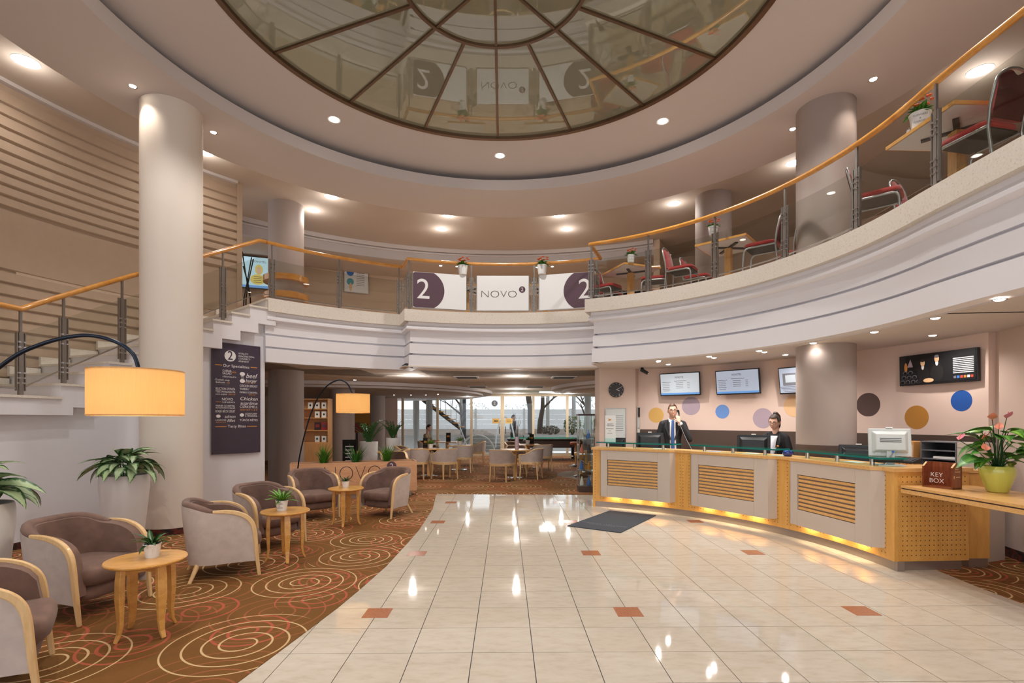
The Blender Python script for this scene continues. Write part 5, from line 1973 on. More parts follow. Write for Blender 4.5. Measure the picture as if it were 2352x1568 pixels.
# ---- screens on the reception wall
def screen(label, px0, px1, py_c, h, r, scr, tilt, rows, head=None, bar=True):
    t0, t1 = ray_arc(px0, r), ray_arc(px1, r)
    A, B = pol(t0, r), pol(t1, r)
    c = (A + B) / 2
    w = (B - A).length
    zc = CAMH + (HZ - py_c) / F * c.y
    t = thing('wall_screen', label, 'screen', (c.x, c.y, zc), math.atan2(B.y - A.y, B.x - A.x))
    m = Matrix.Rotation(tilt, 4, 'X')
    obj('housing', MB().box((0, 0.02, 0), (w, 0.045, h)).xf(m), 'black_plastic', t, None, 0.006)
    obj('wall_bracket', MB().box((0, 0.10, 0), (0.2, 0.14, 0.12)), 'dark_grey', t)
    obj('display', MB().box((0, -0.004, 0.004), (w - 0.035, 0.004, h - 0.04)).xf(m), scr, t)

    def tl(s, size, x, z, mat='print_dark', width=None, align='CENTER'):
        o = text(s, size, t, mat, tuple(m @ Vector((x, -0.0075, z))), (PI / 2 + tilt, 0, 0), 0, 0.0003, align, width=width)
    if bar:
        obj('colour_bar', MB().box((0, -0.0065, -h / 2 + 0.04), (w - 0.035, 0.002, 0.035)).xf(m), 'screen_blue', t)
    if head:
        tl(head, 0.05, 0, h * 0.30, 'print_dark', w * 0.22)
    for x, z, wd in rows:
        obj('printed_line', MB().box((x * w, -0.0065, z * h), (wd * w, 0.001, 0.008)).xf(m), 'print_grey', t)
    return t, w, m


rows = [(-0.33, 0.10, 0.22), (0.02, 0.14, 0.30)] + [(-0.34, 0.03 - 0.075 * k, 0.16 + 0.03 * (k % 2)) for k in range(5)] + [(0.0, 0.06 - 0.075 * k, 0.18) for k in range(4)] + [(0.22, 0.06 - 0.075 * k, 0.06) for k in range(4)]
screen('left white price screen on the reception wall', 1516, 1608, 882, 0.44, RW - 0.17, 'screen_white', 0.14, rows, 'NOVOTEL')
screen('middle lilac price screen on the reception wall', 1644, 1745, 877, 0.44, RW - 0.17, 'screen_lilac', 0.14, rows, 'NOVOTEL')
t, w, m = screen('right screen half hidden by the taupe column', 1789, 1893, 872, 0.44, RW - 0.17, 'screen_lilac', 0.14, [], None, False)
obj('picture', MB().box((-0.18, -0.0068, 0.02), (0.22, 0.002, 0.20)).xf(m), 'print_grey', t)
obj('picture', MB().box((-0.16, -0.0078, 0.03), (0.17, 0.002, 0.12)).xf(m), 'screen_white', t)
for k in range(4):
    obj('picture_line', MB().box((-0.15, -0.0078, -0.10 - 0.025 * k), (0.4 - 0.05 * k, 0.002, 0.008)).xf(m), 'print_grey', t)
t, w, m = screen('wide dark screen showing two suited men above the gold dot', 2066, 2246, 845, 0.40, RW - 0.06, 'black_plastic', 0.02, [], None, False)
yk = -0.0072


def pd(nm, cx, cz, rx, rz_, mat, k=0):
    obj(nm, MB().ball((cx * w, yk - 0.0006 * k, cz * 0.40), 1, 14, 7, sx=rx * w, sy=0.0005, sz=rz_ * 0.40).xf(m), mat, t)


for i in range(4):
    for j in range(3 - i // 2):
        pd('arch_shape', -0.45 + 0.075 * i + 0.02 * j, -0.38 + 0.15 * j, 0.032, 0.065, 'print_grey')
        pd('arch_shape', -0.45 + 0.075 * i + 0.02 * j, -0.39 + 0.15 * j, 0.024, 0.05, 'dark_void', 1)
pd('tower_shape', -0.40, 0.10, 0.022, 0.16, 'print_orange')
obj('spire_shape', MB().add([(-0.38 * w, yk, 0.04), (-0.30 * w, yk, 0.04), (-0.335 * w, yk, 0.15)], [(0, 1, 2)]).xf(m), 'decal_lilac', t)
for x, dz in ((-0.165, 0.0), (0.02, 0.09)):
    pd('suit_shape', x, -0.17 + dz * 0.3, 0.085, 0.28, 'dark_void', 1)
    pd('collar_shape', x, 0.07 + dz, 0.018, 0.09, 'print_white', 2)
    pd('face_shape', x, 0.20 + dz, 0.030, 0.11, 'decal_peach', 3)
    pd('hair_shape', x, 0.28 + dz, 0.029, 0.05, 'hair_dark' if x < 0 else 'print_grey', 4)
pd('paper_shape', -0.09, -0.37, 0.07, 0.07, 'decal_peach', 5)
for k in range(9):
    obj('printed_line', MB().box((0.34 * w, yk, (0.24 - 0.055 * k) * 0.40), (0.24 * w, 0.001, 0.010)).xf(m), 'print_white', t)
for k, c_ in enumerate(('print_grey', 'print_blue', 'print_red', 'decal_gold', 'print_white', 'print_red')):
    obj('logo_block', MB().box(((0.24 + 0.04 * k) * w, yk, -0.33 * 0.40), (0.03 * w, 0.001, 0.03)).xf(m), c_, t)


# ---- wall dots
def dot(px, py, rpx, mat, label):
    r = RW - 0.003
    th = ray_arc(px, r)
    p = pol(th, r)
    z = CAMH + (HZ - py) / F * p.y
    rad = rpx / F * p.y
    vs_ = [pol(th, r, z)] + [pol(th + math.degrees(rad * math.cos(2 * PI * k / 48) / r), r, z + rad * math.sin(2 * PI * k / 48)) for k in range(48)]
    vo = [pol(th, r + 0.003, z)] + [pol(th + math.degrees(rad * math.cos(2 * PI * k / 48) / r), r + 0.003, z + rad * math.sin(2 * PI * k / 48)) for k in range(48)]
    fs = [(0, 1 + k, 1 + (k + 1) % 48) for k in range(48)] + [(1 + k, 50 + k, 50 + (k + 1) % 48, 1 + (k + 1) % 48) for k in range(48)]
    c = Vector((p.x, p.y, z))
    o = obj('wall_dot', MB().add([v - c for v in vs_] + [v - c for v in vo], fs), mat, loc=c)
    tag(o, label, 'wall decal', 'round painted dots on the reception wall')


dot(1507, 953, 17.5, 'decal_ochre', 'ochre dot on the wall left of the man')
dot(1587, 932, 21, 'decal_lilac', 'lilac dot on the wall right of the man, below the left screen')
dot(1659, 945, 16, 'decal_blue', 'pale blue dot on the wall between man and woman')
dot(1752, 960, 23, 'decal_lilac', 'lilac dot behind the head of the woman')
dot(1825, 932, 25, 'decal_peach', 'peach dot cut off by the taupe column')
dot(1994, 929, 27, 'decal_brown', 'dark brown dot right of the taupe column')
dot(2105, 958, 27, 'decal_gold', 'gold dot below the wide dark screen')
dot(2208, 920, 24, 'decal_navy', 'deep blue dot near the right pier')

# ---- pier: clock, notice frame, leaflet pockets, camera
yp = 10.19
c = at(1415, 895, yp)
t = thing('wall_clock', 'round dark grey wall clock on the pier', 'clock', tuple(c))
obj('dial', MB().lathe([(0.001, 0.025), (0.145, 0.025), (0.15, 0.02), (0.15, 0.0), (0.001, 0)], (0, 0, 0), 40), 'dark_grey', t, 40, rot=(PI / 2, 0, 0), loc=(0, 0.005, 0))
for k in range(12):
    a = k * PI / 6
    if k != 5:
        obj('hour_mark', MB().box((0.128 * math.sin(a), -0.021, 0.128 * math.cos(a)), (0.005, 0.002, 0.018), m=Matrix.Rotation(a, 3, 'Y')), 'print_white', t)
text('5', 0.06, t, 'print_white', (0.062, -0.021, -0.105), (PI / 2, 0, 0), 0, 0.0004)
obj('hour_hand', MB().box((0.035, -0.023, -0.01), (0.075, 0.002, 0.008), m=Matrix.Rotation(0.35, 3, 'Y')), 'print_white', t)
obj('minute_hand', MB().box((0.05, -0.024, 0.028), (0.11, 0.002, 0.006), m=Matrix.Rotation(-0.5, 3, 'Y')), 'print_white', t)
a, b = at(1391, 937, yp), at(1437, 1006, yp)
t = thing('notice_frame', 'silver framed notice sheet on the pier below the clock', 'notice', ((a.x + b.x) / 2, yp - 0.002, b.z))
w, h = b.x - a.x, a.z - b.z
obj('sheet', MB().box((0, 0, h / 2), (w, 0.008, h)), 'light_plastic', t)
obj('frame', MB().tube([(-w / 2, -0.006, 0), (w / 2, -0.006, 0), (w / 2, -0.006, h), (-w / 2, -0.006, h)], 1, closed=True, flat=(0.014, 0.014), up=(0, 1, 0)), 'steel', t)
for k in range(8):
    obj('printed_line', MB().box((0.05, -0.0055, h * (0.75 - 0.07 * k)), (w * 0.5, 0.001, 0.008)), 'print_grey', t)
t = thing('leaflet_rack', 'narrow rack of leaflets on the side of the pier', 'leaflet rack', (2.555, 10.30, 1.15), -R_(31))
obj('backplate', MB().box((0, 0, 0.33), (0.008, 0.13, 0.66)), 'light_plastic', t)
for k, mt in enumerate(('paper', 'light_plastic', 'print_dark')):
    obj('leaflet', MB().box((0.012, 0, 0.10 + 0.22 * k), (0.012, 0.11, 0.19)), mt, t)
t = thing('security_camera', 'small black security camera at the top of the pier', 'camera', tuple(at(1478, 852, 9.95)))
obj('mount', MB().box((-0.02, 0.03, 0.05), (0.05, 0.05, 0.05)).tube([(0, 0.02, 0.05), (0.0, 0, 0.0)], 0.012, 8), 'black_plastic', t)
obj('camera_body', MB().tube([(-0.05, 0.0, 0.03), (0.07, -0.06, -0.05)], [0.035, 0.03], 12), 'black_plastic', t, 40)
obj('camera_lens', MB().ball((0.074, -0.063, -0.054), 0.02, 12, 8), 'chrome', t, 60)

# ---- back shelf with binders and trays
bs = pol(ray_arc(2150, 5.30), 5.30)
rzs = R_(-70)
t = thing('back_cabinet', 'low taupe cabinet along the wall behind the counter end', 'cabinet', (bs.x, bs.y, 0), rzs)
obj('carcass', MB().box((0, 0, 0.475), (1.15, 0.34, 0.95)), 'laminate_taupe', t)
obj('cabinet_top', MB().box((0, 0, 0.963), (1.17, 0.36, 0.025)), 'shelf_wood', t)
mxs = Matrix.Translation((bs.x, bs.y, 0.976)) @ Matrix.Rotation(rzs, 4, 'Z')


def on_shelf(x, y=0.0, z=0.0):
    return tuple(mxs @ Vector((x, y, z)))


for k in range(4):
    t = thing('ring_binder', 'white spined ring binder, %s from the left beside the paper trays' % ORD[k], 'binder', on_shelf(-0.46 + 0.085 * k), rzs, 'ring binders on the back cabinet')
    obj('cover', MB().box((0, 0, 0.15), (0.075, 0.26, 0.30)), 'shelf_wood', t, None, 0.003)
    obj('spine_label', MB().box((0, -0.1315, 0.15), (0.05, 0.003, 0.22)), 'paper', t)
    obj('printed_mark', MB().box((0, -0.1335, 0.15), (0.014, 0.002, 0.12)), 'print_dark', t)
t = thing('paper_tray_unit', 'grey paper tray unit with open slots on the back cabinet', 'tray', on_shelf(0.10), rzs)
for z in (0.0, 0.10, 0.20, 0.30):
    obj('tray', MB().box((0, 0, z + 0.006), (0.36, 0.28, 0.012)), 'mid_grey', t)
for x in (-0.18, 0.18):
    obj('side', MB().box((x, 0, 0.155), (0.012, 0.28, 0.31)), 'mid_grey', t)
obj('back', MB().box((0, 0.135, 0.155), (0.36, 0.012, 0.31)), 'dark_grey', t)
obj('paper_stack', MB().box((0.05, -0.02, 0.125), (0.22, 0.2, 0.025)), 'paper', t)
t = thing('grey_box_file', 'plain grey file box right of the paper trays', 'box', on_shelf(0.40), rzs)
obj('case', MB().box((0, 0, 0.155), (0.22, 0.28, 0.31)), 'laminate_taupe', t, None, 0.004)
obj('lid_line', MB().box((0, -0.1405, 0.25), (0.22, 0.002, 0.006)), 'mid_grey', t)
# ================================================================ people
def head_point(lam, phi, jaw=0.26, nose=0.022, s=1.0):
    """surface of a head centred at the origin, face towards -Y"""
    cl, sl = math.cos(lam), math.sin(lam)
    x = 0.074 * math.sin(phi) * cl
    y = -0.094 * math.cos(phi) * cl
    z = 0.118 * sl
    low = max(0.0, -sl)
    x *= 1 - jaw * low ** 1.4
    front = max(0.0, math.cos(phi))
    if low > 0:
        y = y - 0.012 * low * front if y < 0 else y * (1 - 0.25 * low)
    g = lambda p0, l0, sp, sl_: math.exp(-((phi - p0) / sp) ** 2 - ((lam - l0) / sl_) ** 2)
    r = nose * g(0, -0.16, 0.15, 0.13) + nose * 0.55 * g(0, 0.06, 0.10, 0.16) + 0.005 * (g(0.36, 0.24, 0.25, 0.09) + g(-0.36, 0.24, 0.25, 0.09))
    r -= 0.011 * (g(0.38, 0.06, 0.17, 0.10) + g(-0.38, 0.06, 0.17, 0.10))
    r += 0.006 * (g(0.6, -0.25, 0.25, 0.2) + g(-0.6, -0.25, 0.25, 0.2)) + 0.007 * g(0, -0.85, 0.3, 0.2) + 0.005 * g(0, -0.45, 0.2, 0.06) - 0.004 * g(0, -0.58, 0.25, 0.06)
    d = Vector((math.sin(phi) * cl, -math.cos(phi) * cl, sl))
    return (Vector((x, y, z)) + d * r) * s


def head_mb(mb, M, s=1.0):
    nu, nv = 40, 26
    vs_, fs = [], []
    for j in range(nv + 1):
        lam = -PI / 2 + PI * j / nv
        for i in range(nu):
            vs_.append(M @ head_point(lam, -PI + 2 * PI * i / nu, s=s))
    for j in range(nv):
        for i in range(nu):
            k = (i + 1) % nu
            fs.append((j * nu + i, j * nu + k, (j + 1) * nu + k, (j + 1) * nu + i))
    mb.add(vs_, fs)
    for q in (-1, 1):
        mb.ball(M @ Vector((q * 0.076 * s, 0.008, -0.005)), 1, 10, 8, sx=0.012 * s, sy=0.02 * s, sz=0.032 * s, m=M.to_3x3())
    return mb


def hair_mb(M, keep, s=1.0, puff=1.07, zoff=0.004):
    nu, nv = 48, 30
    vs_, fs = [], []
    for j in range(nv + 1):
        lam = -PI / 2 + PI * j / nv
        for i in range(nu):
            ph = -PI + 2 * PI * i / nu
            p = head_point(lam, ph, 0.2, 0.0, s) * (puff + 0.012 * math.sin(ph * 17 + lam * 5))
            vs_.append(M @ (p + Vector((0, 0, zoff))))
    for j in range(nv):
        for i in range(nu):
            k = (i + 1) % nu
            lam, ph = -PI / 2 + PI * (j + 0.5) / nv, -PI + 2 * PI * (i + 0.5) / nu
            if keep(lam, ph):
                fs.append((j * nu + i, j * nu + k, (j + 1) * nu + k, (j + 1) * nu + i))
    return MB().add(vs_, fs)


def limb(mb, pts, rs):
    for (a, ra), (b, rb) in zip(zip(pts, rs), zip(pts[1:], rs[1:])):
        mb.cone(a, ra, b, rb, 12)


def hand(mb, wrist, d, nrm, curl, side, s=1.0, spread=0.02):
    """five-fingered hand; d: direction of the palm, nrm: palm normal (fingers curl towards it)"""
    wrist, d, nrm = Vector(wrist), Vector(d).normalized(), Vector(nrm).normalized()
    nrm = (nrm - d * nrm.dot(d)).normalized()
    sd = d.cross(nrm) * side
    for i, L in enumerate((0.070, 0.078, 0.073, 0.058)):
        off = (-1.5 + i) * spread * s
        k = wrist + d * (0.085 - 0.004 * abs(i - 1.2)) * s + sd * off
        mb.cone(wrist + sd * off * 0.55, 0.017 * s, k, 0.0125 * s, 8)
        p, dr, a = k, d, 0.0
        for q, f in enumerate((0.45, 0.32, 0.23)):
            a += curl * (0.6, 0.9, 0.7)[q]
            dr = (d * math.cos(a) + nrm * math.sin(a)).normalized()
            e = p + dr * L * f * s
            mb.cone(p, (0.0105 - 0.001 * q) * s, e, (0.0095 - 0.001 * q) * s, 7)
            p = e
    b = wrist + d * 0.025 * s - sd * 0.022 * s
    t1 = b + (d * 0.5 - sd * 0.75 + nrm * 0.35).normalized() * 0.038 * s
    t2 = t1 + (d * 0.8 - sd * 0.15 + nrm * 0.5).normalized() * 0.030 * s
    mb.cone(b, 0.015 * s, t1, 0.011 * s, 8)
    mb.cone(t1, 0.011 * s, t2, 0.009 * s, 8)


def remesh(o, vox, smooth=2):
    m = o.modifiers.new('remesh', 'REMESH')
    m.mode = 'VOXEL'
    m.voxel_size = vox
    m.use_smooth_shade = True
    if smooth:
        q = o.modifiers.new('smooth', 'SMOOTH')
        q.factor = 0.5
        q.iterations = smooth
    return o


def face_bits(t, M, s, smile, brow_mat, glasses=None, gaze=(0, 0)):
    P = lambda lam, phi, out: M @ (head_point(lam, phi, s=s) + Vector((math.sin(phi) * math.cos(lam), -math.cos(phi) * math.cos(lam), math.sin(lam))) * out)
    for q in (-1, 1):
        c = P(0.06, q * 0.37, -0.004)
        ey = obj('eye', MB().ball(c, 1, 10, 8, sx=0.014 * s, sy=0.008 * s, sz=0.0075 * s, m=M.to_3x3()), 'eye_white', t, 60)
        c2 = P(0.06, q * 0.37, 0.0025)
        obj('iris', MB().ball(c2, 1, 8, 6, sx=0.0058 * s, sy=0.004 * s, sz=0.0058 * s, m=M.to_3x3()), 'hair_dark', ey, 60)
        obj('eyebrow', MB().tube([P(0.24, q * 0.18, 0.002), P(0.29, q * 0.38, 0.002), P(0.24, q * 0.6, 0.001)], [0.0035 * s, 0.0045 * s, 0.002 * s], 6), brow_mat, t)
    up = 0.10 if smile else 0.01
    obj('mouth', MB().tube([P(-0.52 + up, -0.33, 0.002), P(-0.53, -0.15, 0.004), P(-0.545, 0, 0.005), P(-0.53, 0.15, 0.004), P(-0.52 + up, 0.33, 0.002)], [0.002, 0.006 * s, 0.007 * s, 0.006 * s, 0.002], 6), 'lip', t, 60)
    if smile:
        obj('teeth', MB().tube([P(-0.49, -0.2, 0.005), P(-0.515, 0, 0.008), P(-0.49, 0.2, 0.005)], [0.002, 0.0045 * s, 0.002], 6), 'eye_white', t, 60)
    if glasses:
        g = MB()
        for q in (-1, 1):
            cc = [P(0.06 + 0.17 * math.sin(a), q * 0.37 + 0.24 * math.cos(a), 0.011) for a in [k * 2 * PI / 14 for k in range(14)]]
            g.tube(cc, 0.0022 * s, 5, True)
            g.tube([P(0.09, q * 0.62, 0.011), P(0.08, q * 1.1, 0.010), P(0.03, q * 1.5, 0.006)], 0.002 * s, 5)
        g.tube([P(0.09, -0.13, 0.013), P(0.10, 0, 0.012), P(0.09, 0.13, 0.013)], 0.002 * s, 5)
        obj('glasses', g, glasses, t)


def torso_jacket(mb, sh, dz=0.0, female=False):
    """loft-like stack for a jacket body, shoulders at x = ±sh"""
    w = 0.9 if female else 1.0
    lev = ((0.80, 0.165, 0.122), (0.92, 0.162, 0.118), (1.04, 0.146 * w, 0.110), (1.14, 0.148 * w, 0.112), (1.24, 0.162 * w, 0.118), (1.33, 0.168 * w, 0.118), (1.39, 0.160 * w, 0.100))
    for (za, xa, ya), (zb, xb, yb_) in zip(lev, lev[1:]):
        for k in range(4):
            f = k / 4
            mb.ball((0, 0, za + (zb - za) * f + dz), 1, 20, 10, sx=xa + (xb - xa) * f, sy=ya + (yb_ - ya) * f, sz=0.08)
    mb.ball((0, 0, 1.39 + dz), 1, 20, 10, sx=lev[-1][1], sy=lev[-1][2], sz=0.09)
    for q in (-1, 1):
        mb.cone((q * 0.055, 0.008, 1.468 + dz), 0.048, (q * sh * 0.9, 0.004, 1.44 + dz), 0.050, 14)
    return mb


# ---- man on the telephone
px_m, r_m = 1545, 5.02
pm = pol(ray_arc(px_m, r_m), r_m, 0.003)
man = thing('person', 'smiling man in charcoal suit and blue tie holding a telephone to his ear', 'person', tuple(pm), R_(-17))
DZ = 0.035
Mh = Matrix.Translation((0.0, -0.025, 1.665 + DZ)) @ Matrix.Rotation(R_(-4), 4, 'Y') @ Matrix.Rotation(R_(4), 4, 'Z') @ Matrix.Rotation(R_(6), 4, 'X')
b = MB()
head_mb(b, Mh, 1.08)
b.cone((0, 0.012, 1.45 + DZ), 0.062, (0, 0.0, 1.60 + DZ), 0.056, 16)
torso_jacket(b, 0.165, DZ - 0.025)
b.v = [(x * 0.84 if z < 1.44 + DZ else x, y * 0.78 if z < 1.44 + DZ else y, z) for x, y, z in b.v]
Rsh, Lsh = Vector((-0.178, 0, 1.425 + DZ)), Vector((0.178, 0, 1.425 + DZ))
Rel, Rwr = Vector((-0.27, 0.03, 1.15)), Vector((-0.20, -0.17, 0.98))
Lel, Lwr = Vector((0.285, -0.09, 1.19)), Vector((0.105, -0.175, 1.50))
limb(b, [Rsh, Rel, Rwr], [0.05, 0.042, 0.028])
limb(b, [Lsh, Lel, Lwr], [0.05, 0.042, 0.028])
hand(b, Rwr, (0.2, -0.9, -0.3), (0, 0, -1), 0.35, 1)
hand(b, Lwr, (-0.15, 0.25, 0.95), (-0.3, 0.9, -0.2), 0.75, -1)
for q in (-1, 1):
    limb(b, [Vector((q * 0.09, 0, 0.88)), Vector((q * 0.10, -0.01, 0.48)), Vector((q * 0.10, 0.01, 0.09))], [0.085, 0.055, 0.04])
remesh(obj('body', b, 'skin', man), 0.0065, 2)
face_bits(man, Mh, 1.08, True, 'hair_brown', 'print_dark')
hm = hair_mb(Mh, lambda l, p: (l > 0.72) or (l > 0.30 and abs(p) > 0.95) or (l > -0.05 and abs(p) > 1.35) or (l > -0.42 and abs(p) > 2.1), 1.08, 1.055)
ho = obj('hair', hm, 'hair_brown', man, 60)
sm = ho.modifiers.new('thick', 'SOLIDIFY')
sm.thickness = 0.012
j = torso_jacket(MB(), 0.178, DZ)
limb(j, [Rsh, Rel, Rel.lerp(Rwr, 0.88)], [0.062, 0.054, 0.043])
limb(j, [Lsh, Lel, Lel.lerp(Lwr, 0.84)], [0.062, 0.056, 0.043])
remesh(obj('suit_jacket', j, 'suit_charcoal', man), 0.010, 8)


def surf_strip(pts, w0, w1, off=0.0):
    """flat strip following the chest, pts = (x, y, z)"""
    mb = MB()
    n = len(pts)
    for k in range(n - 1):
        a, c = pts[k], pts[k + 1]
        wa, wc = w0 + (w1 - w0) * k / (n - 1), w0 + (w1 - w0) * (k + 1) / (n - 1)
        mb.add([(a[0] - wa, a[1] + 0.004, a[2]), (a[0], a[1] - 0.004, a[2]), (a[0] + wa, a[1] + 0.004, a[2]), (c[0] - wc, c[1] + 0.004, c[2]), (c[0], c[1] - 0.004, c[2]), (c[0] + wc, c[1] + 0.004, c[2])], [(0, 1, 4, 3), (1, 2, 5, 4)])
    return mb


sf = obj('shirt_front', surf_strip([(0, -0.085, 1.50 + DZ), (0, -0.122, 1.42 + DZ), (0, -0.136, 1.32 + DZ), (0, -0.138, 1.2 + DZ), (0.005, -0.134, 1.08), (0.01, -0.138, 0.96), (0.01, -0.14, 0.86)], 0.05, 0.055), 'shirt_white', man, 60)
sf.modifiers.new('thick', 'SOLIDIFY').thickness = 0.006
tie = obj('tie', surf_strip([(0, -0.10, 1.498 + DZ), (0, -0.128, 1.455 + DZ), (0, -0.142, 1.42 + DZ), (0, -0.149, 1.32 + DZ), (0, -0.151, 1.2 + DZ), (0.003, -0.149, 1.08), (0.005, -0.152, 0.98), (0.005, -0.154, 0.93)], 0.017, 0.034), 'tie_blue', man, 60)
tie.modifiers.new('thick', 'SOLIDIFY').thickness = 0.008
for q in (-1, 1):
    obj('collar', MB().add([(q * 0.008, -0.105, 1.49 + DZ), (q * 0.055, -0.075, 1.525 + DZ), (q * 0.075, -0.045, 1.53 + DZ), (q * 0.065, -0.105, 1.455 + DZ)], [(0, 1, 2, 3)]), 'shirt_white', man)
    lp = [(q * 0.095, -0.080, 1.50 + DZ), (q * 0.105, -0.113, 1.40 + DZ), (q * 0.03, -0.150, 1.16 + DZ), (q * 0.045, -0.150, 1.13 + DZ), (q * 0.135, -0.113, 1.38 + DZ), (q * 0.12, -0.075, 1.50 + DZ)]
    obj('lapel', MB().add(lp, [(0, 1, 4, 5), (1, 2, 3, 4)]), 'suit_charcoal', man).modifiers.new('thick', 'SOLIDIFY').thickness = 0.008
    tr = MB()
    limb(tr, [Vector((q * 0.09, 0, 0.90)), Vector((q * 0.10, -0.01, 0.48)), Vector((q * 0.10, 0.01, 0.07))], [0.105, 0.075, 0.062])
    obj('trouser_leg', tr, 'suit_charcoal', man, 60)
    obj('shoe', MB().ball((q * 0.10, -0.06, 0.04), 1, 14, 8, sx=0.045, sy=0.13, sz=0.038), 'black_plastic', man, 60)
obj('lapel_badge', MB().ball((0.125, -0.118, 1.36 + DZ), 0.012, 8, 6, sy=0.4), 'steel', man)
obj('shirt_cuff', MB().tube([tuple(Lel.lerp(Lwr, 0.82)), tuple(Lel.lerp(Lwr, 0.93))], 0.041, 14), 'shirt_white', man, 60)
hs = thing('telephone_handset', 'black telephone handset with cord held by the man in the suit', 'phone', tuple(Matrix.Translation(pm) @ Matrix.Rotation(R_(-17), 4, 'Z') @ Vector((0.092, -0.10, 1.63))), R_(-17))
obj('handset', MB().tube([(-0.020, -0.055, -0.075), (0.012, -0.03, -0.05), (0.016, 0.0, 0.0), (0.010, 0.02, 0.05), (-0.004, 0.02, 0.08)], [0.022, 0.015, 0.014, 0.016, 0.022], 10), 'black_plastic', hs, 60)
iv = Matrix.Rotation(R_(17), 4, 'Z') @ Matrix.Translation(-Vector(hs.location))
c0, c1 = Vector(hs.location) + Vector((-0.02, -0.05, -0.085)), pol(ray_arc(1592, 4.55), 4.55, 1.0)
cp_ = [iv @ (c0.lerp(c1, k / 20) + Vector((0, 0, -0.03 * math.sin(PI * k / 20)))) for k in range(21)]
obj('cord', MB().tube(cp_, 0.0045, 6), 'mid_grey', hs, 60)

# ---- woman with glasses
px_w, r_w = 1781, 5.0
pw = pol(ray_arc(px_w, r_w), r_w, 0.003)
rw_ = R_(-52)
wom = thing('person', 'woman with glasses and tied back hair in a black jacket', 'person', tuple(pw), rw_)
DW = -0.155
Mw = Matrix.Translation((0.0, -0.03, 1.655 + DW)) @ Matrix.Rotation(R_(3), 4, 'Y') @ Matrix.Rotation(R_(6), 4, 'Z') @ Matrix.Rotation(R_(14), 4, 'X')
b = MB()
head_mb(b, Mw, 1.0)
b.cone((0, 0.015, 1.43 + DW), 0.052, (0, 0.005, 1.585 + DW), 0.046, 16)
torso_jacket(b, 0.135, DW - 0.03, True)
b.v = [(x * 0.84 if z < 1.42 + DW else x, y * 0.78 if z < 1.42 + DW else y, z) for x, y, z in b.v]
Rsh, Lsh = Vector((-0.155, 0, 1.415 + DW)), Vector((0.155, 0, 1.415 + DW))
Rel, Rwr = Vector((-0.22, -0.02, 1.03)), Vector((-0.12, -0.25, 0.93))
Lel, Lwr = Vector((0.23, -0.02, 1.03)), Vector((0.14, -0.25, 0.93))
limb(b, [Rsh, Rel, Rwr], [0.043, 0.036, 0.024])
limb(b, [Lsh, Lel, Lwr], [0.043, 0.036, 0.024])
hand(b, Rwr, (0.2, -0.9, -0.25), (0, 0, -1), 0.4, 1, 0.9)
hand(b, Lwr, (-0.1, -0.9, -0.25), (0, 0, -1), 0.4, -1, 0.9)
for q in (-1, 1):
    limb(b, [Vector((q * 0.085, 0, 0.78)), Vector((q * 0.09, -0.01, 0.44)), Vector((q * 0.09, 0.01, 0.08))], [0.085, 0.052, 0.036])
remesh(obj('body', b, 'skin', wom), 0.0065, 2)
face_bits(wom, Mw, 1.0, False, 'hair_dark', 'black_plastic')
hm = hair_mb(Mw, lambda l, p: (l > 0.60) or (l > 0.15 and abs(p) > 1.0) or (l > -0.2 and abs(p) > 1.5) or (l > -0.5 and abs(p) > 2.2), 1.0, 1.075)
ho = obj('hair', hm, 'hair_dark', wom, 60)
ho.modifiers.new('thick', 'SOLIDIFY').thickness = 0.014
obj('hair_knot', MB().ball(Mw @ Vector((0, 0.055, 0.125)), 0.036, 14, 10, sz=0.8), 'hair_dark', wom, 60)
obj('ponytail', MB().tube([Mw @ Vector(p) for p in ((0, 0.08, 0.12), (0.01, 0.13, 0.06), (0.015, 0.14, -0.02), (0.015, 0.125, -0.10), (0.01, 0.11, -0.15))], [0.03, 0.036, 0.034, 0.026, 0.008], 10), 'hair_dark', wom, 60)
j = torso_jacket(MB(), 0.150, DW, True)
limb(j, [Rsh, Rel, Rel.lerp(Rwr, 0.8)], [0.056, 0.050, 0.041])
limb(j, [Lsh, Lel, Lel.lerp(Lwr, 0.8)], [0.056, 0.050, 0.041])
remesh(obj('jacket', j, 'jacket_black', wom), 0.010, 8)
sf = obj('blouse', surf_strip([(0, -0.082, 1.445 + DW), (0, -0.104, 1.40 + DW), (0, -0.128, 1.34 + DW), (0, -0.138, 1.25 + DW), (0, -0.136, 1.13 + DW), (0, -0.13, 1.02 + DW), (0, -0.13, 0.92 + DW)], 0.070, 0.045), 'shirt_white', wom, 60)
sf.modifiers.new('thick', 'SOLIDIFY').thickness = 0.006
for q in (-1, 1):
    lp = [(q * 0.085, -0.070, 1.485 + DW), (q * 0.088, -0.108, 1.38 + DW), (q * 0.02, -0.150, 1.08 + DW), (q * 0.04, -0.150, 1.05 + DW), (q * 0.125, -0.108, 1.36 + DW), (q * 0.105, -0.065, 1.49 + DW)]
    obj('lapel', MB().add(lp, [(0, 1, 4, 5), (1, 2, 3, 4)]), 'jacket_black', wom).modifiers.new('thick', 'SOLIDIFY').thickness = 0.008
    tr = MB()
    limb(tr, [Vector((q * 0.085, 0, 0.80)), Vector((q * 0.09, -0.01, 0.44)), Vector((q * 0.09, 0.01, 0.07))], [0.105, 0.072, 0.058])
    obj('trouser_leg', tr, 'jacket_black', wom, 60)
    obj('shoe', MB().ball((q * 0.09, -0.05, 0.035), 1, 14, 8, sx=0.04, sy=0.115, sz=0.033), 'black_plastic', wom, 60)
obj('orange_badge', MB().ball((0.092, -0.122, 1.29 + DW), 1, 12, 8, sx=0.02, sy=0.006, sz=0.013), 'print_orange', wom)
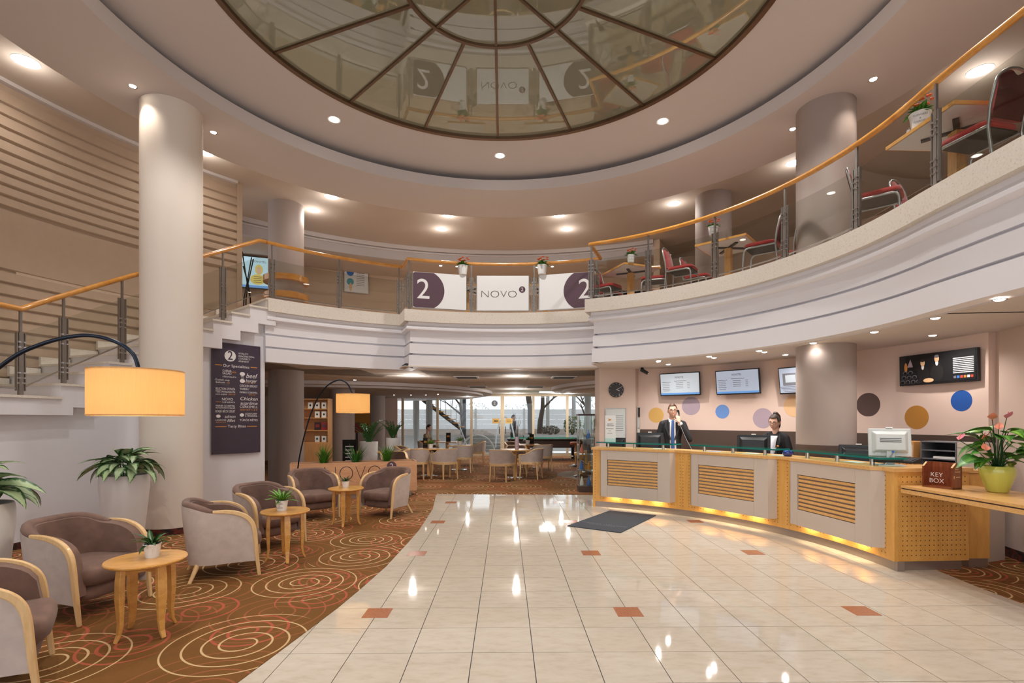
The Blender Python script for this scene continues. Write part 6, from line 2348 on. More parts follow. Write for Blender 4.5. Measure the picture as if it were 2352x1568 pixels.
obj('white_badge', MB().ball((0.075, -0.130, 1.255 + DW), 1, 12, 8, sx=0.015, sy=0.006, sz=0.012), 'print_white', wom)


# ---- guest seated in the lounge (side view, facing right)
def seated(label, loc, rz):
    t = thing('person', label, 'person', loc, rz)
    M = Matrix.Translation((0, -0.03, 1.24)) @ Matrix.Rotation(R_(12), 4, 'X')
    b = head_mb(MB(), M, 1.0)
    b.cone((0, 0.03, 1.0), 0.06, (0, 0.0, 1.17), 0.05)
    for z, y, rx, ry in ((0.52, 0.08, 0.15, 0.11), (0.65, 0.08, 0.145, 0.10), (0.80, 0.06, 0.155, 0.105), (0.93, 0.04, 0.165, 0.10)):
        b.ball((0, y, z), 1, 16, 8, sx=rx, sy=ry, sz=0.10)
    limb(b, [Vector((-0.17, 0.03, 0.98)), Vector((-0.21, -0.05, 0.74)), Vector((-0.12, -0.28, 0.78))], [0.05, 0.04, 0.028])
    limb(b, [Vector((0.17, 0.03, 0.98)), Vector((0.21, -0.05, 0.74)), Vector((0.10, -0.30, 0.80))], [0.05, 0.04, 0.028])
    hand(b, (-0.12, -0.28, 0.78), (0.2, -0.9, 0), (0, 0, -1), 0.4, 1)
    hand(b, (0.10, -0.30, 0.80), (-0.1, -0.9, 0.1), (0, 0, -1), 0.5, -1)
    for q in (-1, 1):
        limb(b, [Vector((q * 0.09, 0.06, 0.50)), Vector((q * 0.11, -0.36, 0.50)), Vector((q * 0.11, -0.40, 0.08))], [0.08, 0.06, 0.04])
    remesh(obj('body', b, 'skin', t), 0.010, 2)
    face_bits(t, M, 1.0, False, 'hair_dark')
    ho = obj('hair', hair_mb(M, lambda l, p: (l > 0.7) or (l > 0.2 and abs(p) > 1.0) or (l > -0.4 and abs(p) > 1.9), 1.0, 1.07), 'hair_dark', t, 60)
    ho.modifiers.new('thick', 'SOLIDIFY').thickness = 0.012
    j = MB()
    for z, y, rx, ry in ((0.50, 0.08, 0.165, 0.125), (0.65, 0.08, 0.16, 0.115), (0.80, 0.06, 0.17, 0.12), (0.93, 0.04, 0.175, 0.115)):
        j.ball((0, y, z), 1, 16, 8, sx=rx, sy=ry, sz=0.10)
    limb(j, [Vector((-0.17, 0.03, 0.98)), Vector((-0.21, -0.05, 0.74)), Vector((-0.15, -0.2, 0.77))], [0.068, 0.055, 0.045])
    limb(j, [Vector((0.17, 0.03, 0.98)), Vector((0.21, -0.05, 0.74)), Vector((0.14, -0.2, 0.78))], [0.068, 0.055, 0.045])
    remesh(obj('shirt', j, 'shirt_olive', t), 0.014, 2)
    for q in (-1, 1):
        tr = MB()
        limb(tr, [Vector((q * 0.09, 0.06, 0.50)), Vector((q * 0.11, -0.36, 0.50)), Vector((q * 0.11, -0.40, 0.06))], [0.095, 0.075, 0.055])
        obj('trouser_leg', tr, 'trouser_dark', t, 60)
        obj('shoe', MB().ball((q * 0.11, -0.46, 0.04), 1, 12, 8, sx=0.045, sy=0.13, sz=0.038), 'black_plastic', t, 60)


seated('man in an olive shirt seated at a lounge table by the windows', (-2.95, 17.9, 0.005), R_(75))


# ---- passer-by outside, dark coat
def walker(label, loc, rz):
    t = thing('person', label, 'person', loc, rz)
    M = Matrix.Translation((0, -0.02, 1.62))
    b = head_mb(MB(), M, 1.0)
    b.cone((0, 0.01, 1.42), 0.06, (0, 0, 1.56), 0.05)
    torso_jacket(b, 0.18)
    b.v = [(x * 0.84 if z < 1.44 else x, y * 0.78 if z < 1.44 else y, z) for x, y, z in b.v]
    Rs, Ls = [Vector(v) for v in ((-0.19, 0, 1.43), (-0.24, 0.02, 1.15), (-0.10, -0.16, 1.12))], [Vector(v) for v in ((0.19, 0, 1.43), (0.24, 0.0, 1.15), (0.06, -0.16, 1.15))]
    limb(b, Rs, [0.05, 0.042, 0.028])
    limb(b, Ls, [0.05, 0.042, 0.028])
    hand(b, Rs[2], (0.9, -0.3, 0.1), (0, 0.8, 0.2), 0.7, 1)
    hand(b, Ls[2], (-0.9, -0.3, 0.1), (0, 0.8, 0.2), 0.7, -1)
    legs = [[Vector((-0.09, 0, 0.88)), Vector((-0.10, -0.03, 0.47)), Vector((-0.10, 0.03, 0.09))], [Vector((0.09, 0, 0.88)), Vector((0.10, -0.03, 0.47)), Vector((0.10, -0.04, 0.09))]]
    for L in legs:
        limb(b, L, [0.085, 0.055, 0.04])
    remesh(obj('body', b, 'skin', t), 0.012, 2)
    face_bits(t, M, 1.0, False, 'hair_dark')
    ho = obj('hair', hair_mb(M, lambda l, p: (l > 0.7) or (l > 0.2 and abs(p) > 1.0) or (l > -0.4 and abs(p) > 1.9), 1.0, 1.07), 'hair_dark', t, 60)
    ho.modifiers.new('thick', 'SOLIDIFY').thickness = 0.012
    j = torso_jacket(MB(), 0.19)
    limb(j, [Rs[0], Rs[1], Rs[1].lerp(Rs[2], 0.85)], [0.075, 0.062, 0.05])
    limb(j, [Ls[0], Ls[1], Ls[1].lerp(Ls[2], 0.85)], [0.075, 0.062, 0.05])
    remesh(obj('coat', j, 'jacket_black', t), 0.014, 2)
    for L in legs:
        tr = MB()
        limb(tr, [L[0], L[1], L[2] - Vector((0, 0, 0.02))], [0.105, 0.075, 0.06])
        obj('trouser_leg', tr, 'trouser_dark', t, 60)
        obj('shoe', MB().ball((L[2].x, L[2].y - 0.06, 0.04), 1, 12, 8, sx=0.045, sy=0.13, sz=0.038), 'black_plastic', t, 60)


walker('person in dark clothes standing outside behind the glass doors', (0.05, 23.2, 0.003), R_(70))
# ================================================================ lounge behind the hall
def make_dining_chair(label):
    t = thing('tub_chair', label, 'chair', group='beech framed tub chairs in the lounge')
    P = lambda u: tub_path(u, 0.275, -0.27, 0.24, 0.25)
    zt = lambda x: 0.635 + 0.145 * smooth01((0.16 - x) / 0.36)
    nu, nv = 36, 4

    def sk(off, z0, dz):
        def fn(u, v):
            p, n_ = P(u)
            q = p + n_ * (off + 0.03 * v)
            return Vector((q.x, q.y, z0 + (zt(p.x) + dz - z0) * v))
        return fn
    for nm, o1, o2, z0, mt in (('outer_shell', 0.0, -0.015, 0.44, 'shell_fabric'), ('backrest', -0.016, -0.05, 0.47, 'seat_velvet')):
        a, b = sk(o1, z0, 0), sk(o2, z0, 0)
        mb = MB().grid(a, nu, nv).grid(b, nu, nv)
        for k in range(nu):
            mb.add([a(k / nu, 1), a((k + 1) / nu, 1), b((k + 1) / nu, 1), b(k / nu, 1)], [(0, 1, 2, 3)])
        for u in (0, 1):
            for k in range(nv):
                mb.add([a(u, k / nv), a(u, (k + 1) / nv), b(u, (k + 1) / nv), b(u, k / nv)], [(0, 1, 2, 3)])
        obj(nm, mb, mt, t, 50)
    pts = []
    for k in range(37):
        p, n_ = P(k / 36)
        q = p + n_ * 0.008
        pts.append((q.x, q.y, zt(p.x) + 0.006))
    obj('rim', MB().tube(pts, 1, flat=(0.05, 0.022), up=(0, 0, 1)), 'beech_pale', t)
    fr = []
    for k in range(37):
        p, n_ = P(k / 36)
        fr.append((p.x, p.y, 0.42))
    obj('seat_frame', MB().tube(fr, 1, closed=True, flat=(0.03, 0.06), up=(0, 0, 1)), 'beech_pale', t)
    obj('seat_cushion', MB().prism([(P(k / 24)[0].x * 0.9, P(k / 24)[0].y * 0.88) for k in range(25)], 0.42, 0.50), 'seat_velvet', t, None, 0.02)
    for sx, sy in ((0.22, 0.26), (0.22, -0.26), (-0.20, 0.20), (-0.20, -0.20)):
        obj('leg', MB().tube([(sx, sy, 0.43), (sx * 1.02, sy * 1.02, 0.22), (sx * 1.12, sy * 1.08, 0.0)], [1.0, 0.9, 0.65], flat=(0.04, 0.04)), 'beech_pale', t)
        if sx > 0:
            obj('arm_post', MB().tube([(0.24, sy * 1.06, 0.42), (0.25, sy * 1.10, 0.64)], 1, flat=(0.03, 0.04)), 'beech_pale', t)
    return t


DC = [(-2.45, 13.25, 85, 'tub chair with its back to us at the left lounge table'), (-1.72, 13.22, 130, 'tub chair turned to the left lounge table from the right'),
      (-1.42, 14.85, 95, 'tub chair behind the left group, back to us'), (-1.18, 17.3, 185, 'tub chair farther back left of the middle aisle'),
      (-3.02, 14.35, -10, 'tub chair half hidden at the left of the lounge table'), (-0.27, 12.75, 70, 'tub chair in front of the middle table, nearest in the lounge'),
      (0.52, 13.25, 160, 'tub chair with brown seat facing left at the middle table'), (0.92, 15.3, 105, 'tub chair right of the middle tables, back to us'),
      (0.12, 14.6, -90, 'tub chair on the far side of the middle table'), (0.05, 16.9, -50, 'tub chair at the far middle table'),
      (-2.72, 11.75, -70, 'tub chair top showing above the planter box'), (-2.85, 12.75, 200, 'tub chair right of the white plant pot'),
      (-2.98, 17.72, -10, 'tub chair under the seated man')]
dc0 = make_dining_chair(DC[0][3])
dc0.location = (DC[0][0], DC[0][1], 0.005)
dc0.rotation_euler = (0, 0, R_(DC[0][2]))
for x, y, a, lab in DC[1:]:
    dup(dc0, (x, y, 0.005), R_(a), lab)


def make_cafe_table(label):
    t = thing('cafe_table', label, 'table', group='square lounge tables')
    obj('tabletop', MB().box((0, 0, 0.735), (0.72, 0.72, 0.03)), 'table_wood', t, None, 0.006)
    obj('pedestal', MB().box((0, 0, 0.37), (0.10, 0.10, 0.70)), 'beech_z', t)
    obj('base_plate', MB().lathe([(0.001, 0), (0.24, 0), (0.24, 0.012), (0.05, 0.025), (0.001, 0.025)], (0, 0, 0), 28), 'chrome', t, 40)
    return t


CT = [(-2.27, 13.95, 12, 'lounge table with a potted plant in the left group'), (-1.62, 15.65, 5, 'second lounge table behind the left group'),
      (0.08, 13.5, 8, 'middle lounge table with the tall purple vase'), (0.52, 16.25, 5, 'lounge table farther back in the middle'), (-2.3, 18.1, 0, 'lounge table in front of the seated man'),
      (-3.6, 12.55, 30, 'lounge table behind the planter box')]
ct0 = make_cafe_table(CT[0][3])
ct0.location = (CT[0][0], CT[0][1], 0.005)
ct0.rotation_euler = (0, 0, R_(CT[0][2]))
for x, y, a, lab in CT[1:]:
    dup(ct0, (x, y, 0.005), R_(a), lab)
zt2 = 0.757
small_plant((-2.22, 13.9, zt2), 'bright', 18, 'white pot on the left lounge table', 'green plant on the left lounge table', 1.25, None, seed=31)
small_plant((-1.60, 15.6, zt2), 'bright', 18, 'white pot on the second lounge table', 'green plant on the second lounge table', 1.3, None, seed=32)
small_plant((0.50, 16.2, zt2), 'dark', 18, 'white pot on the farther middle table', 'green plant on the farther middle table', 1.3, None, seed=33)


def menu_holder(label, x, y, z, h=0.26, w=0.12):
    t = thing('menu_holder', label, 'menu holder', (x, y, z), R_(15))
    obj('card', MB().box((0, 0, h / 2 + 0.02), (w, 0.012, h)), 'dark_void', t)
    obj('foot', MB().box((0, 0, 0.01), (w, 0.06, 0.02)), 'dark_wood_flat', t)
    obj('printed_block', MB().box((0, -0.0075, h * 0.65), (w * 0.6, 0.001, h * 0.2)), 'decal_gold', t)


menu_holder('black menu card on the left lounge table', -2.40, 14.1, zt2)
menu_holder('black menu card on the table of the seated man', -2.25, 18.0, zt2, 0.3, 0.16)
menu_holder('black menu card on the farther middle table', 0.63, 16.3, zt2, 0.30, 0.15)
t = thing('purple_vase', 'tall purple vase of bare twigs on the middle lounge table', 'vase', (0.13, 13.45, zt2))
obj('vase', MB().lathe([(0.001, 0), (0.05, 0), (0.055, 0.02), (0.055, 0.32), (0.045, 0.33), (0.045, 0.30), (0.001, 0.05)], (0, 0, 0), 20), 'decal_lilac', t, 40)
rnd = random.Random(4)
for k in range(12):
    a, l = k * 0.55, rnd.uniform(0.35, 0.7)
    obj('twig', MB().tube([(0.01 * math.cos(a), 0.01 * math.sin(a), 0.2), (0.04 * math.cos(a), 0.04 * math.sin(a), 0.33 + l * 0.5), (0.11 * math.cos(a), 0.11 * math.sin(a), 0.33 + l)], [0.003, 0.003, 0.0015], 4), 'bark', t)


# ---- white pots with feathery plants
def zz_plant(x, y, r, h, label, plabel, ph, seed):
    t = thing('cylinder_pot', label, 'planter', (x, y, 0.005))
    obj('pot', MB().lathe([(0.001, 0), (r * 0.86, 0), (r, h), (r * 0.92, h), (r * 0.9, h - 0.06), (0.001, h - 0.06)], (0, 0, 0), 32), 'white_gloss', t, 40)
    obj('soil', MB().lathe([(0.001, h - 0.055), (r * 0.9, h - 0.055)], (0, 0, 0), 24), 'paper', t)
    q = thing('feathery_plant', plabel, 'plant', (x, y, h - 0.05))
    rnd = random.Random(seed)
    for k in range(16):
        a = k * 2.4
        el = rnd.uniform(1.12, 1.5)
        L = ph * rnd.uniform(0.7, 1.05)
        mb = MB()
        pts = []
        for i in range(11):
            s = i / 10
            e_ = el - 0.28 * s * s
            pts.append(Vector((math.cos(a) * (0.04 + L * s * math.cos(e_)), math.sin(a) * (0.04 + L * s * math.cos(e_)), L * s * math.sin(e_))))
        mb.tube(pts, [0.009 - 0.0006 * i for i in range(11)], 5)
        d = Vector((-math.sin(a), math.cos(a), 0))
        for i in range(3, 11):
            for sd in (-1, 1):
                b = pts[i]
                tg = (pts[i] - pts[i - 1]).normalized()
                tip = b + (d * sd * 0.8 + tg * 0.6).normalized() * 0.085
                md = b.lerp(tip, 0.5)
                n_ = tg * 0.022
                mb.add([b, md + n_, tip, md - n_], [(0, 1, 2, 3)])
        obj('frond', mb, 'leaf_shrub_green', q)


paint('leaf_shrub_green', S(54, 100, 44), 0.4, 0.25, 9)
zz_plant(-3.36, 11.95, 0.21, 1.02, 'white cylinder pot behind the planter box', 'feathery dark green plant behind the planter box', 0.62, 1)
zz_plant(-3.50, 15.0, 0.21, 1.00, 'white cylinder pot farther back in the lounge', 'feathery green plant farther back in the lounge', 0.58, 2)

# ---- bookcase
bc = thing('bookcase', 'beech bookcase with framed cards and books in the lounge', 'bookcase', (-5.62, 14.25, 0.005))
for x in (-0.55, 0.53):
    obj('side_panel', MB().box((x, 0, 1.06), (0.03, 0.3, 2.12)), 'shelf_wood', bc)
obj('back_panel', MB().box((0, 0.145, 1.06), (1.05, 0.012, 2.12)), 'shelf_wood', bc)
for z in (0.03, 0.90, 1.23, 1.58, 1.83, 2.10):
    obj('shelf', MB().box((-0.01, 0, z), (1.06, 0.29, 0.025)), 'shelf_wood', bc)
obj('door', MB().box((-0.01, -0.145, 0.47), (1.05, 0.018, 0.84)), 'shelf_wood', bc)
row = 0
for z, n, kind in ((1.843, 3, 0), (1.593, 2, 0), (1.243, 2, 1), (0.913, 2, 0)):
    for k in range(n):
        x = -5.62 + 0.40 - 0.19 * k
        lab = '%s %s from the right on the %s bookcase shelf' % ('dark red book' if kind else 'white card with black diamond', ORD[k], ('top', 'second', 'third', 'lowest')[row])
        if kind:
            o = thing('display_book', lab, 'book', (x, 14.17, z + 0.005))
            obj('cover', MB().box((0, 0, 0.11), (0.16, 0.03, 0.22)), 'book_red' if k == 0 else 'book_dark', o)
            obj('title_block', MB().box((0, -0.0165, 0.12), (0.10, 0.002, 0.08)), 'plum' if k == 0 else 'book_red', o)
        else:
            o = thing('display_card', lab, 'card', (x, 14.15, z + 0.005))
            obj('card', MB().box((0, 0, 0.085), (0.13, 0.02, 0.17)), 'paper', o)
            obj('diamond_print', MB().add([(0, -0.0115, 0.05), (0.03, -0.0115, 0.09), (0, -0.0115, 0.13), (-0.03, -0.0115, 0.09)], [(0, 1, 2, 3)]), 'dark_void', o)
    row += 1
t = thing('menu_easel', 'black menu easel standing behind the planter box', 'sign', (-3.62, 11.35, 0.005), R_(10))
obj('panel', MB().box((0, 0, 0.78), (0.30, 0.02, 0.62)), 'dark_void', t)
for z in (0.62, 0.70, 0.78, 0.86, 0.94):
    obj('printed_line', MB().box((0, -0.0115, z), (0.18, 0.001, 0.02)), 'print_white', t)
for s in (-1, 1):
    obj('leg', MB().tube([(s * 0.12, 0, 0.48), (s * 0.14, 0.02, 0.0)], 0.012, 6), 'dark_void', t)
t = thing('wall_poster', 'yellow and red poster behind the cream lamp shade', 'poster', (-5.8, 19.0, 1.05))
obj('sheet', MB().box((0, 0, 0.4), (1.0, 0.02, 0.8)), 'decal_gold', t)
obj('picture', MB().box((-0.05, -0.012, 0.2), (0.6, 0.004, 0.35)), 'book_red', t)
obj('stand', MB().box((0, 0.05, -0.5), (0.06, 0.06, 1.08)), 'dark_grey', t)

# ---- pool table
pt = thing('pool_table', 'green topped pool table with dark wooden sides near the windows', 'pool table', (1.24, 19.6, 0.005))
obj('playing_surface', MB().box((0, 0, 0.775), (2.55, 1.20, 0.03)), 'pool_green', pt)
for sx, sy, a, b in ((0, 0.66, 2.85, 0.13), (0, -0.66, 2.85, 0.13), (1.36, 0, 0.13, 1.19), (-1.36, 0, 0.13, 1.19)):
    obj('cushion_rail', MB().box((sx, sy, 0.80), (a, b, 0.05)), 'pool_green' if sx == 0 and sy > 0 else 'dark_wood_flat', pt, None, 0.008)
obj('apron', MB().box((0, 0, 0.62), (2.78, 1.38, 0.26)), 'dark_wood_flat', pt)
for sx in (-1.2, 1.2):
    for sy in (-0.5, 0.5):
        obj('leg', MB().box((sx, sy, 0.25), (0.20, 0.20, 0.49)), 'dark_wood_flat', pt)

# ---- bar corner right of the doors
def stool(label, x, y, seat_mat, hz):
    t = thing('bar_stool', label, 'stool', (x, y, 0.005))
    obj('seat', MB().lathe([(0.001, hz - 0.09), (0.17, hz - 0.09), (0.19, hz - 0.06), (0.19, hz - 0.02), (0.17, hz), (0.001, hz)], (0, 0, 0), 28), seat_mat, t, 40)
    obj('pole', MB().cyl((0, 0, 0.02), 0.03, hz - 0.1, 14), 'table_wood', t, 40)
    obj('foot_ring', MB().tube([(0.16 * math.cos(k * PI / 10), 0.16 * math.sin(k * PI / 10), 0.33) for k in range(20)], 0.01, 6, True), 'chrome', t, 50)
    obj('base', MB().lathe([(0.001, 0), (0.22, 0), (0.20, 0.03), (0.05, 0.08), (0.001, 0.08)], (0, 0, 0), 28), 'dark_wood_flat', t, 40)


stool('bar stool with orange leather seat beyond the display case', 2.10, 16.8, 'orange_leather', 0.80)
stool('wooden bar stool beside the display case', 1.86, 13.7, 'table_wood', 0.66)
stool('second wooden bar stool behind the display case', 2.10, 14.4, 'table_wood', 0.66)
dcx, dcy = 1.58, 10.95
t = thing('display_case', 'glass display case with shelves of souvenirs left of the counter', 'display case', (dcx, dcy, 0.005))
obj('base', MB().box((0, 0, 0.06), (0.32, 0.34, 0.12)), 'dado_brown', t)
obj('top', MB().box((0, 0, 1.64), (0.36, 0.38, 0.035)), 'dark_wood_flat', t)
for z in (0.45, 0.80, 1.12):
    obj('glass_shelf', MB().box((0, 0, z), (0.30, 0.32, 0.008)), 'case_glass', t)
for sx, sy, a, b in ((-0.157, 0, 0.006, 0.33), (0.157, 0, 0.006, 0.33), (0, -0.167, 0.31, 0.006), (0, 0.167, 0.31, 0.006)):
    obj('glass_side', MB().box((sx, sy, 0.88), (a, b, 1.50)), 'case_glass', t)
for sx in (-1, 1):
    for sy in (-1, 1):
        obj('corner_post', MB().box((sx * 0.157, sy * 0.167, 0.88), (0.014, 0.014, 1.50)), 'steel_grey', t)
rnd = random.Random(9)
for k, z in enumerate((0.125, 0.125, 0.46, 0.46, 0.81, 0.81, 1.13, 1.13)):
    mt = ('print_blue', 'paper', 'decal_gold', 'print_blue', 'dark_grey', 'petal_coral', 'print_blue', 'light_plastic')[k]
    o = obj('souvenir', MB().lathe([(0.001, 0), (0.04, 0), (0.045, 0.05), (0.03, 0.12), (0.015, 0.15), (0.015, 0.19), (0.001, 0.19)], (0, 0, 0), 14), mt, None, 40, loc=(dcx + (-0.08 if k % 2 else 0.07), dcy + rnd.uniform(-0.06, 0.06), z + 0.006))
    tag(o, '%s souvenir bottle %s in the display case' % (('blue', 'white', 'gold', 'blue', 'grey', 'coral', 'blue', 'pale')[k], ('left on the floor', 'right on the floor', 'left on the low shelf', 'right on the low shelf', 'left on the middle shelf', 'right on the middle shelf', 'left on the top shelf', 'right on the top shelf')[k]), 'bottle', 'souvenirs in the display case')
bar = thing('bar_counter', 'dark bar counter glimpsed behind the pier', 'counter', (2.75, 15.6, 0.005))
obj('body', MB().box((0, 0, 0.52), (0.7, 3.2, 1.04)), 'dark_wood_flat', bar)
obj('worktop', MB().box((-0.03, 0, 1.06), (0.82, 3.3, 0.04)), 'table_wood', bar)
obj('foot_rail', MB().tube([(-0.45, -1.5, 0.2), (-0.45, 1.5, 0.2)], 0.02, 8), 'chrome', bar)
struct('floor_bar_tiles', MB().lathe([(0.001, 0.0045), (1.35, 0.0045), (1.35, 0.0), (0.001, 0.0)], (2.6, 14.2, 0), 40), 'floor_tile')

# ---- papers and signs on the glass doors
for px, lab, arrow in ((1139, 'paper sign with black arrow on the left glass door', True), (1169, 'plain paper sign on the right glass door', False)):
    p = at(px, 966.5, YW - 0.02)
    t = thing('door_sign', lab, 'sign', tuple(p))
    obj('sheet', MB().box((0, 0, 0), (0.30, 0.004, 0.21)), 'decal_ochre', t)
    if arrow:
        obj('arrow', MB().add([(-0.08, -0.003, 0), (-0.03, -0.003, 0.045), (-0.03, -0.003, 0.018), (0.09, -0.003, 0.018), (0.09, -0.003, -0.018), (-0.03, -0.003, -0.018), (-0.03, -0.003, -0.045)], [(0, 6, 5, 2, 1), (2, 5, 4, 3)]), 'dark_void', t)
    else:
        for k in range(3):
            obj('printed_line', MB().box((0, -0.003, 0.05 - 0.045 * k), (0.2, 0.001, 0.012)), 'print_dark', t)
t = thing('door_sticker', 'round grey number two sticker on the glass door', 'sticker', tuple(at(1136, 926, YW - 0.02)))
obj('disc', MB().lathe([(0.001, 0), (0.13, 0), (0.13, 0.003), (0.001, 0.003)], (0, 0, 0), 28), 'mid_grey', t, rot=(PI / 2, 0, 0))
text('2', 0.17, t, 'print_white', (0, -0.005, 0), (PI / 2, 0, 0), 0, 0.0006)

# ================================================================ outside
struct('floor_terrace_low', MB().box((-1, 22.6, -0.05), (24, 2.1, 0.1)), 'paving')
struct('ceiling_canopy', MB().box((-1, 22.85, 2.72), (24, 2.4, 0.10)), 'concrete_light')
cn = bpy.data.objects['ceiling_canopy']
for k in range(26):
    obj('board', MB().box((-9.6 + k * 0.75, 22.85, 2.655), (0.68, 2.35, 0.025)), 'white_metal', cn)
es = thing('outdoor_steps', 'concrete steps outside the glass doors', 'steps', (-0.9, 23.7, 0))
for k in range(5):
    obj('step', MB().box((0, 0.18 + 0.36 * k, 0.075 + 0.15 * k - 0.075 * k + 0.0), (2.9, 0.36, 0.15 * (k + 1))).xf(Matrix.Translation((0, 0, 0.0))), 'concrete', es)
struct('floor_terrace_high', MB().box((-1, 35.0, 0.37), (60, 19.4, 0.76)), 'ground_soil')
struct('wall_terrace', MB().box((-6.4, 25.2, 0.38), (8.0, 0.3, 0.80)).box((6.6, 25.2, 0.38), (12.0, 0.3, 0.80)), 'concrete')
for px, y, lab in ((956, 24.3, 'grey concrete column outside, leftmost'), (986, 23.4, 'grey concrete column outside, second from the left'), (1062, 26.6, 'grey concrete column outside by the curved steps'),
                   (1258, 31.0, 'slim pale green column outside beyond the shrubs'), (1318, 29.0, 'slim pale column outside near the shrubs'), (1350, 23.6, 'grey concrete column outside on the right')):
    x = (px - 1176) / F * y
    r = 0.15 if px in (956, 986, 1062, 1350) else 0.11
    t = thing('outdoor_column', lab, 'column', (x, y, 0.0 if y < 25 else 0.74))
    obj('shaft', MB().lathe([(0.001, 0), (r, 0), (r, 2.9), (0.001, 2.9)], (0, 0, 0), 20), 'concrete', t, 40)
    obj('footing', MB().lathe([(0.001, 0), (r * 1.3, 0), (r * 1.3, 0.06), (0.001, 0.06)], (0, 0, 0), 20), 'concrete', t, 40)
# rust-brown outdoor stair
t = thing('outdoor_stair', 'outdoor metal stair with brown treads seen through the glass', 'staircase', (-3.2, 24.6, 0))
for k in range(8):
    x, y, z = -0.95 + 0.24 * k, 0.08 * k, 2.45 - 0.18 * k
    obj('tread', MB().box((x, y, z), (0.30, 0.8, 0.05)), 'rail_wood', t)
    obj('baluster', MB().tube([(x, y - 0.38, z), (x, y - 0.38, z + 0.9)], 0.012, 6), 'dark_grey', t)
obj('stringer', MB().tube([(-1.1, -0.1, 2.5), (0.8, 0.5, 1.0)], 1, flat=(0.05, 0.18), up=(0, 0, 1)), 'dark_grey', t)
obj('newel', MB().cyl((0.85, 0.5, 0.0), 0.09, 2.6, 12), 'dark_grey', t, 40)
# sound wall
nb = thing('sound_wall', 'long pale panelled sound barrier across the far side', 'wall', (-2, 42, 0.75))
for k in range(14):
    for r in range(4):
        obj('panel', MB().box((-27 + 4.0 * k, 0, 0.20 + 0.41 * r), (3.86, 0.12, 0.395)), 'concrete_light', nb)
    obj('post', MB().box((-29 + 4.0 * k, -0.02, 0.85), (0.16, 0.2, 1.7)), 'concrete', nb)


def bare_tree(label, x, y, z, h, r, seed, spread=0.9, levels=4):
    t = thing('bare_tree', label, 'tree', (x, y, z))
    rnd = random.Random(seed)
    trunk, br = MB(), MB()

    def grow(p, d, L, rad, lv):
        n = 3
        pts, rs = [p], [rad]
        q, dd = p, d
        for i in range(n):
            dd = (dd + Vector((rnd.uniform(-1, 1), rnd.uniform(-1, 1), rnd.uniform(-0.3, 0.5))) * 0.16).normalized()
            q = q + dd * L / n
            pts.append(q)
            rs.append(rad * (1 - 0.45 * (i + 1) / n))
        (trunk if lv == levels else br).tube(pts, rs, 8 if lv > 2 else 4)
        if lv:
            for k in range(3 if lv > 1 else 4):
                a = rnd.uniform(0, 2 * PI)
                nd = (dd + Vector((math.cos(a), math.sin(a), rnd.uniform(0.0, 0.5))) * spread).normalized()
                grow(pts[rnd.choice((2, 3))] if lv < levels else pts[-1 - (k % 2)], nd, L * 0.62, rs[-1] * 0.75, lv - 1)
    grow(Vector((0, 0, -0.05)), Vector((0.02, 0, 1)), h, r, levels)
    obj('trunk', trunk, 'bark', t, 50)
    obj('branches', br, 'bark', t, kind='stuff')


bare_tree('dark bare tree trunk outside right of the doors', 1.03, 26.8, 0.75, 2.1, 0.20, 3)
bare_tree('second bare tree trunk leaning outside right of the doors', 1.55, 28.6, 0.75, 2.2, 0.17, 5)
bare_tree('bare tree with spreading twigs outside on the far right', 4.4, 30.0, 0.75, 1.5, 0.14, 8, 1.2)
bare_tree('dark twisted tree outside on the left', -2.55, 26.5, 0.75, 1.6, 0.13, 12, 1.0)


def shrub(label, x, y, z, r, h, mat, seed, n=420):
    t = thing('shrub', label, 'shrub', (x, y, z))
    rnd = random.Random(seed)
    lf = MB()
    for k in range(n):
        a, u, s = rnd.uniform(0, 2 * PI), rnd.uniform(0, 1), rnd.uniform(0.55, 1) ** 0.5
        zz = h * (0.12 + 0.88 * u)
        rr = r * s * math.sin(PI * (0.18 + 0.72 * u)) ** 0.7
        p = Vector((rr * math.cos(a), rr * math.sin(a), zz))
        d1 = Vector((rnd.uniform(-1, 1), rnd.uniform(-1, 1), rnd.uniform(-1, 1))).normalized() * 0.07
        d2 = Vector((rnd.uniform(-1, 1), rnd.uniform(-1, 1), rnd.uniform(-1, 1))).normalized() * 0.035
        lf.add([p - d1, p + d2, p + d1, p - d2], [(0, 1, 2, 3)])
    obj('foliage', lf, mat, t, kind='stuff')
    st_ = MB()
    for k in range(7):
        a = k * 0.9
        st_.tube([(0.03 * math.cos(a), 0.03 * math.sin(a), -0.03), (0.5 * r * math.cos(a), 0.5 * r * math.sin(a), h * 0.75)], [0.015, 0.006], 5)
    obj('stems', st_, 'bark', t)


shrub('olive green shrub outside left of the right window post', 3.10, 26.2, 0.75, 0.48, 0.95, 'leaf_shrub', 1)
shrub('grey green shrub outside at the right window', 4.10, 26.4, 0.75, 0.42, 0.80, 'leaf_shrub', 2)
shrub('low brown shrub outside behind the pool table', 2.0, 26.6, 0.75, 0.5, 0.45, 'far_foliage', 3)
for k in range(9):
    shrub('far bare hedge bush beyond the sound wall, %s from the left' % ORD[k], -16 + 4.1 * k, 45.5, 0.7, 2.3, 2.1 + 0.35 * math.sin(k * 2.3), 'far_foliage', 20 + k, 500)
bench = thing('white_ring_rail', 'white curved metal handrail outside the doors', 'handrail', (-0.75, 22.4, 0))
obj('hoop', MB().tube([(-0.75 + 0.75 * math.cos(PI * k / 14), 0, 0.86 * math.sin(PI * k / 14)) for k in range(15)], 0.035, 8), 'white_metal', bench, 50)
obj('hoop', MB().tube([(0.45 + 0.42 * math.cos(PI * k / 14), 0.1, 0.3 + 1.35 * math.sin(PI * k / 14)) for k in range(15)], 0.03, 8), 'white_metal', bench, 50)
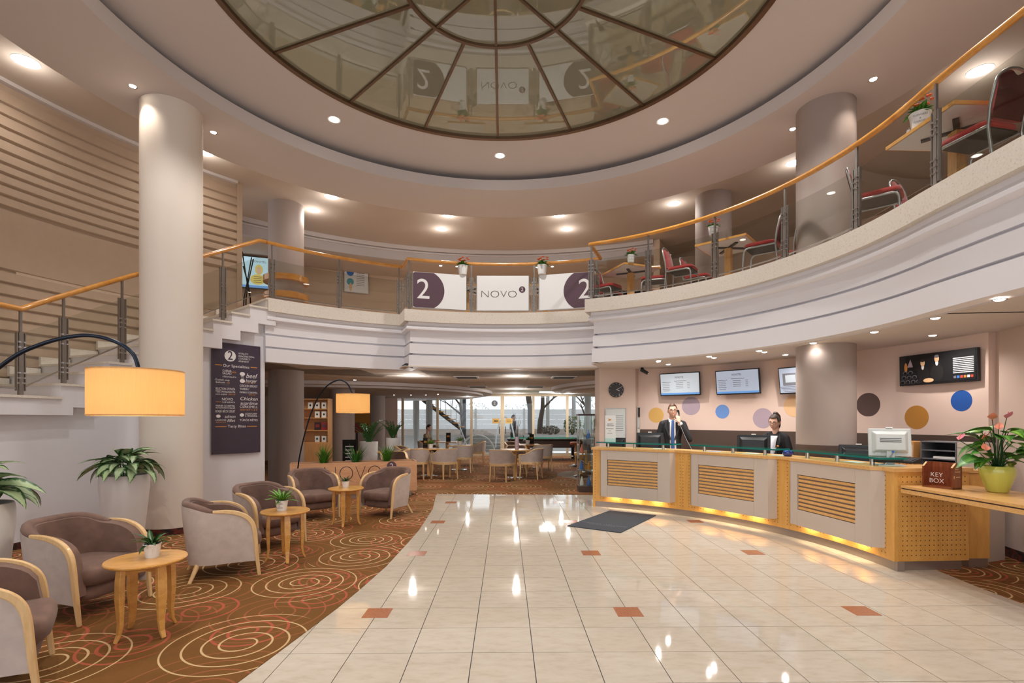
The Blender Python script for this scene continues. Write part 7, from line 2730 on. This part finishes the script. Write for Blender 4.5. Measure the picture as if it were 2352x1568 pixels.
obj('strut', MB().tube([(-1.6, 0.2, 1.3), (-1.15, 0.2, 0.1)], 0.03, 8), 'white_metal', bench, 50)
obj('strut', MB().tube([(-0.9, 0.2, 1.1), (-1.3, 0.2, 0.1)], 0.03, 8), 'white_metal', bench, 50)
# ================================================================ upper gallery furniture
def make_banquet(label):
    t = thing('banquet_chair', label, 'chair', group='red banquet chairs on the gallery')
    # back loop (inverted U) running down into the rear legs
    lp = [(-0.26, -0.185, 0.0), (-0.215, -0.19, 0.42), (-0.235, -0.195, 0.60), (-0.275, -0.19, 0.78)]
    lp += [(-0.275 - 0.03 * math.sin(a), -0.19 * math.cos(a), 0.78 + 0.12 * math.sin(a)) for a in [k * PI / 12 for k in range(1, 12)]]
    lp += [(-0.275, 0.19, 0.78), (-0.235, 0.195, 0.60), (-0.215, 0.19, 0.42), (-0.26, 0.185, 0.0)]
    obj('back_loop', MB().tube(lp, 0.0135, 10), 'alu', t, 60)
    for s in (-1, 1):
        obj('front_leg', MB().tube([(-0.215, s * 0.205, 0.425), (0.15, s * 0.205, 0.425), (0.19, s * 0.205, 0.41), (0.212, s * 0.205, 0.37), (0.24, s * 0.205, 0.0)], 0.0135, 10), 'alu', t, 60)

    def pad(fn, nm, mt):
        obj(nm, MB().grid(fn, 28, 6, True), mt, t, 50)

    def seat_fn(u, v):
        a = 2 * PI * u
        c, s = math.cos(a), math.sin(a)
        x, y = 0.225 * math.copysign(abs(c) ** 0.4, c), 0.205 * math.copysign(abs(s) ** 0.4, s)
        k, z = [(0, 0), (0.94, 0), (1, 0.2), (1, 0.6), (0.95, 0.9), (0.6, 1.05), (0, 1.1)][round(v * 6)]
        return Vector((x * k + 0.01, y * k, 0.445 + 0.06 * z))
    pad(seat_fn, 'seat', 'red_velvet')
    obj('seat_board', MB().box((0.01, 0, 0.437), (0.40, 0.37, 0.012)), 'dark_grey', t)

    def back_fn(off):
        def fn(u, v):
            y = -0.172 + 0.344 * u
            top = 0.78 + 0.10 * math.sqrt(max(0, 1 - (y / 0.185) ** 2)) - 0.045 * math.exp(-(y / 0.05) ** 2)
            z = 0.50 + (top - 0.50) * v
            bow = 0.02 * math.sin(PI * u)
            return Vector((-0.225 - 0.09 * max(0, z - 0.5) / 0.4 + off * (1 - (2 * abs(u - 0.5)) ** 4 * 0.6) * (0.6 + 0.4 * math.sin(PI * v)) , y, z))
        return fn
    f1, f2, f0 = back_fn(0.045), back_fn(-0.018), back_fn(0.0)

    def closed(fa, fb):
        mb = MB().grid(fa, 14, 8).grid(fb, 14, 8)
        for k in range(14):
            for v in (0, 1):
                mb.add([fa(k / 14, v), fa((k + 1) / 14, v), fb((k + 1) / 14, v), fb(k / 14, v)], [(0, 1, 2, 3)])
        for u in (0, 1):
            for k in range(8):
                mb.add([fa(u, k / 8), fa(u, (k + 1) / 8), fb(u, (k + 1) / 8), fb(u, k / 8)], [(0, 1, 2, 3)])
        return mb
    obj('backrest', closed(f1, f0), 'red_velvet', t, 50)
    obj('back_panel', closed(f0, f2), 'red_back', t, 50)
    return t


BC = [(4.32, 4.72, 102, 'nearest red banquet chair, its dark back to the railing'), (4.33, 6.02, -42, 'red banquet chair right of the tall taupe column'),
      (5.05, 6.25, -60, 'red chair back peeping over the slab right of the column'), (3.80, 7.72, 140, 'red banquet chair seen from behind, left of the tall taupe column'),
      (4.52, 8.15, 100, 'red chair mostly hidden by the tall taupe column'), (2.98, 8.92, -38, 'red banquet chair in profile in the middle of the gallery'),
      (3.46, 9.45, -40, 'red chair behind the profile chair'), (2.66, 9.56, 165, 'red chair facing left beside the profile chair'),
      (1.90, 10.12, -45, 'red chair by the gallery corner'), (2.06, 10.72, -45, 'second red chair by the gallery corner')]
bc0 = make_banquet(BC[0][3])
bc0.location = (BC[0][0], BC[0][1], Z_UP + 0.003)
bc0.rotation_euler = (0, 0, R_(BC[0][2]))
for x, y, a, lab in BC[1:]:
    dup(bc0, (x, y, Z_UP + 0.003), R_(a), lab)


def make_gtable(label):
    t = thing('gallery_table', label, 'table', group='square gallery tables')
    obj('tabletop', MB().box((0, 0, 0.75), (0.80, 0.80, 0.008)), 'laminate_taupe', t)
    obj('table_edge', MB().tube([(-0.4, -0.4, 0.745), (0.4, -0.4, 0.745), (0.4, 0.4, 0.745), (-0.4, 0.4, 0.745)], 1, closed=True, flat=(0.02, 0.034), up=(0, 0, 1)), 'table_wood', t)
    obj('underside', MB().box((0, 0, 0.735), (0.78, 0.78, 0.02)), 'white_paint', t)
    obj('bracket', MB().box((0, 0, 0.715), (0.56, 0.05, 0.02), PI / 4).box((0, 0, 0.715), (0.56, 0.05, 0.02), -PI / 4), 'dark_grey', t)
    obj('pedestal', MB().box((0, 0, 0.36), (0.10, 0.10, 0.70)), 'beech_z', t)
    obj('base', MB().box((0, 0, 0.015), (0.5, 0.08, 0.03), PI / 4).box((0, 0, 0.015), (0.5, 0.08, 0.03), -PI / 4), 'dark_grey', t)
    return t


GT = [(2.32, 9.95, 20, 'gallery table near the corner with a flower pot'), (3.62, 8.52, 48, 'gallery table left of the tall taupe column with a flower pot'),
      (4.42, 5.06, 2, 'gallery table nearest the camera with flower pot and shaker'), (-1.0, 11.35, 5, 'gallery table behind the middle banners, left'), (0.75, 11.35, -5, 'gallery table behind the middle banners, right')]
gt0 = make_gtable(GT[0][3])
gt0.location = (GT[0][0], GT[0][1], Z_UP + 0.003)
gt0.rotation_euler = (0, 0, R_(GT[0][2]))
for x, y, a, lab in GT[1:]:
    dup(gt0, (x, y, Z_UP + 0.003), R_(a), lab)
zg = Z_UP + 0.765
fw = ('FLOWERS', '&', 'GARDEN')
p = atz(1449, 603, zg)
small_plant((p.x, p.y, zg), 'kal', 14, 'white flower pot on the gallery corner table', 'orange kalanchoe on the gallery corner table', 1.35, fw, True, seed=41)
p = atz(1638, 541, zg)
small_plant((p.x, p.y, zg), 'kal', 14, 'white flower pot behind a railing post left of the column', 'orange kalanchoe behind a railing post left of the column', 1.35, fw, True, seed=42)
p = atz(2113, 298, zg)
small_plant((p.x, p.y, zg), 'kal', 18, 'large lettered white flower pot on the nearest gallery table', 'orange kalanchoe on the nearest gallery table', 1.6, fw, True, -2.2, seed=43)
small_plant((atz(1063, 631, zg).x, atz(1063, 631, zg).y, zg), 'kal', 18, 'white flower pot above the left banner', 'orange kalanchoe above the left banner', 1.8, None, True, seed=44)
small_plant((atz(1245, 630, zg).x, atz(1245, 630, zg).y, zg), 'kal', 18, 'white flower pot above the right banner', 'orange kalanchoe above the right banner', 1.8, None, True, seed=45)
p = atz(2087, 310, zg)
t = thing('salt_shaker', 'small glass salt shaker on the nearest gallery table', 'shaker', (p.x, p.y, zg))
obj('body', MB().lathe([(0.001, 0), (0.018, 0), (0.02, 0.02), (0.015, 0.05), (0.001, 0.05)], (0, 0, 0), 16), 'white_gloss', t, 40)
obj('cap', MB().lathe([(0.0155, 0.05), (0.016, 0.058), (0.01, 0.07), (0.001, 0.072)], (0, 0, 0), 16), 'chrome', t, 40)

# ---- 'Good morning' board, wall screen, sculpture, framed poster
p = at(1432, 667, 10.95)
t = thing('chalkboard', 'black board with white script on the gallery behind the corner chairs', 'board', (p.x + 0.15, p.y, Z_UP + 0.12))
obj('panel', MB().box((0, 0, 0.25), (1.0, 0.03, 0.50)), 'dark_void', t)
for s in (-1, 1):
    obj('leg', MB().box((s * 0.42, 0.02, -0.06), (0.04, 0.04, 0.12)), 'dark_void', t)
text('Good', 0.26, t, 'print_white', (-0.22, -0.017, 0.33), (PI / 2, 0, 0), -0.003, 0.0008, shear=0.35)
text('morning', 0.24, t, 'print_white', (-0.05, -0.017, 0.12), (PI / 2, 0, 0), -0.003, 0.0008, shear=0.35)
thq = ray_arc(579, 10.3)
ys = pol(thq, 10.3).y
a, b = at(538, 590, ys), at(622, 660, ys)
t = thing('gallery_screen', 'bright cyan advertising screen at the head of the stairs', 'screen', ((a.x + b.x) / 2, ys, b.z), -R_(thq) * 0.5)
w, h = b.x - a.x, a.z - b.z
obj('housing', MB().box((0, 0.03, h / 2), (w + 0.04, 0.05, h + 0.04)), 'black_plastic', t)
obj('display', MB().box((0, 0, h / 2), (w, 0.006, h)), 'screen_cyan', t)
obj('colour_bar', MB().box((0, -0.004, 0.03), (w, 0.003, 0.06)), 'screen_blue', t)
obj('wall_bracket', MB().box((0, 0.09, h / 2), (0.4, 0.10, 0.3)), 'dark_grey', t)
text('NOVOTEL', 0.075, t, 'print_grey', (w * 0.16, -0.005, h * 0.86), (PI / 2, 0, 0), 0, 0.0005)
for nm, cx, cz, rx, rz_, mt, k in (('hair_shape', 0.16, 0.60, 0.10, 0.17, 'screen_yellow', 1), ('face_shape', 0.16, 0.58, 0.062, 0.12, 'screen_skin', 2), ('yellow_blob', 0.13, 0.27, 0.19, 0.17, 'screen_yellow', 3)):
    obj(nm, MB().ball((cx * w, -0.004 - 0.001 * k, cz * h), 1, 16, 8, sx=rx * w, sy=0.001, sz=rz_ * h), mt, t)
for k in range(4):
    obj('printed_line', MB().box((0.13 * w, -0.009, (0.36 - 0.06 * k) * h), (0.2 * w, 0.001, 0.012)), 'print_grey', t)
p = at(567, 690, 10.9)
t = thing('twig_sculpture', 'tall black crossed rod sculpture at the head of the stairs', 'sculpture', (p.x, p.y, Z_UP + 0.003))
for k, (x0, x1, zt__) in enumerate(((-0.08, 0.10, 1.32), (0.08, -0.11, 1.45), (-0.05, 0.12, 1.30), (0.06, -0.11, 1.15))):
    obj('rod', MB().tube([(x0, 0.02 * k, 0.0), (x0 * 0.75, 0.02 * k, 0.45), (0, 0.02 * k, 0.75), (x1, 0.02 * k, zt__)], 0.013, 6), 'dark_void', t, 60)
obj('base', MB().lathe([(0.001, 0), (0.14, 0), (0.14, 0.012), (0.001, 0.012)], (0, 0.03, 0), 20), 'dark_void', t)
# framed poster on a floor stand near the back
thq = ray_arc(819, 10.57)
yq = pol(thq, 10.57).y
a, b = at(792, 600, yq), at(846, 673, yq)
t = thing('framed_poster', 'framed white poster with two blue discs on the gallery wall', 'poster', ((a.x + b.x) / 2, yq - 0.03, b.z), -R_(thq))
w, h = b.x - a.x, a.z - b.z
obj('sheet', MB().box((0, 0, h / 2), (w, 0.01, h)), 'banner_white', t)
obj('frame', MB().tube([(-w / 2, -0.004, 0), (w / 2, -0.004, 0), (w / 2, -0.004, h), (-w / 2, -0.004, h)], 1, closed=True, flat=(0.024, 0.024), up=(0, 1, 0)), 'steel', t)
for cz, mt in ((0.62, 'print_blue'), (0.33, 'print_teal')):
    obj('printed_disc', MB().lathe([(0.001, 0), (0.10, 0)], (0, 0, 0), 28), mt, t, loc=(-0.17, -0.007, cz * h), rot=(PI / 2, 0, 0))
obj('printed_hand', MB().ball((-0.16, -0.008, 0.17 * h), 1, 12, 8, sx=0.04, sy=0.001, sz=0.12), 'decal_peach', t)
for k in range(9):
    obj('printed_line', MB().box((0.12, -0.0065, (0.68 - 0.055 * k) * h), (0.22, 0.001, 0.012)), 'print_grey', t)
text('NOVO', 0.06, t, 'print_dark', (0.0, -0.0065, 0.88 * h), (PI / 2, 0, 0), 0, 0.0005)
